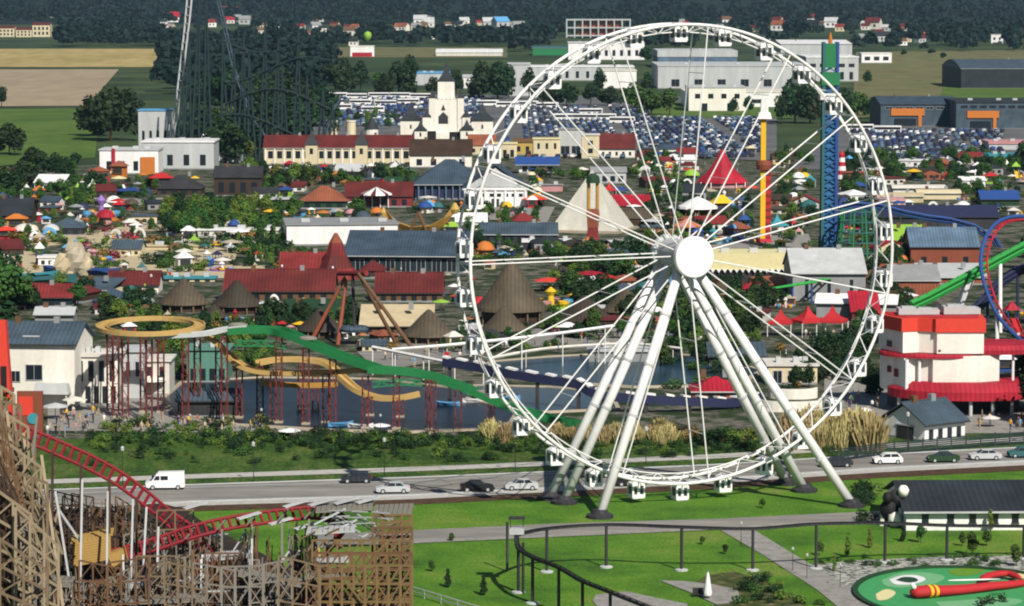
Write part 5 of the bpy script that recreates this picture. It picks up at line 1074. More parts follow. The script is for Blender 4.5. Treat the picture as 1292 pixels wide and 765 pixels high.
# =================================================================== log flume
o = thing('log_flume', 'log flume with yellow ring, green chutes and rust red lattice posts over the pond', 'flume ride', G(330, 535)); inv = lambda p: Vector(p) - o.location
def U(w, h, t=.22): return [(-w, -.25), (w, -.25), (w, h), (w - t, h), (w - t, .05), (-w + t, .05), (-w + t, h), (-w, h)]
def smooth(pts, n=5):
    P = [Vector(p) for p in pts]; out = []
    for i in range(len(P) - 1):
        p0, p1, p2, p3 = P[max(i - 1, 0)], P[i], P[i + 1], P[min(i + 2, len(P) - 1)]
        for k in range(n):
            t = k / n; out.append(.5 * ((2 * p1) + (p2 - p0) * t + (2 * p0 - 5 * p1 + 4 * p2 - p3) * t * t + (3 * p1 - p0 - 3 * p2 + p3) * t ** 3))
    return out + [P[-1]]
c = A(190, 412, 527); rad = 62 / S(527)
ring = [inv(c + Vector((rad * math.cos(a), rad * 1.0 * math.sin(a), .4 * math.sin(a)))) for a in (2 * math.pi * k / 40 for k in range(40))]
MB().sweep(ring, U(.85, .35), closed=True).build('ring_channel', 'trackyellow', o)
chan = lambda name, m, pts, w=.9, h=.42: MB().sweep(smooth([inv(A(*p)) for p in pts]), U(w, h)).build(name, m, o)
chan('lift_channel', 'palegrey', [(196, 425, 534), (255, 422, 533), (285, 416, 532), (312, 413, 532)])
chan('green_chute', 'flume', [(288, 420, 534), (315, 418, 534), (345, 419, 534), (365, 424, 536), (400, 439, 538), (440, 455, 540), (478, 468, 542)], 1.3, .75)
chan('lower_green_chute', 'flume', [(464, 468, 543), (500, 470, 543), (532, 474, 543), (565, 484, 544), (600, 497, 545), (640, 514, 546), (690, 529, 547), (738, 539, 547)], 1.3, .75)
chan('descending_channel', 'trackyellow', [(252, 421, 530), (272, 432, 530), (290, 450, 530), (308, 464, 531), (340, 471, 532), (400, 471, 534), (464, 468, 540)])
chan('side_channel', 'trackyellow', [(325, 459, 522), (350, 455, 520), (385, 455, 520), (412, 460, 521), (432, 478, 523), (452, 494, 525), (478, 503, 526), (505, 503, 527), (530, 498, 527)], .8, .5)
chan('return_channel', 'gold', [(330, 484, 526), (380, 487, 526), (425, 486, 527)], .7, .4)
b = MB(); q = random.Random(8)                  # bright green rock-work trestle under the first hump
pts = [inv(A(x, y, 536)) for x, y in ((295, 430), (315, 430), (340, 430), (362, 434))]
for p, r_ in zip(pts, pts[1:]): b.bar(p, r_ + Vector((0, 0, -.6)), .15); b.bar(p + Vector((0, 0, -.8)), r_, .15); b.bar(p, r_, .2); b.bar(p + Vector((0, 0, -.8)), r_ + Vector((0, 0, -.8)), .2)
b.build('trestle_lattice', 'green', o); b = MB(); pts = [inv(A(x, y, 544)) for x, y in ((470, 482), (490, 480), (512, 479), (536, 481))]
for p, r_ in zip(pts, pts[1:]): b.bar(p, r_ + Vector((0, 0, -.6)), .15); b.bar(p + Vector((0, 0, -.8)), r_, .15); b.bar(p, r_, .2); b.bar(p + Vector((0, 0, -.8)), r_ + Vector((0, 0, -.8)), .2)
b.build('trestle_lattice', 'green', o)
def lpost(x, top, gy, w=.9):
    f, t = inv(G(x, gy)), inv(A(x, top, gy)); b = MB()
    for dx in (-w / 2, w / 2):
        for dy in (-w / 2, w / 2): b.bar(f + Vector((dx, dy, 0)), t + Vector((dx, dy, 0)), .17)
    n = max(2, int((t.z - f.z) / 1.6))
    for k in range(n):
        z0, z1 = f.z + (t.z - f.z) * k / n, f.z + (t.z - f.z) * (k + 1) / n; a = -w / 2 if k % 2 else w / 2
        b.bar((f.x + a, f.y - w / 2, z0), (f.x - a, f.y - w / 2, z1), .09); b.bar((f.x - w / 2, f.y + a, z0), (f.x - w / 2, f.y - a, z1), .09); b.bar((f.x + w / 2, f.y - a, z0), (f.x + w / 2, f.y + a, z1), .09)
        b.bar((f.x - w / 2, f.y - w / 2, z1), (f.x + w / 2, f.y - w / 2, z1), .09)
    b.build('post', 'flumepost', o); b = MB(); b.box(f.x - w * .7, f.y - w * .7, .1, f.x + w * .7, f.y + w * .7, .5); return b.build('footing', 'stone', o)
for x, t, g in ((139, 420, 520), (146, 424, 528), (158, 427, 531), (181, 421, 522), (188, 428, 533), (203, 422, 522), (234, 428, 533), (249, 421, 527), (283, 424, 533), (276, 436, 526), (302, 464, 529), (345, 471, 533), (352, 425, 535), (328, 462, 522), (380, 457, 520), (411, 471, 535), (398, 460, 521), (461, 474, 542),
                (467, 500, 526), (505, 504, 528), (500, 474, 543), (541, 478, 544), (546, 480, 548), (578, 491, 545), (420, 452, 538), (386, 440, 537), (620, 510, 546), (664, 525, 547)):
    lpost(x, t, g)
for x, y, g, m in ((300, 415, 532, 'brown'), (388, 432, 538, 'brown'), (610, 500, 545, 'brown')):
    p = A(x, y, g); b = MB(); b.blob((0, 0, .5), 1.0, n=9, jit=.05, sz=.5); b2 = b.build('log_boat', 'woodgrey'); b2.location = p + Vector((0, 0, .1)); b2.scale = (1.5, .8, .9); tag(b2, 'log-shaped flume boat riding %s' % where(x, y), 'boat', 'flume boats')
# navy channel ride with white battlements
o = thing('navy_flume_wall', 'navy curved channel wall with white battlement capping behind the wheel legs', 'ride channel', G(780, 520)); inv = lambda p: Vector(p) - o.location
NP = [inv(A(x, y, g)) for x, y, g in ((560, 452, 505), (600, 458, 508), (640, 466, 512), (690, 474, 516), (730, 480, 519), (752, 492, 521), (790, 497, 522), (840, 500, 522), (880, 502, 520), (925, 503, 516), (960, 495, 508))]; NP = smooth(NP, 4)
b = MB(); b.sweep(NP, [(-.5, -1.3), (.5, -1.3), (.5, 0), (-.5, 0)]); b.build('wall', 'navy', o)
for i in range(0, len(NP) - 1, 2):
    b = MB(); b.bar(NP[i] + Vector((0, 0, .28)), NP[i].lerp(NP[i + 1], .95) + Vector((0, 0, .16)), 1.2, .26); b.build('merlon', 'white', o)
for i in range(1, len(NP) - 1, 5): p = NP[i]; b = MB(); b.box(p.x - .3, p.y - .3, .05, p.x + .3, p.y + .3, p.z - 1.25); b.build('pier', 'charcoal', o)
for lab, pts, c in (('long white curved rail of the bridge left of the wheel legs', ((495, 441, 470), (560, 436, 470), (640, 428, 468), (710, 420, 464), (775, 411, 460)), 'white'), ('thin white rail of the lower walkway behind the flume', ((470, 438, 474), (510, 446, 478), (560, 456, 484), (610, 464, 488)), 'white'), ('pale curved edge of the rear water basin', ((620, 452, 470), (680, 441, 464), (740, 436, 460), (800, 434, 458), (860, 440, 462)), 'offwhite')):
    b = MB(); P = smooth([A(*p) for p in pts], 4); b.tube(P, .28, 6); r = b.build('footbridge_rail', c); 
    if True:
        for p in P[::3]: b2 = MB(); b2.tube([(p.x, p.y, .05), p], .1, 5); b2.build('baluster', c, r)
    tag(r, lab, 'railing')
bld('water_ride_roof', 'pale grey flat station roof seen between the left wheel legs', 782, 458, 78, 7, 14, 'grey', 'flat', 4, 'palegrey', cat='station')
bld('crimson_lodge', 'crimson hipped roof kiosk behind the right wheel legs', 905, 506, 62, 8, 12, 'terracotta', 'hip', 16, 'crimson', cat='kiosk', win=((4, .2, .7, .5),))
bld('slate_shelter', 'grey sloped shelter roof right of the rear water', 930, 462, 70, 9, 12, 'charcoal', 'gable', 14, 'slate', cat='shelter')
bld('cream_cafe', 'cream cafe with dark openings and rounded terrace walls', 1000, 486, 62, 9, 24, 'cream', 'flat', 2, 'offwhite', cat='cafe', win=((3, .1, .75, .55),))
for i, (x, y, w) in enumerate(((1000, 502, 60), (998, 518, 76))):
    p = G(x, y); s = S(y); b = MB(); n = 14; b.sweep([(w / 2 / s * math.cos(math.pi + math.pi * k / n), 2.5 * math.sin(math.pi + math.pi * k / n), .8) for k in range(n + 1)], [(-.2, -.8), (.2, -.8), (.2, .9), (-.2, .9)])
    t = b.build('terrace_wall', 'warmwhite'); t.location = p; tag(t, ('upper', 'lower')[i] + ' curved cream terrace wall below the cafe', 'wall')

# =================================================================== red and white building
o = thing('red_white_building', 'three-tier white building with crimson canopies and red roof band', 'building', G(1190, 524)); s = S(524); X = lambda px: (px - 1190) / s; Z = lambda py: (524 - py) / s
planU = [(X(1118), 6.5), (X(1139), .9), (X(1160), 1.9), (X(1178), .9), (X(1181), 0), (X(1240), 0), (X(1243), 7), (X(1243), 11), (X(1118), 11)]
grow = lambda pl, k: [(x * (1 + k) + (-.0), y - k * 8) for x, y in pl]
planM = [(X(1119), 6.8), (X(1141), .9), (X(1160), 1.6), (X(1174), .9), (X(1176), -.2), (X(1236), -.2), (X(1262), 1.6), (X(1264), 9), (X(1119), 10)]
MB().prism(planM, Z(497), Z(449)).build('middle_storey', 'warmwhite', o)
MB().prism(planU, Z(446), Z(419)).build('upper_storey', 'warmwhite', o)
planB = [(x + (-.25 if x < 0 else .25), y - .25 if y < 5 else y + .3) for x, y in planU]
MB().prism(planB, Z(419) + .01, Z(402)).build('roof_band', 'brightred', o); MB().prism([(x * .9, y * .85 + .8) for x, y in planU], Z(402) + .01, Z(401.2)).build('roof_deck', 'red', o)
def disc(cx, cy, rx, ry, z0, z1, k=.93, n=40, m='crimson', name='canopy'):
    b = MB(); b.lathe([(1.0, z0), (1.0, (z0 + z1) / 2), (k, z1), (.02, z1 + .05)], n, c=(cx, cy, 0), sx=rx, sy=ry); return b.build(name, m, o)
disc(X(1190), 5.5, 9.4, 6.0, Z(452), Z(447), .985); disc(X(1258), 6.0, 8.2, 5.5, Z(448), Z(437), .9); disc(X(1226), 5.0, 12.4, 8.2, Z(503), Z(482), .86)
for px, y in ((1136, 2.0), (1152, .4), (1172, -.9), (1196, -1.8), (1222, -2.2), (1250, -2.0), (1275, -1.2), (1296, .5)):
    b = MB(); b.tube([(X(px), y, 0), (X(px), y, Z(500))], .28, 10); b.build('column', 'palegrey', o)
for px in (1256, 1280, 1304): b = MB(); b.tube([(X(px), 2.2, Z(482)), (X(px), 2.2, Z(447))], .22, 8); b.build('upper_post', 'white', o)
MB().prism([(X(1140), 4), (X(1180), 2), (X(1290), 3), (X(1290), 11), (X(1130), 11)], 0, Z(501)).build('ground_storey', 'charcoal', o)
for a, y0, b_, y1, z0, z1 in ((1123, 5.2, 1128, 3.8, 441, 433), (1124, 5.3, 1128, 4.3, 474, 466), (1131, 3.5, 1135, 2.4, 478, 468)):
    q_ = MB(); q_.add([(X(a) - .06, y0 - .06, Z(z0)), (X(b_) - .06, y1 - .06, Z(z0)), (X(b_) - .06, y1 - .06, Z(z1)), (X(a) - .06, y0 - .06, Z(z1)), (X(a) + .15, y0 + .1, Z(z0)), (X(b_) + .15, y1 + .1, Z(z0)), (X(b_) + .15, y1 + .1, Z(z1)), (X(a) + .15, y0 + .1, Z(z1))], [(0, 1, 2, 3), (0, 1, 5, 4), (1, 2, 6, 5), (2, 3, 7, 6), (3, 0, 4, 7)]); q_.build('window', 'glass', o)
for px, z0, z1, w in ((1160, 492, 454, .25), (1144, 492, 454, .3)): b = MB(); b.tube([(X(px), .7, Z(z0)), (X(px), .7, Z(z1))], w, 8); b.build('pilaster', 'white', o)
b = MB(); b.box(X(1183), -.12, Z(443), X(1186), .05, Z(441)); b.build('wall_lamp', 'charcoal', o)
for i, (x, w, d, h) in enumerate(((1150, 26, 3, 10), (1172, 34, 3, 8), (1210, 30, 3, 12), (1232, 20, 3, 9))):
    p = G(x, 524); b = MB(); b.box(-w / 2 / s, 0, 0, w / 2 / s, d, h / s * .8); b.box(-w / 3 / s, .3, h / s * .8 + .005, w / 4 / s, d * .7, h / s); t = b.build('roof_unit', 'palegrey', o); t.location = (X(x), 4.5 + i * .3, Z(401) + .06)
# cottage
t = bld('slate_cottage', 'white cottage with dark slate gable roof by the roadside fence', 1192, 556, 72, 8.6, 22, 'white', 'gable', 24, 'slate', rz=38, cat='cottage', win=((4, .12, .72, .48),), ov=.5, seams=True)
s = S(556); b = MB(); b.box(-36 / s - .08, 2.2, 0, -36 / s + .1, 5.6, 2.1); b.build('garage_door', 'charcoal', t); b = MB(); b.box(-36 / s - .14, 2.0, 2.1, -36 / s + .1, 5.8, 2.3); b.build('lintel', 'palegrey', t)
# white plaza house at left
t = bld('white_plaza_house', 'white rendered house with slate roof and skylight at the left edge', 40, 516, 112, 12, 82, 'warmwhite', 'gable', 22, 'slate', cat='house', win=((1, .42, .58, .5, .22, .42), (1, .45, .68, .8, .42, .65)), ov=.5, seams=True, rz=-6)
s = S(516); b = MB(); b.box(-1.6, 1.3, 82 / s + 1.0, 1.0, 3.6, 82 / s + 1.18); sk = b.build('skylight', 'silver', t); sk.rotation_euler.x = 0
b = MB(); b.box(-8.2, -.5, 0, -5.6, .2, 6.5); b.build('red_gate', 'brightred', t); b = MB(); b.taper(.8, -2.2, 2.6, 6.4, -.1, 4.2, .3); b.build('lean_to_roof', 'palegrey', t); b = MB(); b.box(1, -2.0, 0, 1.25, -1.8, 2.6); b.build('post', 'palegrey', t); b = MB(); b.box(5.9, -2.0, 0, 6.15, -1.8, 2.6); b.build('post', 'palegrey', t)
t = bld('plaza_arcade', 'low white colonnade house right of the plaza house', 122, 512, 58, 8, 62, 'warmwhite', 'flat', 3, 'offwhite', cat='house', win=((4, .50, .92, .5), (5, .05, .4, .6)))
bld('grey_plaza_block', 'tall narrow pale grey wing behind the flume ring posts', 168, 506, 26, 8, 62, 'palegrey', 'flat', 2, 'palegrey', cat='house', win=((2, .5, .8, .4),)); bld('shop_wing', 'off-white shop wing behind the flume posts', 197, 500, 34, 8, 44, 'offwhite', 'flat', 2, 'offwhite', cat='shop', win=((2, .55, .85, .4),))
bld('mint_shop', 'mint green shop front behind the flume posts', 262, 484, 52, 8, 42, 'copper', 'flat', 2, 'copper', cat='shop', win=((4, .1, .45, .6),)); bld('dark_flume_station', 'dark slate flume station at the pond bank', 262, 528, 76, 6, 22, 'charcoal', 'gable', 12, 'slate', cat='station')
bld('zigzag_roof', 'small white zigzag roof kiosk behind the plaza house', 68, 408, 48, 6, 10, 'grey', 'gable', 8, 'silver', cat='kiosk')
o = thing('mural_gate', 'red painted gate tower at the left edge of the plaza', 'gate', G(2, 540)); s = S(540); b = MB(); b.taper(-12 / s, 0, 0, 14 / s, 3, 135 / s, 8 / s, ky=.6); b.build('wall', 'brightred', o); b = MB(); b.box(0 / s, .1, 50 / s, 7 / s, .7, 78 / s); b.build('opening', 'black', o)
o = thing('mural_wall', 'mural wall with orange red figures and turquoise patch', 'wall', G(38, 550)); s = S(550); b = MB(); b.box(-16 / s, 0, 0, 16 / s, 1, 56 / s); b.build('wall', 'rust', o); b = MB(); b.lathe([(7 / s, -.15), (7 / s, .1)], 16); t = b.build('painted_patch', 'cyan', o); t.rotation_euler.x = math.pi / 2; t.location = (4 / s, -.06, 22 / s); b = MB(); b.box(-14 / s, -.08, 26 / s, 4 / s, .05, 50 / s); b.build('painted_panel', 'brightred', o)
# roadside fence right, hedge of planting along the bank
FN = [(1060, 586), (1110, 579), (1200, 571), (1292, 564), (1380, 558)]
o = thing('roadside_fence', 'long dark mesh fence between the cottage and the road', 'fence', G(1175, 573.5)); inv = lambda p: Vector(p) - o.location
pts = [inv(G(x, y - 3)) for x, y in FN]
for (a, c), k in zip(zip(pts, pts[1:]), range(9)):
    b = MB(); n = 5
    for j in range(7): h = .15 + j * .27; b.bar(a + Vector((0, 0, h)), c + Vector((0, 0, h)), .05, .16)
    b.build('panel', 'dkteal', o)
    for i in range(n): p = a.lerp(c, i / n); b = MB(); b.box(p.x - .08, p.y - .08, 0, p.x + .08, p.y + .08, 2.1); b.build('post', 'charcoal', o)
q = random.Random(12)
for i in range(46):
    x = q.uniform(105, 700); y = 553 + q.uniform(-2, 8); shrub(q.choice(['darkshrub', 'shrub', 'shrub', 'lightshrub', 'darkshrub']), x, y, q.uniform(8, 19), wide=q.uniform(.8, 1.5), group='bank planting')
for i in range(44):
    x = q.uniform(612, 870) if i < 30 else q.uniform(1000, 1105); y = (557 if i < 30 else 565) + q.uniform(-5, 4); shrub('reed', x, y, q.uniform(14, 30) if i < 30 else q.uniform(24, 52), wide=q.uniform(.7, 1.2), group='ornamental reeds')
for i in range(26):
    x = q.uniform(870, 1010); shrub(q.choice(['darkshrub', 'shrub', 'orangeflower', 'lightshrub']), x, 560 + q.uniform(-6, 4), q.uniform(10, 24), group='bank planting')
for i in range(38):
    x = q.uniform(110, 340); shrub(q.choice(['darkshrub', 'lightshrub', 'shrub', 'lightshrub']), x, q.uniform(533, 556), q.uniform(8, 18), group='plaza planting')
for i in range(60): # rough tufts on the meadow bank
    x = q.uniform(110, 1060); y = q.uniform(562, 590 - (x - 100) * .012); shrub(q.choice(['darkshrub', 'shrub', 'darkshrub']), x, y, q.uniform(6, 14), wide=q.uniform(1.0, 2.0), group='meadow bank tufts')
for x, y, h in ((365, 556, 16), (630, 552, 16), (480, 548, 14)): small('parasol', x, y, h, 'white', stretch=1.5)
for x, y, k in ((430, 538, 'skyblue'), (455, 540, 'white'), (565, 512, 'skyblue'), (600, 508, 'white'), (640, 505, 'skyblue')): small('boat', x, y, 7, k, rz=rnd.uniform(-20, 20), z=.15, label='%s little boat on the water %s' % (CW[k], where(x, y)))

# =================================================================== vehicles on the road
car('van', 209, 617, 'white', 'white delivery van at the far kerb beside the red track', 4)
car('hatch', 450, 609, 'slatedark', 'dark slate hatchback on the far lane left of the wheel', 4); car('sedan', 496, 622, 'silver', 'silver saloon with dark roof on the near lane', 4)
car('sedan', 602, 620, 'black', 'black saloon ahead of the pale one', 184); car('sedan', 658, 618, 'palegrey', 'pale saloon nearest the left wheel legs', 5); car('hatch', 752, 602, 'charcoal', 'charcoal car between the left wheel legs', 5)
car('sedan', 796, 613, 'black', 'black car under the lowest gondolas', 5); car('sedan', 1055, 589, 'slatedark', 'dark saloon just left of the white hatchback', 5); car('hatch', 1120, 585, 'white', 'bright white hatchback in front of the cottage fence', 5)
car('sedan', 1190, 583, 'darkgreen', 'dark green saloon right of the white hatchback', 5); car('sedan', 1243, 580, 'silver', 'silver saloon near the right frame edge', 5); car('hatch', 1290, 577, 'teal', 'teal car cut by the frame edge', 5)
# =================================================================== the great wheel
TH = R(20.8)
D0 = 404.0
hubw = Vector((0, 0, CAMH)) + ray(857, 321) * D0
wheel = thing('ferris_wheel', 'giant white observation wheel with cable spokes and tapered legs', 'ferris wheel', (hubw.x, hubw.y, 0), TH)
H = hubw.z; WR = 29.2; WW = 2.3                 # hub height, rim radius, half the distance between rims
Mi = (Matrix.Translation((hubw.x, hubw.y, 0)) @ Matrix.Rotation(TH, 4, 'Z')).inverted()
cir = lambda a, r, y=0.0: Vector((r * math.cos(a), y, H + r * math.sin(a)))
for y in (-WW, WW):
    b = MB(); b.tube([cir(2 * math.pi * k / 120, WR, y) for k in range(120)], .21, 8, closed=True); b.build('rim', 'white', wheel, True)
b = MB(); b.tube([cir(2 * math.pi * k / 120, WR - 1.0, 0) for k in range(120)], .085, 7, closed=True)
for k in range(45):
    a = 2 * math.pi * k / 45; c = cir(a, WR - 1.0); a2 = a + math.pi / 45
    for y in (-WW, WW): b.bar(c, cir(a2, WR, y), .09); b.bar(c, cir(a - math.pi / 45, WR, y), .1)
b.build('rim_lattice', 'white', wheel)
b = MB(); b.tube([cir(2 * math.pi * k / 60 , WR, -WW) .lerp(cir(2 * math.pi * k / 60, WR, WW), .5) for k in range(0)], .1) if False else None
HL = 4.1                                        # half length of the hub drum
for k in range(15):
    a = R(12.5 + 24 * k); b = MB(); u = Vector((-math.sin(a), 0, math.cos(a)))
    for y in (-1, 1):
        b.tube([cir(a, 2.0, y * HL * .62), cir(a, WR, y * WW)], .095, 7)
    for j in (3, 5, 7): b.bar(cir(a, 2.0, -HL * .62).lerp(cir(a, WR, -WW), j / 9), cir(a, 2.0, HL * .62).lerp(cir(a, WR, WW), j / 9), .08)
    b.bar(cir(a, WR, -WW), cir(a, WR, WW), .2)
    b.build('spoke', 'white', wheel)
def yl(prof, n=28, y0=0.0):                     # lathe about the hub axis
    b = MB(); b.lathe(prof, n); b.v = [(x, -z + y0, H + y) for x, y, z in b.v]; return b
yl([(2.0, -HL), (2.35, -HL + .3), (2.35, -HL + 1.0), (1.9, -HL + 1.2), (1.9, HL - 1.2), (2.3, HL - 1.0), (2.3, HL - .2)]).build('hub_drum', 'palegrey', wheel, False)
dm = bpy.data.materials.new('hub_face'); dm.use_nodes = True; dm.node_tree.nodes['Principled BSDF'].inputs['Base Color'].default_value = (.88, .86, .86, 1); dm.node_tree.nodes['Principled BSDF'].inputs['Roughness'].default_value = .5
yl([(2.62, HL + .05), (2.62, HL + .75), (2.5, HL + .85), (.02, HL + .9)], 48).build('hub_disc', dm, wheel)
for k in range(12): a = k * math.pi / 6; b = MB(); b.lathe([(.16, 0), (.16, .25)], 8); b.v = [(x + 2.1 * math.cos(a), -z + HL - .4, H + y + 2.1 * math.sin(a)) for x, y, z in b.v]; 
for (fx, fy), y, sx in (((757, 654), -HL * .62, -1), ((1075, 640), -HL * .62, 1), ((712, 636), HL * .25, -1), ((1015, 621), HL * .25, 1), ((694, 631), HL * .9, -1), ((992, 612), HL * .9, 1)):
    f = Mi @ G(fx, fy); top = Vector((sx * .9, y, H - 1.2)); b = MB(); b.tube([f + Vector((0, 0, .3)), f.lerp(top, .5), top], .6, 14); lg = b.build('leg', 'white', wheel, True)
    b = MB(); b.lathe([(1.7, 0), (1.7, .45), (1.1, .7), (.85, 1.1)], 16, c=f); b.build('foot', 'charcoal', lg)
    for j in (.2, .4, .6, .8): c = f.lerp(top, j); b = MB(); b.tube([c - (top - f).normalized() * .16, c + (top - f).normalized() * .16], .68, 14); b.build('flange', 'palegrey', lg)
# gondolas
PAL['cabinglass'] = (.07, .085, .10); ROUGH['cabinglass'] = .12
gb = MB()
for x in (-.88, .88):
    for y in (-.9, .9): gb.box(x - .13, y - .13, -2.35, x + .13, y + .13, -.55)
gb.box(-.95, -.97, -2.5, .95, .97, -1.95); gb.box(-.95, -.97, -.75, .95, .97, -.42); gb.taper(-.9, -.92, -.42, .9, .92, -.12, .35)
gb.box(-.2, -.96, -1.95, .2, -.84, -.6); gb.box(-.2, .84, -1.95, .2, .96, -.6)
gw = MB(); gw.box(-.80, -.83, -1.94, .80, .83, -.61)
gh = MB(); gh.bar((0, -WW, 0), (0, WW, 0), .16); gh.bar((-.5, -.9, -.3), (0, -.6, 0), .1); gh.bar((.5, -.9, -.3), (0, -.6, 0), .1); gh.bar((-.5, .9, -.3), (0, .6, 0), .1); gh.bar((.5, .9, -.3), (0, .6, 0), .1)
ms = gb.mesh('gondola', 'white'), gw.mesh('window', 'cabinglass'), gh.mesh('hanger', 'white')
for k in range(30):
    a = R(6.5 + 12 * k); g = put('gondola', ms[0], wheel, cir(a, WR + .1)); g.scale = (.88, .88, .92); put('window', ms[1], g); put('hanger', ms[2], g)

# =================================================================== wooden coaster, lower left
wc = thing('wooden_coaster', 'sprawling timber lattice coaster with dark red track', 'roller coaster', G(250, 790)); inv = lambda p: Vector(p) - wc.location
def bent(x0, x1, gy, top0, top1, rows, cols, m='wood', dy=0.0, r=.19, seed=0, name='bent', gap=.0):
    """trestle frame: posts, ledgers and crossed braces between photo columns x0..x1"""
    q = random.Random(seed); b = MB(); f = [inv(G(x0 + (x1 - x0) * i / cols, gy)) for i in range(cols + 1)]; t = [inv(A(x0 + (x1 - x0) * i / cols, top0 + (top1 - top0) * i / cols, gy)) for i in range(cols + 1)]
    for i in range(cols + 1): f[i].y += dy; t[i].y += dy; b.bar(f[i], t[i], r, r)
    for j in range(1, rows + 1):
        for i in range(cols):
            a0, a1, c0, c1 = f[i].lerp(t[i], j / rows), f[i + 1].lerp(t[i + 1], j / rows), f[i].lerp(t[i], (j - 1) / rows), f[i + 1].lerp(t[i + 1], (j - 1) / rows)
            b.bar(a0, a1, r * .7, r); k = q.random()
            if k > gap:
                if k < .6: b.bar(c0, a1, r * .6)
                else: b.bar(c1, a0, r * .6)
                if k > .8: b.bar(c0, a1, r * .6)
    return b.build(name, m, wc)
q = random.Random(2)
# tall curve of pale bents at the left edge
for i, (x0, x1, g, t0, t1, m) in enumerate(((-30, 18, 800, 470, 498, 'woodpale'), (-26, 26, 806, 500, 512, 'wood'), (-20, 36, 812, 505, 540, 'woodpale'), (-24, 44, 818, 520, 560, 'wood'), (-10, 52, 824, 545, 590, 'woodpale'), (4, 60, 830, 590, 610, 'wood'), (-30, 40, 838, 600, 650, 'woodpale'), (20, 74, 842, 640, 690, 'woodpale'), (-30, 60, 850, 660, 720, 'wood'))):
    bent(x0, x1, g, t0, t1, 9 - i // 2, 3, m, r=.24, seed=i)
for i, x in enumerate((4, 12, 22, 33, 44, 56)): # leaning raker posts
    b = MB(); b.bar(inv(G(x + 34, 822 + i * 4)), inv(A(x - 4, 505 + i * 14, 812)), .3); b.bar(inv(G(x + 22, 832)), inv(A(x - 10, 540 + i * 14, 818)), .22); b.build('raker', 'woodpale' if i % 2 else 'wood', wc)
# dark jumble behind the platform
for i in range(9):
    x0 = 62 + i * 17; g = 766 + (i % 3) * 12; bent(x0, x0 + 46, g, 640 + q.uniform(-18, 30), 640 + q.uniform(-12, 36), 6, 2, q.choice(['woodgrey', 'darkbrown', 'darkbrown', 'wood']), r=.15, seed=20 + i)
for i in range(8):
    x0 = 100 + i * 36; bent(x0, x0 + 52, 830 + (i % 2) * 14, 706 + q.uniform(-8, 14), 706 + q.uniform(-8, 14), 5, 3, q.choice(['brown', 'woodgrey', 'wood']), r=.16, seed=40 + i)
for x, t, x1 in ((70, 620, 100), (104, 605, 100), (136, 620, 134), (168, 630, 163), (185, 640, 176), (200, 665, 196), (155, 700, 160), (255, 700, 262), (318, 680, 316), (222, 700, 232)): # pale thin posts
    b = MB(); b.bar(inv(G(x1, 812)), inv(A(x, t, 806)), .2); b.build('pale_post', 'palegrey', wc)
b = MB(); b.bar(inv(A(72, 640, 806)), inv(A(102, 684, 806)), .18); b.build('brace', 'palegrey', wc)
def TY(x): return 722 if x < 160 else 708 - (x - 150) * .2     # row of the lower red track and platform: nothing nearer rises above it
def sideframe(px, g0, g1, top, rows, m, r=.15, seed=0):
    q = random.Random(seed); b = MB(); n = 3; f = [inv(G(px + q.uniform(-2, 2), g0 + (g1 - g0) * i / n)) for i in range(n + 1)]; zt = A(px, top, g0).z
    for i in range(n + 1): b.bar(f[i], f[i] + Vector((q.uniform(-.4, .4), 0, zt * q.uniform(.86, 1.05))), r)
    for j in range(1, rows + 1):
        for i in range(n):
            z0, z1 = zt * (j - 1) / rows, zt * j / rows; b.bar(f[i] + Vector((0, 0, z1)), f[i + 1] + Vector((0, 0, z1)), r * .8); b.bar(f[i] + Vector((0, 0, z0)), f[i + 1] + Vector((0, 0, z1)), r * .6)
    b.build('side_bent', m, wc)
for i in range(34):
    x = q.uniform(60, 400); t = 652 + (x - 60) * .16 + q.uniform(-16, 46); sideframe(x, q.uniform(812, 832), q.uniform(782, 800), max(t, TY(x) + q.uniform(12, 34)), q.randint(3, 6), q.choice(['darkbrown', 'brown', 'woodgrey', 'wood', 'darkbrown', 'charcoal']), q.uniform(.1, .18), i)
for i in range(26):
    x0 = q.uniform(58, 360); g = q.uniform(790, 836); t = 660 + (x0 - 60) * .16 + q.uniform(-22, 55); w = q.uniform(18, 60)
    fl = lambda x: TY(x) + 12 if g > 796 else 640
    bent(x0, x0 + w, g, max(t + q.uniform(-10, 10), fl(x0)), max(t + q.uniform(-10, 10), fl(x0 + w)), q.randint(4, 8), max(2, int(w / 9)), q.choice(['brown', 'woodgrey', 'wood', 'darkbrown', 'woodgrey']), r=q.uniform(.1, .17), seed=100 + i, gap=.25)
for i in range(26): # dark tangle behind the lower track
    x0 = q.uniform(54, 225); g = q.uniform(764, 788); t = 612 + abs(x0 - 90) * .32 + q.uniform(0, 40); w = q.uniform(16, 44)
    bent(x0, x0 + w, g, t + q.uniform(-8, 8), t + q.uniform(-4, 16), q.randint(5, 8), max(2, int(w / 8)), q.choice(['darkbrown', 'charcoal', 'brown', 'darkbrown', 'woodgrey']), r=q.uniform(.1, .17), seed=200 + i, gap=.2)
for i in range(14):
    x = q.uniform(250, 400); sideframe(x, q.uniform(786, 794), q.uniform(766, 780), q.uniform(672, 700), 4, q.choice(['darkbrown', 'brown', 'woodgrey']), q.uniform(.1, .16), 300 + i)
for i in range(10):
    x0 = q.uniform(-30, 30); bent(x0, x0 + q.uniform(24, 46), q.uniform(796, 850), 505 + max(0, x0) * 3.4 + q.uniform(0, 60), 520 + max(0, x0 + 30) * 3.2 + q.uniform(0, 60), 12, 4, q.choice(['wood', 'woodgrey', 'brown', 'woodpale', 'darkbrown']), r=q.uniform(.14, .22), seed=140 + i)
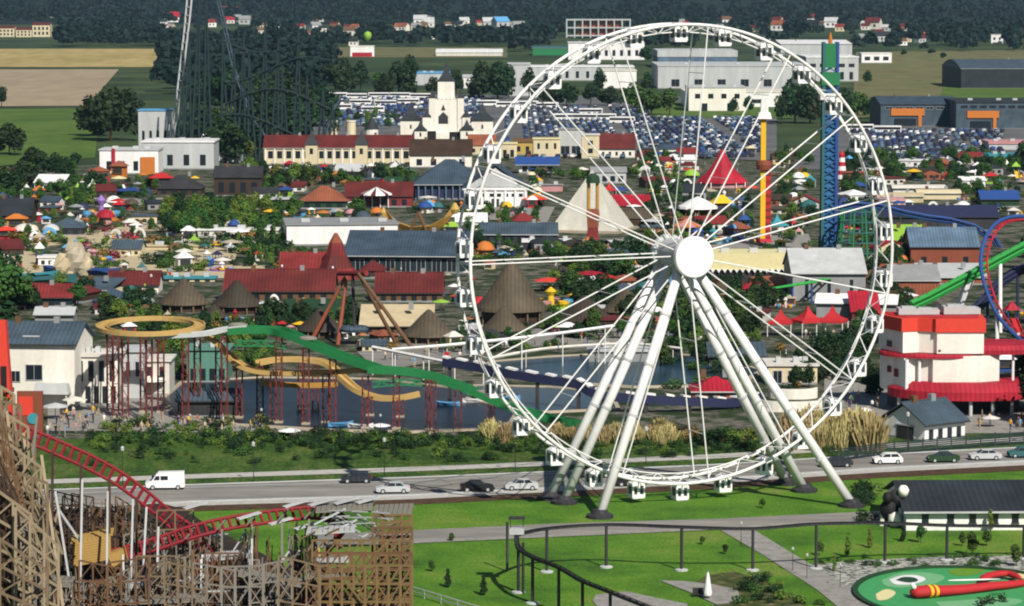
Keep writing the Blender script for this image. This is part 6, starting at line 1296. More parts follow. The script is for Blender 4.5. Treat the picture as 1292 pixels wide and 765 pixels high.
for i in range(70):
    x = q.uniform(50, 400); g = q.uniform(785, 834); y = max(q.uniform(650, 760) + (x - 60) * .1, TY(x) + 40 if g > 796 else 640); a = inv(A(x, y, g)); c = inv(A(x + q.uniform(-26, 26), y + q.uniform(-40, 26), g + q.uniform(-8, 8)))
    b = MB(); b.bar(a, c, q.uniform(.09, .17)); b.build('loose_beam', q.choice(['woodgrey', 'wood', 'palegrey', 'brown', 'woodpale', 'metal', 'trackred']), wc)
for i in range(26):
    x = q.uniform(-10, 74); y = q.uniform(560, 740) + max(0, x - 30) * 1.2; g = q.uniform(800, 840); a = inv(A(x, y, g)); c = inv(A(x + q.uniform(-30, 30), y + q.uniform(-60, 60), g))
    b = MB(); b.bar(a, c, q.uniform(.14, .24)); b.build('loose_beam', q.choice(['woodpale', 'wood', 'woodpale', 'woodgrey', 'brown']), wc)
for i in range(40): # plank tower clutter
    x = q.uniform(388, 518); y = q.uniform(665, 765); g = q.uniform(798, 830); a = inv(A(x, y, g)); c = inv(A(min(520, x + q.uniform(-22, 22)), y + q.uniform(-24, 24), g)); b = MB(); b.bar(a, c, q.uniform(.1, .2)); b.build('loose_beam', q.choice(['plank', 'brown', 'darkbrown', 'wood', 'ochre']), wc)
for i in range(60): shrub(q.choice(['darkshrub', 'darkshrub', 'shrub']), q.uniform(70, 420), q.uniform(790, 845), q.uniform(14, 40), group='meadow bank tufts')
# plank wall of the station
p0, p1 = inv(A(92, 716, 800)), inv(A(140, 706, 800)); ux = (p1 - p0).normalized()
b = MB(); h = 30 / S(800)
for j in range(9): z = j * h / 9; b.bar(p0 + Vector((0, 0, z + .15)), p1 + Vector((0, 0, z + .15)), .1, h / 9 * .9)
PAL['plankgold'] = (.40, .255, .075); b.build('plank_wall', 'plankgold', wc); b = MB(); e = inv(A(86, 680, 792))
for j in range(9): z = j * h / 9; b.bar(p0 + Vector((-.05, .15, z + .15)), p0 + Vector((-.55, 4.5, z + .15)), .1, h / 9 * .9)
b.build('plank_end_wall', 'ochre', wc); b = MB(); b.bar(p1, p1 + ux * 1.6 + Vector((0, 0, .3)), 2.2, 1.3); b.build('plank_box', 'plankgold', wc)
b = MB()
for i in range(10): b.bar(p0.lerp(p1, i / 9) + Vector((0, .05, h + .06)), p0.lerp(p1, i / 9) + Vector((-.4, 4.4, h + .06)), .42, .1)
b.build('plank_roof', 'plankgold', wc)
# red tracks
def redtrack(pts, name, g=1.7, r=.19, bank=R(-48)):
    t = track_mesh(smooth([inv(A(*p)) for p in pts], 4), g, r, 1.5, 6, bank=bank).build(name, 'trackred', wc); return t
redtrack([(-40, 480, 800), (0, 522, 798), (30, 546, 796), (70, 564, 794), (110, 582, 792), (150, 604, 790), (185, 630, 788), (214, 654, 786), (236, 672, 786), (252, 694, 788), (262, 720, 792)], 'upper_track')
redtrack([(140, 702, 798), (170, 694, 798), (205, 684, 797), (240, 672, 796), (280, 662, 794), (320, 655, 792), (360, 650, 790), (398, 647, 788), (424, 654, 790), (430, 672, 794), (416, 692, 800), (402, 712, 806), (392, 735, 812), (388, 765, 818), (388, 800, 824)], 'lower_track', 1.5, .19, R(-40))
for pts in (((70, 573, 800), (110, 592, 800), (150, 614, 800)),): pass
for x, y in ((30, 552), (66, 570), (102, 586), (138, 604), (172, 628)): b = MB(); b.bar(inv(G(x, 800)), inv(A(x, y, 798)), .26); b.build('track_post', 'darkbrown', wc)
for x, y in ((200, 690), (240, 680), (280, 668), (318, 662), (356, 658), (390, 655)): b = MB(); b.bar(inv(G(x, 800)), inv(A(x, y, 797)), .2); b.bar(inv(A(x - 6, y, 800)), inv(A(x + 8, y - 16, 790)), .14); b.build('track_post', 'woodgrey', wc)
# grey catwalks and frames
def deck(x0, y0, x1, y1, g, depth, m='woodgrey', name='catwalk', th=.16):
    a, c = inv(A(x0, y0, g)), inv(A(x1, y1, g)); b = MB(); n = max(3, int((c - a).length / .5))
    for i in range(n):
        p = a.lerp(c, (i + .5) / n); b.bar(p, p + Vector((0, depth, 0)), (c - a).length / n * .86, th)
    b.bar(a + Vector((0, .1, -.2)), c + Vector((0, .1, -.2)), .2); b.bar(a + Vector((0, depth - .1, -.2)), c + Vector((0, depth - .1, -.2)), .2); return b.build(name, m, wc)
for x0, y0, x1, y1, g, d, m in ((254, 706, 315, 700, 812, 3.0, 'metal'), (110, 742, 190, 738, 822, 3.0, 'metal'), (20, 734, 90, 738, 826, 4, 'woodgrey'), (398, 644, 470, 640, 800, 5.0, 'woodgrey'), (470, 650, 520, 648, 800, 6.0, 'woodgrey'), (386, 672, 448, 668, 806, 3.0, 'metal'), (408, 688, 478, 684, 810, 2.5, 'woodgrey'), (396, 710, 440, 706, 816, 2.5, 'metal'), (384, 728, 436, 724, 822, 2.5, 'woodgrey'), (300, 724, 380, 738, 826, 3, 'woodgrey'), (150, 760, 260, 756, 834, 3, 'woodgrey')):
    deck(x0, y0, x1, y1, g, d, m)
for x0, x1, y in ((254, 316, 706), (112, 192, 742), (156, 188, 748)):
    b = MB(); 
    for x in (x0, x1): b.bar(inv(G(x, 826)), inv(A(x, y, 818)), .2)
    b.bar(inv(A(x0, y + 40, 820)), inv(A(x1, y + 40, 820)), .16); b.build('frame', 'palegrey', wc)
for i, (x, y) in enumerate(((358, 640), (390, 638), (422, 636), (450, 635), (340, 662), (372, 668), (300, 655), (232, 642))): # tilted pale maintenance plates
    a = inv(A(x, y, 796)); b = MB(); b.bar(a, a + Vector((2.2, 1.2, .5)), .9, .1); b.build('walkway_plate', 'palegrey', wc)
for i in range(16): # fan of grey handrails on the crest
    a = inv(A(400 + i * 5, 645 + (i % 3) * 8, 798)); c = inv(A(436 + i * 4.6, 644 + ((i * 7) % 40), 802)); b = MB(); b.bar(a, c, .12); b.build('handrail', 'metal', wc)
# plank tower at the right of the coaster
for i, g in enumerate((800, 806, 812, 820, 828)):
    bent(470 if i < 2 else 386 + i * 4, 520, g, 650 + i * 16, 650 + i * 16, 9 - i, 4 if i < 2 else 8, 'plank' if i % 2 == 0 else 'brown', r=.22, seed=60 + i)
b = MB(); a0, a1 = inv(G(478, 803)), inv(G(519, 803)); t0, t1 = inv(A(478, 656, 803)), inv(A(519, 654, 803))
for j in range(24): k = (j + .3) / 24; b.bar(a0.lerp(t0, k), a1.lerp(t1, k), .08, .34)
b.build('slat_wall', 'plank', wc)
b = MB(); a0, a1 = inv(G(394, 822)), inv(G(452, 822)); t0, t1 = inv(A(394, 716, 822)), inv(A(452, 712, 822))
for j in range(11): k = (j + .3) / 11; b.bar(a0.lerp(t0, k), a1.lerp(t1, k), .08, .4)
b.build('lower_slat_wall', 'brown', wc)
for x, y in ((396, 662), (410, 676), (424, 694)): b = MB(); b.bar(inv(A(x, y, 804)), inv(A(x + 40, y - 20, 800)), .16); b.bar(inv(A(x, y + 8, 804)), inv(A(x + 40, y + 4, 800)), .16); b.build('cross_rail', 'metal', wc)
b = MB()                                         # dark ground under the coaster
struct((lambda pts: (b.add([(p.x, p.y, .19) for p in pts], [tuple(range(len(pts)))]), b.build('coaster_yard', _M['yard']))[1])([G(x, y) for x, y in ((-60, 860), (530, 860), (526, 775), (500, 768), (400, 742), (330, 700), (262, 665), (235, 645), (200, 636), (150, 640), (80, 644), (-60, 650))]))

# =================================================================== black-roofed building, lower right
t = thing('black_roof_lodge', 'long white lodge with huge black pitched roof', 'building', G(1228, 670), R(1.5)); s = S(670); w = 170 / s; h = 25 / s; d = 16
MB().box(-w / 2, 0, 0, w / 2, d, h).build('wall', 'white', t)
b = MB(); rz_ = 25 / s; b.prof_x([(-.7, h + .02), (d / 2, h + rz_), (d + .7, h + .02), (d + .7, h + .2), (d / 2, h + rz_ + .2), (-.7, h + .2)], -w / 2 - .5, w / 2 + .5); b.build('roof', 'slatedark', t)
b = MB(); b.box(-w / 2 - .4, -.85, h - .12, w / 2 + .5, -.7, h + .1); b.build('gutter', 'palegrey', t)
for px in (1167, 1199, 1227, 1255, 1281):
    x = (px - 1228) / s; b = MB(); b.box(x - .42, -.06, h * .42, x + .42, .05, h * .84); f = b.build('window', 'glass', t); b = MB(); b.box(x - .5, -.09, h * .84, x + .5, .03, h * .9); b.box(x - .5, -.12, h * .36, x + .5, .03, h * .42); b.build('frame', 'charcoal', f)
b = MB(); b.prof_x([(0.2, h), (d - .2, h), (d / 2, h + rz_ * .95)], -w / 2 - .02, -w / 2 + .1); b.build('gable', 'white', t)
o = thing('entrance_sculpture', 'dark and cream carved gateway figure at the end of the black-roofed building', 'sculpture', G(1128, 664)); s = S(664)
for k, (x, y, z, r, m) in enumerate(((-6, 0, 22, 12, 'black'), (4, 0, 36, 11, 'charcoal'), (10, -1, 46, 7, 'warmwhite'), (-10, -1, 38, 6, 'black'), (0, -1, 10, 9, 'warmwhite'))):
    b = MB(); b.blob((x / s, y, z / s), r / s, n=12, seed=k, jit=.12, sz=1.15); b.build(('body', 'shoulder', 'muzzle', 'paw', 'base')[k], m, o, True)
b = MB(); b.tube([(16 / s, 0, 0), (19 / s, 0, 36 / s)], .28, 8); b.build('post', 'warmwhite', o); b = MB(); b.tube([(-16 / s, 0, 0), (-12 / s, 0, 28 / s)], .3, 8); b.build('post', 'warmwhite', o)
b = MB(); b.blob((0, .8, .5), 1.5, n=10, seed=5, jit=.2, sz=.5); b.build('rock', 'darkgreen', o)
# =================================================================== oval play pool
cx, cy = 1222, 752
b = MB(); pc = G(cx, cy); rx = 142 / S(cy); ry = rx * 1.28
def oval(k, z, m, name, dx=0, dy=0, kx=1.0, ky=1.0, par=None, wob=0.0):
    b = MB(); n = 56; b.add([(dx + rx * k * kx * math.cos(2 * math.pi * i / n) * (1 + wob * math.sin(3 * 2 * math.pi * i / n)), dy + ry * k * ky * math.sin(2 * math.pi * i / n) * (1 + wob * math.sin(2 * 2 * math.pi * i / n + 1)), z) for i in range(n)], [tuple(range(n))]); return b.build(name, m, par)
o = thing('play_pool', 'oval green safety surface play pool with painted pale shapes', 'playground', (pc.x, pc.y, 0))
PAL['poolgreen'] = (.05, .30, .10); PAL['mintgreen'] = (.16, .40, .20); PAL['lawngreen'] = (.12, .26, .02)
b = MB(); n = 64; b.sweep([(rx * math.cos(2 * math.pi * i / n), ry * math.sin(2 * math.pi * i / n), .2) for i in range(n)], [(-.3, -.2), (.3, -.2), (.3, .25), (-.3, .25)], closed=True); b.build('kerb', 'darkgreen', o)
oval(.985, .2, 'poolgreen', 'surface', par=o)
o = thing('red_play_creature', 'red play figure with yellow collar lying across the pool', 'play figure', (pc.x, pc.y, .2)); G0 = Vector((pc.x, pc.y, 0))
def worm(ctrl, r0, r1, name, m, n=12):
    b = MB(); P = smooth([G(x, y) - G0 + Vector((0, 0, z)) for x, y, z in ctrl], 6); k = len(P); vs = []; rr = [(r0 + (r1 - r0) * i / k) * min(1, .35 + i * .22, .35 + (k - 1 - i) * .22) for i in range(k)]
    for i, p in enumerate(P):
        d = (P[min(i + 1, k - 1)] - P[max(i - 1, 0)]).normalized(); x = d.cross(Vector((0, 0, 1))).normalized(); u = x.cross(d); vs += [p + (x * math.cos(2 * math.pi * j / n) + u * math.sin(2 * math.pi * j / n) * .7) * rr[i] for j in range(n)]
    b.add(vs, [(i * n + j, i * n + (j + 1) % n, (i + 1) * n + (j + 1) % n, (i + 1) * n + j) for i in range(k - 1) for j in range(n)] + [tuple(range(n - 1, -1, -1)), tuple((k - 1) * n + j for j in range(n))]); b.build(name, m, o, True); return P, rr
P, rr = worm([(1148, 757, .5), (1165, 757, .7), (1185, 755, .6), (1215, 752, .5), (1250, 748, .5), (1280, 744, .4), (1296, 740, .3)], 1.05, .5, 'body', 'red')
worm([(1238, 740, .5), (1250, 735, .6), (1272, 733, .6), (1288, 738, .5)], .6, .45, 'tail', 'red'); worm([(1196, 748, 1.15), (1225, 745, .95), (1262, 742, .8)], .16, .12, 'white_stripe', 'white')
for i in (8, 10): p = P[i]; d = (P[i + 1] - P[i - 1]).normalized(); b = MB(); b.tube([p - d * .18, p + d * .18], rr[i] * 1.04, 16); b.v = [(x, y, p.z + (z - p.z) * .74) for x, y, z in b.v]; b.build('collar', 'yellow', o)
for f in (-1, 1): b = MB(); c = P[2]; b.blob((c.x, c.y + f * .5, c.z + .75), .28, n=8, jit=0); b.build('eye', 'white', o)
PP = [t for t in THINGS if t.name == 'play_pool'][0]
for nm, m, z, pix in (('cream_patch', 'paleyellow', .225, ((1105, 752), (1118, 746), (1130, 750), (1122, 758), (1108, 760))), ('pale_outline', 'mintgreen', .223, ((1112, 735), (1135, 726), (1170, 725), (1192, 731), (1176, 740), (1140, 744), (1118, 742))), ('white_eye_ring', 'white', .245, ((1122, 734), (1138, 729), (1158, 729), (1168, 734), (1152, 740), (1130, 740))), ('dark_eye', 'darkgreen', .265, ((1130, 735), (1140, 731), (1154, 732), (1158, 736), (1146, 738))), ('yellow_patch', 'paleyellow', .225, ((1248, 725), (1285, 722), (1310, 726), (1300, 732), (1262, 731))), ('pale_wave', 'mintgreen', .222, ((1180, 762), (1215, 760), (1260, 757), (1290, 760), (1270, 768), (1200, 772))), ('lime_wedge', 'lawngreen', .221, ((1195, 722), (1225, 718), (1245, 721), (1228, 728), (1204, 728)))):
    pts = [G(x, y) - G0 for x, y in pix]; c = sum(pts, Vector()) / len(pts); rnd_pts = smooth(pts + [pts[0]], 4)[:-1]; b = MB(); b.add([(p.x, p.y, z) for p in rnd_pts], [tuple(range(len(rnd_pts)))]); b.build(nm, m, PP)
for i, (x, y) in enumerate(((1248, 765), (1262, 762), (1238, 768))):
    shrub('darkshrub', x, y, 16, group='pool planting', wide=.9)
# =================================================================== lawn things
tr = thing('garden_train_track', 'dark elevated train rail on slim posts looping over the lawn', 'train track', G(860, 715)); inv = lambda p: Vector(p) - tr.location
r1 = [A(x, y, g) for x, y, g in ((652, 676, 742), (690, 668, 724), (765, 663, 718), (860, 666, 722), (950, 668, 722), (1030, 662, 720), (1117, 661, 712), (1195, 664, 709), (1292, 665, 707), (1400, 666, 705))]
r2 = [A(x, y, g) for x, y, g in ((652, 676, 742), (654, 692, 750), (672, 704, 764), (705, 717, 776), (735, 734, 788), (770, 748, 800), (810, 764, 812), (860, 782, 826))]
for nm, rr_ in (('rail_beam', r1), ('branch_beam', r2)):
    P = smooth([inv(p) for p in rr_], 5); b = MB(); b.sweep(P, [(-.24, -.08), (.24, -.08), (.24, .1), (-.24, .1)]); b.build(nm, 'charcoal', tr)
    b = MB(); b.tube([p + Vector((-.22, 0, .2)) for p in P], .06, 5); b.tube([p + Vector((.22, 0.1, .2)) for p in P], .06, 5); [b.bar(p + Vector((-.3, 0, .12)), p + Vector((.3, .1, .12)), .1) for p in P]; b.build('rail_track', 'black', tr)
for p in r1[1:-1] + r2[1:]:
    f = Vector((p.x, p.y, 0)); b = MB(); b.tube([inv(f), inv(p)], .17, 8); b.build('post', 'charcoal', tr); b = MB(); b.lathe([(.75, .05), (.75, .22), (.4, .3)], 12, c=inv(f)); b.build('footing', 'palegrey', tr)
for p in ((640, 722), (660, 750)): f = G(p[0], p[1]); b = MB(); b.tube([inv(f), inv(Vector((f.x, f.y, r1[0].z)))], .15, 8); b.build('post', 'charcoal', tr)
o = thing('train_car', 'small grey train car with roof standing on the rail loop', 'train car', A(652, 676, 742)); b = MB(); b.box(-.8, -.6, .2, .8, .6, .9); b.build('body', 'metal', o); b = MB(); b.box(-.9, -.7, 1.9, .9, .7, 2.05); b.build('roof', 'charcoal', o)
for x in (-.7, .7):
    for y in (-.5, .5): b = MB(); b.bar((x, y, .9), (x, y, 1.9), .08); b.build('post', 'charcoal', o)
o = thing('closed_parasol', 'tall closed white parasol on the paved patch', 'parasol', G(893, 757)); s = S(757); MB().tube([(0, 0, 0), (0, 0, 38 / s)], .06, 8).build('pole', 'grey', o); b = MB(); b.lathe([(.42, 6 / s), (.46, 9 / s), (.3, 22 / s), (.16, 32 / s), (.02, 37 / s)], 10); b.build('canopy', 'white', o); MB().lathe([(.5, 0), (.5, .12)], 12).build('base', 'charcoal', o)
o = thing('sun_lounger', 'dark bench seat beside the closed parasol', 'bench', G(881, 754)); b = MB(); b.box(-.6, -.3, .35, .6, .3, .45); b.build('seat', 'charcoal', o); b = MB(); b.box(-.6, .25, .45, .6, .33, 1.0); b.build('backrest', 'charcoal', o); [MB().box(x, -.25, 0, x + .08, .25, .35).build('leg', 'charcoal', o) for x in (-.55, .47)]
for k, x, y, h, w in (('talllight', 1070, 704, 34, .6), ('talllight', 1097, 692, 26, .7), ('round', 1227, 702, 32, .6), ('talllight', 1250, 672, 30, .7), ('round', 1214, 690, 20, .6), ('round', 1162, 686, 26, .6), ('tall', 1140, 684, 24, .8), ('round', 1034, 702, 20, .6), ('talllight', 1053, 722, 26, .5), ('round', 1282, 716, 30, .6), ('round', 1245, 690, 22, .6), ('round', 570, 684, 12, .8),
                      ('round', 545, 722, 16, .7), ('tall', 565, 742, 26, .8), ('tall', 610, 752, 28, .8), ('round', 886, 688, 12, .8), ('rounddark', 915, 700, 14, .8), ('round', 962, 642, 14, .7), ('rounddark', 1085, 624, 18, .7)):
    tree(k, x, y, h, wide=w * 1.45, group='saplings on the lawn', label='%s on the lawn %s' % ({'talllight': 'slim young sapling', 'tall': 'narrow dark sapling', 'round': 'small young tree', 'rounddark': 'small dark young tree'}[k], where(x, y)))
q = random.Random(77)
for i in range(34): x = q.uniform(930, 1040); y = q.uniform(732, 764); shrub(q.choice(['darkshrub', 'shrub', 'darkshrub', 'lightshrub']), x, y, q.uniform(9, 20), group='bed planting') if x < 935 + (y - 722) * 2.4 else None
for i in range(30): x = q.uniform(1015, 1292); y = q.uniform(704, 716); shrub(q.choice(['darkshrub', 'shrub']), x, y, q.uniform(5, 11), group='bed planting')
for i in range(16): x = q.uniform(1078, 1112); y = q.uniform(612, 660); shrub('darkshrub', x, y, q.uniform(8, 18), group='bed planting')
for i, (x, y) in enumerate(((1018, 730), (1000, 722), (935, 690), (1060, 742))): small('lamp', x, y, 32, label='lamp post beside the diagonal path %s' % where(x, y))
o = thing('coaster_barrier', 'pale twin-rail barrier at the corner of the wooden coaster', 'barrier', G(560, 765)); inv = lambda p: Vector(p) - o.location
for dz in (.5, .95): b = MB(); b.bar(inv(G(515, 750)) + Vector((0, 0, dz)), inv(G(620, 782)) + Vector((0, 0, dz)), .12); b.build('rail', 'palegrey', o)
for k in range(6): p = inv(G(515 + 21 * k, 750 + 6.4 * k)); b = MB(); b.box(p.x - .06, p.y - .06, 0, p.x + .06, p.y + .06, 1.0); b.build('post', 'metal', o)
for i in range(9): # road lamp posts along the verge
    x = -10 + i * 165; o = small('lamp', x, lerp(FAR, x) - 2, 52, label='tall lamp post at the far kerb %s' % where(x, lerp(FAR, x)), stretch=.8)
# =================================================================== filling the park: trees, kiosks, parasols, rides, people
KEEP = [(505, 78, 625, 192), (333, 165, 525, 208), (523, 195, 668, 258), (680, 222, 812, 304), (876, 186, 948, 238), (950, 120, 978, 306), (1028, 44, 1060, 320), (893, 312, 1002, 345), (998, 312, 1094, 376),
        (438, 292, 590, 338), (360, 276, 505, 308), (196, 346, 334, 394), (283, 342, 560, 372), (598, 328, 692, 408), (130, 170, 300, 222), (400, 290, 450, 350), (485, 265, 575, 304), (640, 166, 802, 214), (134, 344, 204, 364), (1110, 396, 1300, 525), (962, 384, 1068, 426), (1150, 275, 1300, 385), (505, 388, 580, 430), (450, 372, 540, 412), (455, 240, 520, 265), (376, 232, 440, 262), (200, 218, 330, 246), (1100, 228, 1200, 256), (0, 385, 130, 520)]
def free(px, py, h, w):
    x0, x1, y0, y1 = px - w / 2, px + w / 2, py - h, py
    for a, b_, c, d_ in KEEP:
        ox = min(x1, c) - max(x0, a); oy = min(y1, d_) - max(y0, b_)
        if ox > 0 and oy > 0 and ox * oy > (.22 if h > 16 else .4) * w * h: return False
    return True
q = random.Random(31)
def fill_trees(x0, x1, y0, y1, n, h0, h1, kinds):
    k = 0; n = int(n * 2.4)
    for i in range(n * 7):
        if k >= n: break
        px, py = q.uniform(x0, x1), q.uniform(y0, y1); h = q.uniform(h0 * .8, h1)
        if not free(px, py, h, h * .8): continue
        tree(q.choice(kinds), px, py, h, wide=q.uniform(.85, 1.3)); k += 1
MIX = ['round', 'round', 'roundlight', 'rounddark', 'broadmid', 'broad', 'talllight', 'tall']
fill_trees(205, 340, 218, 300, 44, 16, 30, ['roundlight', 'roundlight', 'round', 'broadmid', 'rounddark']); fill_trees(0, 210, 222, 262, 22, 14, 26, MIX); fill_trees(0, 210, 262, 345, 13, 10, 20, ['round', 'roundlight', 'roundlight', 'talllight'])
fill_trees(335, 530, 210, 300, 30, 16, 32, ['round', 'roundlight', 'rounddark', 'conifer', 'broadmid']); fill_trees(300, 420, 296, 345, 14, 16, 26, MIX); fill_trees(0, 460, 372, 420, 30, 18, 36, ['rounddark', 'round', 'broad', 'roundlight'])
fill_trees(590, 720, 262, 335, 18, 12, 24, MIX); fill_trees(690, 900, 240, 330, 34, 12, 24, ['rounddark', 'round', 'broad', 'roundlight']); fill_trees(700, 905, 330, 430, 36, 18, 40, ['rounddark', 'broad', 'broad', 'round'])
fill_trees(900, 1130, 200, 300, 44, 12, 24, ['rounddark', 'round', 'roundlight', 'broad', 'conifer']); fill_trees(1060, 1292, 210, 250, 34, 12, 22, ['rounddark', 'broad', 'round', 'broadmid']); fill_trees(900, 1120, 345, 430, 30, 18, 38, ['rounddark', 'broad', 'rounddark', 'round'])
fill_trees(800, 1290, 196, 212, 26, 10, 18, ['rounddark', 'broadmid', 'round']); fill_trees(1100, 1292, 320, 420, 22, 16, 32, ['rounddark', 'round', 'broad']); fill_trees(820, 960, 420, 470, 12, 18, 36, ['round', 'roundlight', 'rounddark']); fill_trees(290, 340, 426, 470, 8, 18, 28, ['roundlight', 'round']); fill_trees(540, 700, 425, 446, 12, 10, 20, ['rounddark', 'round'])
fill_trees(530, 690, 258, 300, 22, 9, 18, ['round', 'roundlight', 'rounddark']); fill_trees(530, 860, 214, 262, 26, 8, 18, ['round', 'rounddark', 'broadmid', 'roundlight']); fill_trees(204, 345, 428, 478, 9, 20, 36, ['round', 'roundlight', 'broadmid']); fill_trees(1000, 1110, 426, 500, 16, 16, 36, ['rounddark', 'broad']); fill_trees(620, 800, 196, 232, 14, 10, 18, ['round', 'rounddark']); fill_trees(340, 520, 150, 166, 14, 10, 18, ['broad', 'round', 'roundlight']); fill_trees(245, 345, 160, 212, 14, 14, 30, ['broad', 'rounddark', 'roundlight'])
SHOPC = [('offwhite', 'tile'), ('cream', 'slate'), ('darkbrown', 'tile'), ('white', 'charcoal'), ('brown', 'terracotta'), ('sand', 'thatch'), ('grey', 'slatedark'), ('offwhite', 'darkred'), ('charcoal', 'palegrey'), ('warmwhite', 'bluetile'), ('terracotta', 'thatchdark'), ('rust', 'slate'), ('white', 'white'), ('cream', 'crimson')]
def fill_shops(x0, x1, y0, y1, n, w0, w1):
    k = 0
    for i in range(n * 8):
        if k >= n: break
        px, py, w = q.uniform(x0, x1), q.uniform(y0, y1), q.uniform(w0, w1); h = w * q.uniform(.22, .36); rh = w * q.uniform(.12, .28)
        if not free(px, py, h + rh, w): continue
        wm, rm = q.choice(SHOPC); rf = q.choice(['gable', 'gable', 'hip', 'shed', 'flat'])
        bld('shop', '%s shop with %s %s roof %s' % (CW.get(wm, {'rust': 'rust-brown', 'sand': 'sandy'}.get(wm, wm)), CW.get(rm, rm), {'gable': 'pitched', 'hip': 'hipped', 'shed': 'sloping', 'flat': 'flat'}[rf], where(px, py)), px, py, w, q.uniform(5, 9), h, wm, rf, rh if rf != 'flat' else 1.2, rm, rz=q.uniform(-22, 22), axis=q.choice(['x', 'x', 'y']), win=((max(2, int(w / 8)), .3, .72, .5),), door=(q.uniform(.3, .7), .14, .62, q.choice(['charcoal', 'brown', 'white'])), cat='shop', group='shops and stalls of the park', seams=False)
        KEEP.append((px - w * .45, py - (h + rh) * .9, px + w * .45, py)); k += 1
fill_shops(0, 200, 225, 345, 12, 22, 40); fill_shops(205, 335, 250, 300, 6, 22, 36); fill_shops(335, 620, 214, 262, 9, 22, 40); fill_shops(590, 700, 262, 335, 6, 24, 40); fill_shops(690, 900, 236, 335, 14, 22, 44)
fill_shops(900, 1130, 200, 300, 16, 18, 36); fill_shops(1060, 1292, 206, 250, 10, 18, 34); fill_shops(690, 900, 335, 430, 10, 28, 50); fill_shops(900, 1120, 345, 430, 9, 28, 50); fill_shops(0, 460, 376, 415, 9, 26, 46); fill_shops(1100, 1292, 325, 400, 7, 26, 46); fill_shops(450, 640, 410, 446, 5, 26, 40); fill_shops(590, 1000, 196, 215, 10, 16, 30)
for i in range(12): # dark copper hedge left of the red and white building
    x, y = q.uniform(1035, 1075), q.uniform(440, 468); o = shrub('darkshrub', x, y, q.uniform(16, 34), group='dark hedge')
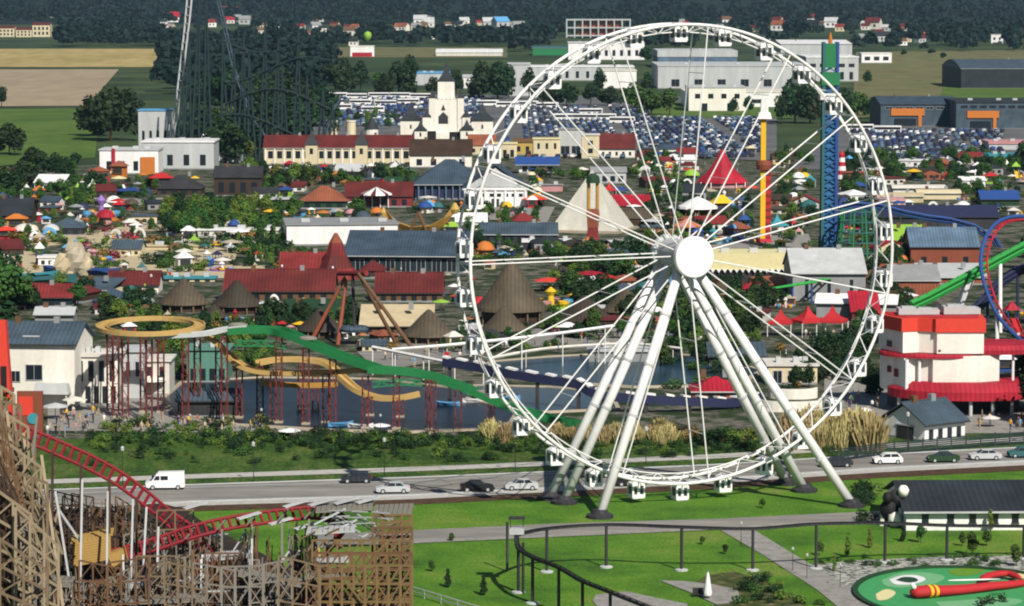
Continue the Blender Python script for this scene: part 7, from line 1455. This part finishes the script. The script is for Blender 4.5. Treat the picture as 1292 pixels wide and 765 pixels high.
# named colourful things of the fun land (photo positions)
for k, px, py, h, c1, c2, st in (
    ('tent', 117, 246, 20, 'white', None, .8), ('tent', 98, 244, 14, 'lime', None, .9), ('slide', 47, 256, 22, 'orange', 'orange', 1.2), ('slide', 28, 252, 14, 'white', 'white', .9), ('boat', 125, 245, 9, 'blue', None, 2.2), ('boat', 152, 246, 9, 'blue', None, 1.8), ('cups', 128, 278, 32, 'orange', 'purple', .8), ('mush', 105, 270, 14, 'navy', 'white', 1), ('mush', 133, 284, 20, 'crimson', 'pink', 1),
    ('arch', 146, 301, 12, 'offwhite', None, 1), ('arch', 160, 298, 12, 'stone', None, 1), ('arch', 176, 300, 13, 'offwhite', None, 1), ('kiosk', 237, 305, 20, 'white', 'white', .8), ('mush', 88, 258, 12, 'lime', 'cream', 1), ('parasol', 150, 236, 14, 'paleyellow', None, 1.2), ('parasol', 180, 230, 12, 'orange', None, 1), ('kiosk', 148, 225, 22, 'terracotta', 'orange', .8),
    ('kiosk', 204, 240, 22, 'red', 'darkred', 1.2), ('parasol', 230, 268, 12, 'white', None, 1.6), ('parasol', 268, 262, 12, 'white', None, 1.8), ('parasol', 246, 234, 12, 'yellow', None, .8), ('tent', 320, 234, 18, 'brown', None, 1.2), ('parasol', 322, 224, 10, 'cream', None, 2), ('cups', 118, 330, 16, 'purple', 'pink', 1.6), ('boat', 104, 346, 11, 'blue', None, 2.2), ('kiosk', 234, 342, 24, 'white', 'offwhite', .8),
    ('cups', 280, 342, 12, 'purple', 'white', 1.5), ('slide', 272, 336, 20, 'blue', 'navy', 1.2), ('slide', 262, 330, 14, 'skyblue', 'white', 1.2), ('parasol', 300, 306, 18, 'white', None, 1.4), ('parasol', 316, 318, 16, 'offwhite', None, 1.2), ('parasol', 292, 318, 16, 'stone', None, 1.4), ('flag', 308, 276, 22, 'brightgreen', None, 1), ('kiosk', 20, 290, 20, 'orange', 'gold', 1.2), ('kiosk', 8, 302, 16, 'brightred', 'red', 1.4), ('mush', 32, 300, 18, 'offwhite', 'pink', 1.4),
    ('arch', 44, 304, 12, 'white', None, 1), ('slide', 50, 335, 30, 'navy', 'white', .8), ('boat', 12, 360, 12, 'teal', None, 3), ('boat', 30, 352, 9, 'cyan', None, 2.2), ('parasol', 88, 402, 12, 'white', None, 1.5), ('parasol', 60, 372, 10, 'pink', None, 1.4), ('lamp', 191, 376, 30, 'offwhite', None, 1), ('lamp', 183, 384, 26, 'lime', None, 1), ('parasol', 342, 398, 20, 'white', None, 1.3), ('parasol', 385, 398, 14, 'offwhite', None, 1.3), ('lamp', 356, 360, 26, 'white', None, 1), ('lamp', 420, 362, 26, 'white', None, 1), ('lamp', 534, 366, 22, 'white', None, 1), ('lamp', 506, 352, 14, 'white', None, 1.2),
    ('kiosk', 428, 262, 14, 'orange', 'cream', 1.2), ('parasol', 424, 232, 16, 'orange', None, 1), ('parasol', 440, 240, 14, 'orange', None, 1.1), ('mush', 458, 286, 20, 'slate', 'silver', .8), ('parasol', 540, 256, 9, 'offwhite', None, 2.2), ('mush', 612, 326, 22, 'orange', 'gold', .9), ('kiosk', 616, 340, 12, 'terracotta', 'cream', 1), ('kiosk', 570, 300, 20, 'lime', 'paleyellow', 1), ('slide', 560, 302, 26, 'yellow', 'gold', .9), ('parasol', 575, 284, 14, 'white', None, 1.2), ('mush', 640, 268, 14, 'yellow', 'gold', .8), ('parasol', 675, 262, 14, 'brightred', None, 2), ('tent', 768, 250, 20, 'red', None, 1), ('kiosk', 780, 250, 14, 'blue', 'teal', 1.2),
    ('parasol', 692, 368, 18, 'brightred', None, 1.7), ('parasol', 745, 356, 14, 'crimson', None, 2.6), ('parasol', 725, 362, 12, 'white', None, 2.4), ('parasol', 794, 344, 10, 'white', None, 3), ('cups', 695, 388, 26, 'lime', 'yellow', 1.2), ('carousel', 804, 318, 20, 'white', 'grey', 1.1), ('parasol', 800, 268, 10, 'white', None, 1.6), ('parasol', 822, 288, 12, 'palegrey', None, 2), ('kiosk', 912, 280, 34, 'yellow', 'darkbrown', .7), ('cups', 900, 306, 18, 'skyblue', 'cyan', 1.4), ('slide', 940, 296, 26, 'skyblue', 'blue', 1.2), ('slide', 926, 302, 20, 'blue', 'skyblue', 1.2), ('carousel', 866, 300, 26, 'pink', 'orange', 1), ('tent', 980, 298, 28, 'cyan', None, 1.1), ('tent', 1002, 290, 18, 'red', None, 1.2), ('kiosk', 986, 312, 10, 'yellow', 'lime', 1.2),
    ('kiosk', 1085, 246, 16, 'blue', 'navy', 1.2), ('kiosk', 1066, 244, 14, 'orange', 'white', 1), ('parasol', 1075, 244, 10, 'white', None, 2.2), ('carousel', 990, 244, 18, 'white', 'red', 1), ('parasol', 1010, 238, 12, 'white', None, 1.5), ('tent', 1022, 236, 18, 'cyan', None, 1), ('parasol', 948, 246, 12, 'brightred', None, 1.4), ('kiosk', 1005, 262, 14, 'brown', 'white', 1), ('mush', 1020, 270, 18, 'teal', 'white', 1), ('kiosk', 1252, 232, 14, 'red', 'lime', 1.2), ('slide', 1282, 226, 22, 'yellow', 'lime', 1), ('mush', 1252, 280, 14, 'cream', 'white', 1), ('kiosk', 1120, 420, 18, 'white', 'palegrey', 1.2), ('slide', 1278, 420, 40, 'red', 'crimson', .9), ('kiosk', 1270, 470, 24, 'white', 'blue', .9), ('parasol', 1140, 388, 20, 'white', None, 1.5),
    ('parasol', 1090, 530, 16, 'white', None, 1.2), ('parasol', 1250, 540, 16, 'offwhite', None, 1.2), ('parasol', 70, 530, 22, 'palegrey', None, 1.2), ('parasol', 95, 520, 20, 'offwhite', None, 1.3), ('parasol', 180, 480, 26, 'pink', None, 1.3), ('parasol', 200, 470, 22, 'white', None, 1.3), ('parasol', 190, 500, 26, 'warmwhite', None, 1.3), ('kiosk', 575, 440, 22, 'offwhite', 'paleyellow', .8), ('kiosk', 540, 402, 16, 'white', 'white', .7), ('parasol', 420, 418, 16, 'offwhite', None, 1.2), ('mush', 605, 392, 18, 'red', 'brown', .8), ('parasol', 1010, 470, 20, 'white', None, 1.2), ('lamp', 1100, 545, 40, 'white', None, 1), ('flag', 560, 470, 26, 'red', None, 1), ('lamp', 330, 545, 30, None, None, 1), ('lamp', 480, 552, 30, None, None, 1), ('lamp', 240, 552, 30, None, None, 1)):
    small(k, px, py, h, c1, c2, stretch=st)
COLS = ['white', 'white', 'white', 'offwhite', 'offwhite', 'cream', 'stone', 'charcoal', 'thatch', 'palegrey', 'red', 'blue', 'orange', 'yellow', 'crimson', 'teal', 'lime', 'pink', 'grey', 'brown', 'skyblue', 'white']
def fill_small(x0, x1, y0, y1, n, kinds, h0, h1):
    k = 0; n = int(n * 1.6)
    for i in range(n * 7):
        if k >= n: break
        px, py = q.uniform(x0, x1), q.uniform(y0, y1); h = q.uniform(h0 * .8, h1)
        if not free(px, py, h, h): continue
        small(q.choice(kinds), px, py, h, q.choice(COLS), q.choice(COLS), stretch=q.uniform(.75, 1.25)); k += 1
KK = ['kiosk', 'kiosk', 'parasol', 'parasol', 'mush', 'tent', 'slide', 'cups', 'arch']
fill_small(0, 330, 225, 345, 56, KK, 8, 17); fill_small(335, 600, 208, 300, 42, KK, 8, 16); fill_small(590, 900, 205, 335, 72, KK, 9, 16); fill_small(690, 900, 330, 430, 30, KK, 10, 20); fill_small(900, 1292, 205, 300, 62, KK, 7, 15); fill_small(900, 1130, 345, 430, 16, KK, 10, 20); fill_small(0, 460, 375, 425, 20, KK, 10, 20); fill_small(1100, 1292, 330, 420, 14, KK, 10, 20); fill_small(800, 1000, 190, 215, 18, ['kiosk', 'parasol', 'tent'], 6, 11); fill_small(340, 640, 345, 440, 24, ['parasol', 'kiosk', 'parasol'], 9, 16)
for a, b_, c, d_, n in ((0, 335, 225, 345, 300), (335, 600, 205, 345, 330), (590, 900, 205, 430, 420), (900, 1130, 205, 430, 330), (1060, 1292, 210, 420, 280), (0, 460, 372, 425, 170), (450, 700, 400, 446, 40), (820, 1010, 425, 505, 40)):
    for i in range(n):
        px, py = q.uniform(a, b_), q.uniform(c, d_); h = q.uniform(5, 13) * (.8 if py < 300 else 1.4)
        if free(px, py, h, h * 1.4): SHREST.append((G(px, py), h / S(py) / 2, q.uniform(1.1, 2.2), SHRUB[q.choice(['shrub', 'darkshrub', 'lightshrub', 'shrub', 'darkshrub', 'shrub', 'darkshrub', 'orangeflower'] if q.random() < .97 else ['flower'])], q.uniform(0, 6.28)))
for i in range(420): # tall grass along the top of the bank
    px = q.uniform(105, 1055); py = 554 + abs(q.gauss(0, 9)); h = q.uniform(7, 17); SHREST.append((G(px, py), h / S(py) / 2, q.uniform(.6, 1.3), SHRUB[q.choice(['darkshrub', 'shrub', 'darkshrub', 'shrub', 'lightshrub'])], q.uniform(0, 6.28)))
out = []
for i in range(420): # woods either side of the park, beyond the frame
    px = q.choice([q.uniform(-420, -8), q.uniform(1300, 1700)]); py = q.uniform(205, 545); out.append((G(px, py), q.uniform(.7, 1.4), q.uniform(.9, 1.3), TREE[q.choice(['round', 'broad', 'rounddark', 'broadmid'])][0][0], q.uniform(0, 6.28)))
merge_leaves('outer_wood', out)
plant_trees(); merge_leaves('undergrowth', SHREST)
# visitors
TOPS = ['white', 'red', 'navy', 'black', 'skyblue', 'yellow', 'pink', 'grey', 'cream', 'green']; LEGS = ['denim', 'charcoal', 'navy', 'sand', 'grey']
def crowd(x0, x1, y0, y1, n):
    for i in range(n): person(q.uniform(x0, x1), q.uniform(y0, y1), q.choice(TOPS), q.choice(LEGS), q.choice(['stand', 'walk', 'walk', 'stand', 'wave']))
crowd(70, 135, 520, 545, 22); crowd(150, 330, 532, 549, 26); crowd(1060, 1110, 505, 545, 12); crowd(1235, 1290, 530, 548, 8); crowd(480, 620, 440, 468, 22); crowd(300, 460, 400, 432, 14); crowd(640, 900, 424, 446, 22); crowd(980, 1100, 425, 470, 18); crowd(150, 300, 346, 352, 12); crowd(700, 880, 305, 340, 18); crowd(60, 120, 545, 552, 6)
crowd(300, 460, 296, 302, 8); crowd(520, 700, 306, 322, 14); crowd(900, 1000, 290, 312, 16); crowd(1040, 1130, 232, 262, 14); crowd(880, 1010, 206, 235, 12); crowd(205, 330, 296, 306, 10); crowd(690, 800, 308, 318, 14); crowd(600, 690, 262, 275, 8)

# =================================================================== bare label clashes: order along the row
ORD = ['first', 'second', 'third', 'fourth', 'fifth', 'sixth', 'seventh', 'eighth', 'ninth', 'tenth', 'eleventh', 'twelfth']
TOT = ['', '', 'two', 'three', 'four', 'five', 'six', 'seven', 'eight', 'nine', 'ten', 'eleven', 'twelve']
by = {}
for t in THINGS: by.setdefault(t['label'], []).append(t)
for lab, ts in by.items():
    if 1 < len(ts) <= 12:
        ts.sort(key=lambda t: project(t.location)[0])
        for i, t in enumerate(ts):
            t['label'] = '%s, %s' % (lab, 'leftmost of %s' % TOT[len(ts)] if i == 0 else 'rightmost of %s' % TOT[len(ts)] if i == len(ts) - 1 else '%s of %s' % (ORD[i], TOT[len(ts)]))
    elif len(ts) > 12:
        for t in ts: t['group'] = t.get('group') or 'alike things'
for o in PROTO:
    for c in list(KIDS.get(o.name, ())):
        for d_ in list(KIDS.get(c.name, ())): bpy.data.objects.remove(d_)
        bpy.data.objects.remove(c)
    bpy.data.objects.remove(o)
# =================================================================== haze
HAZE = 2.8e-5
if HAZE:
    b = MB(); b.box(-2600, -40, -2, 2600, 10600, 290); hz = b.build('haze', 'white'); hm = bpy.data.materials.new('haze_air'); hm.use_nodes = True; n = hm.node_tree.nodes; n.remove(n['Principled BSDF'])
    v = n.new('ShaderNodeVolumePrincipled'); v.inputs['Color'].default_value = (.45, .72, .95, 1); v.inputs['Density'].default_value = HAZE; v.inputs['Anisotropy'].default_value = .2
    hm.node_tree.links.new(v.outputs[0], n['Material Output'].inputs['Volume']); hz.data.materials.clear(); hz.data.materials.append(hm); hz['kind'] = 'stuff'
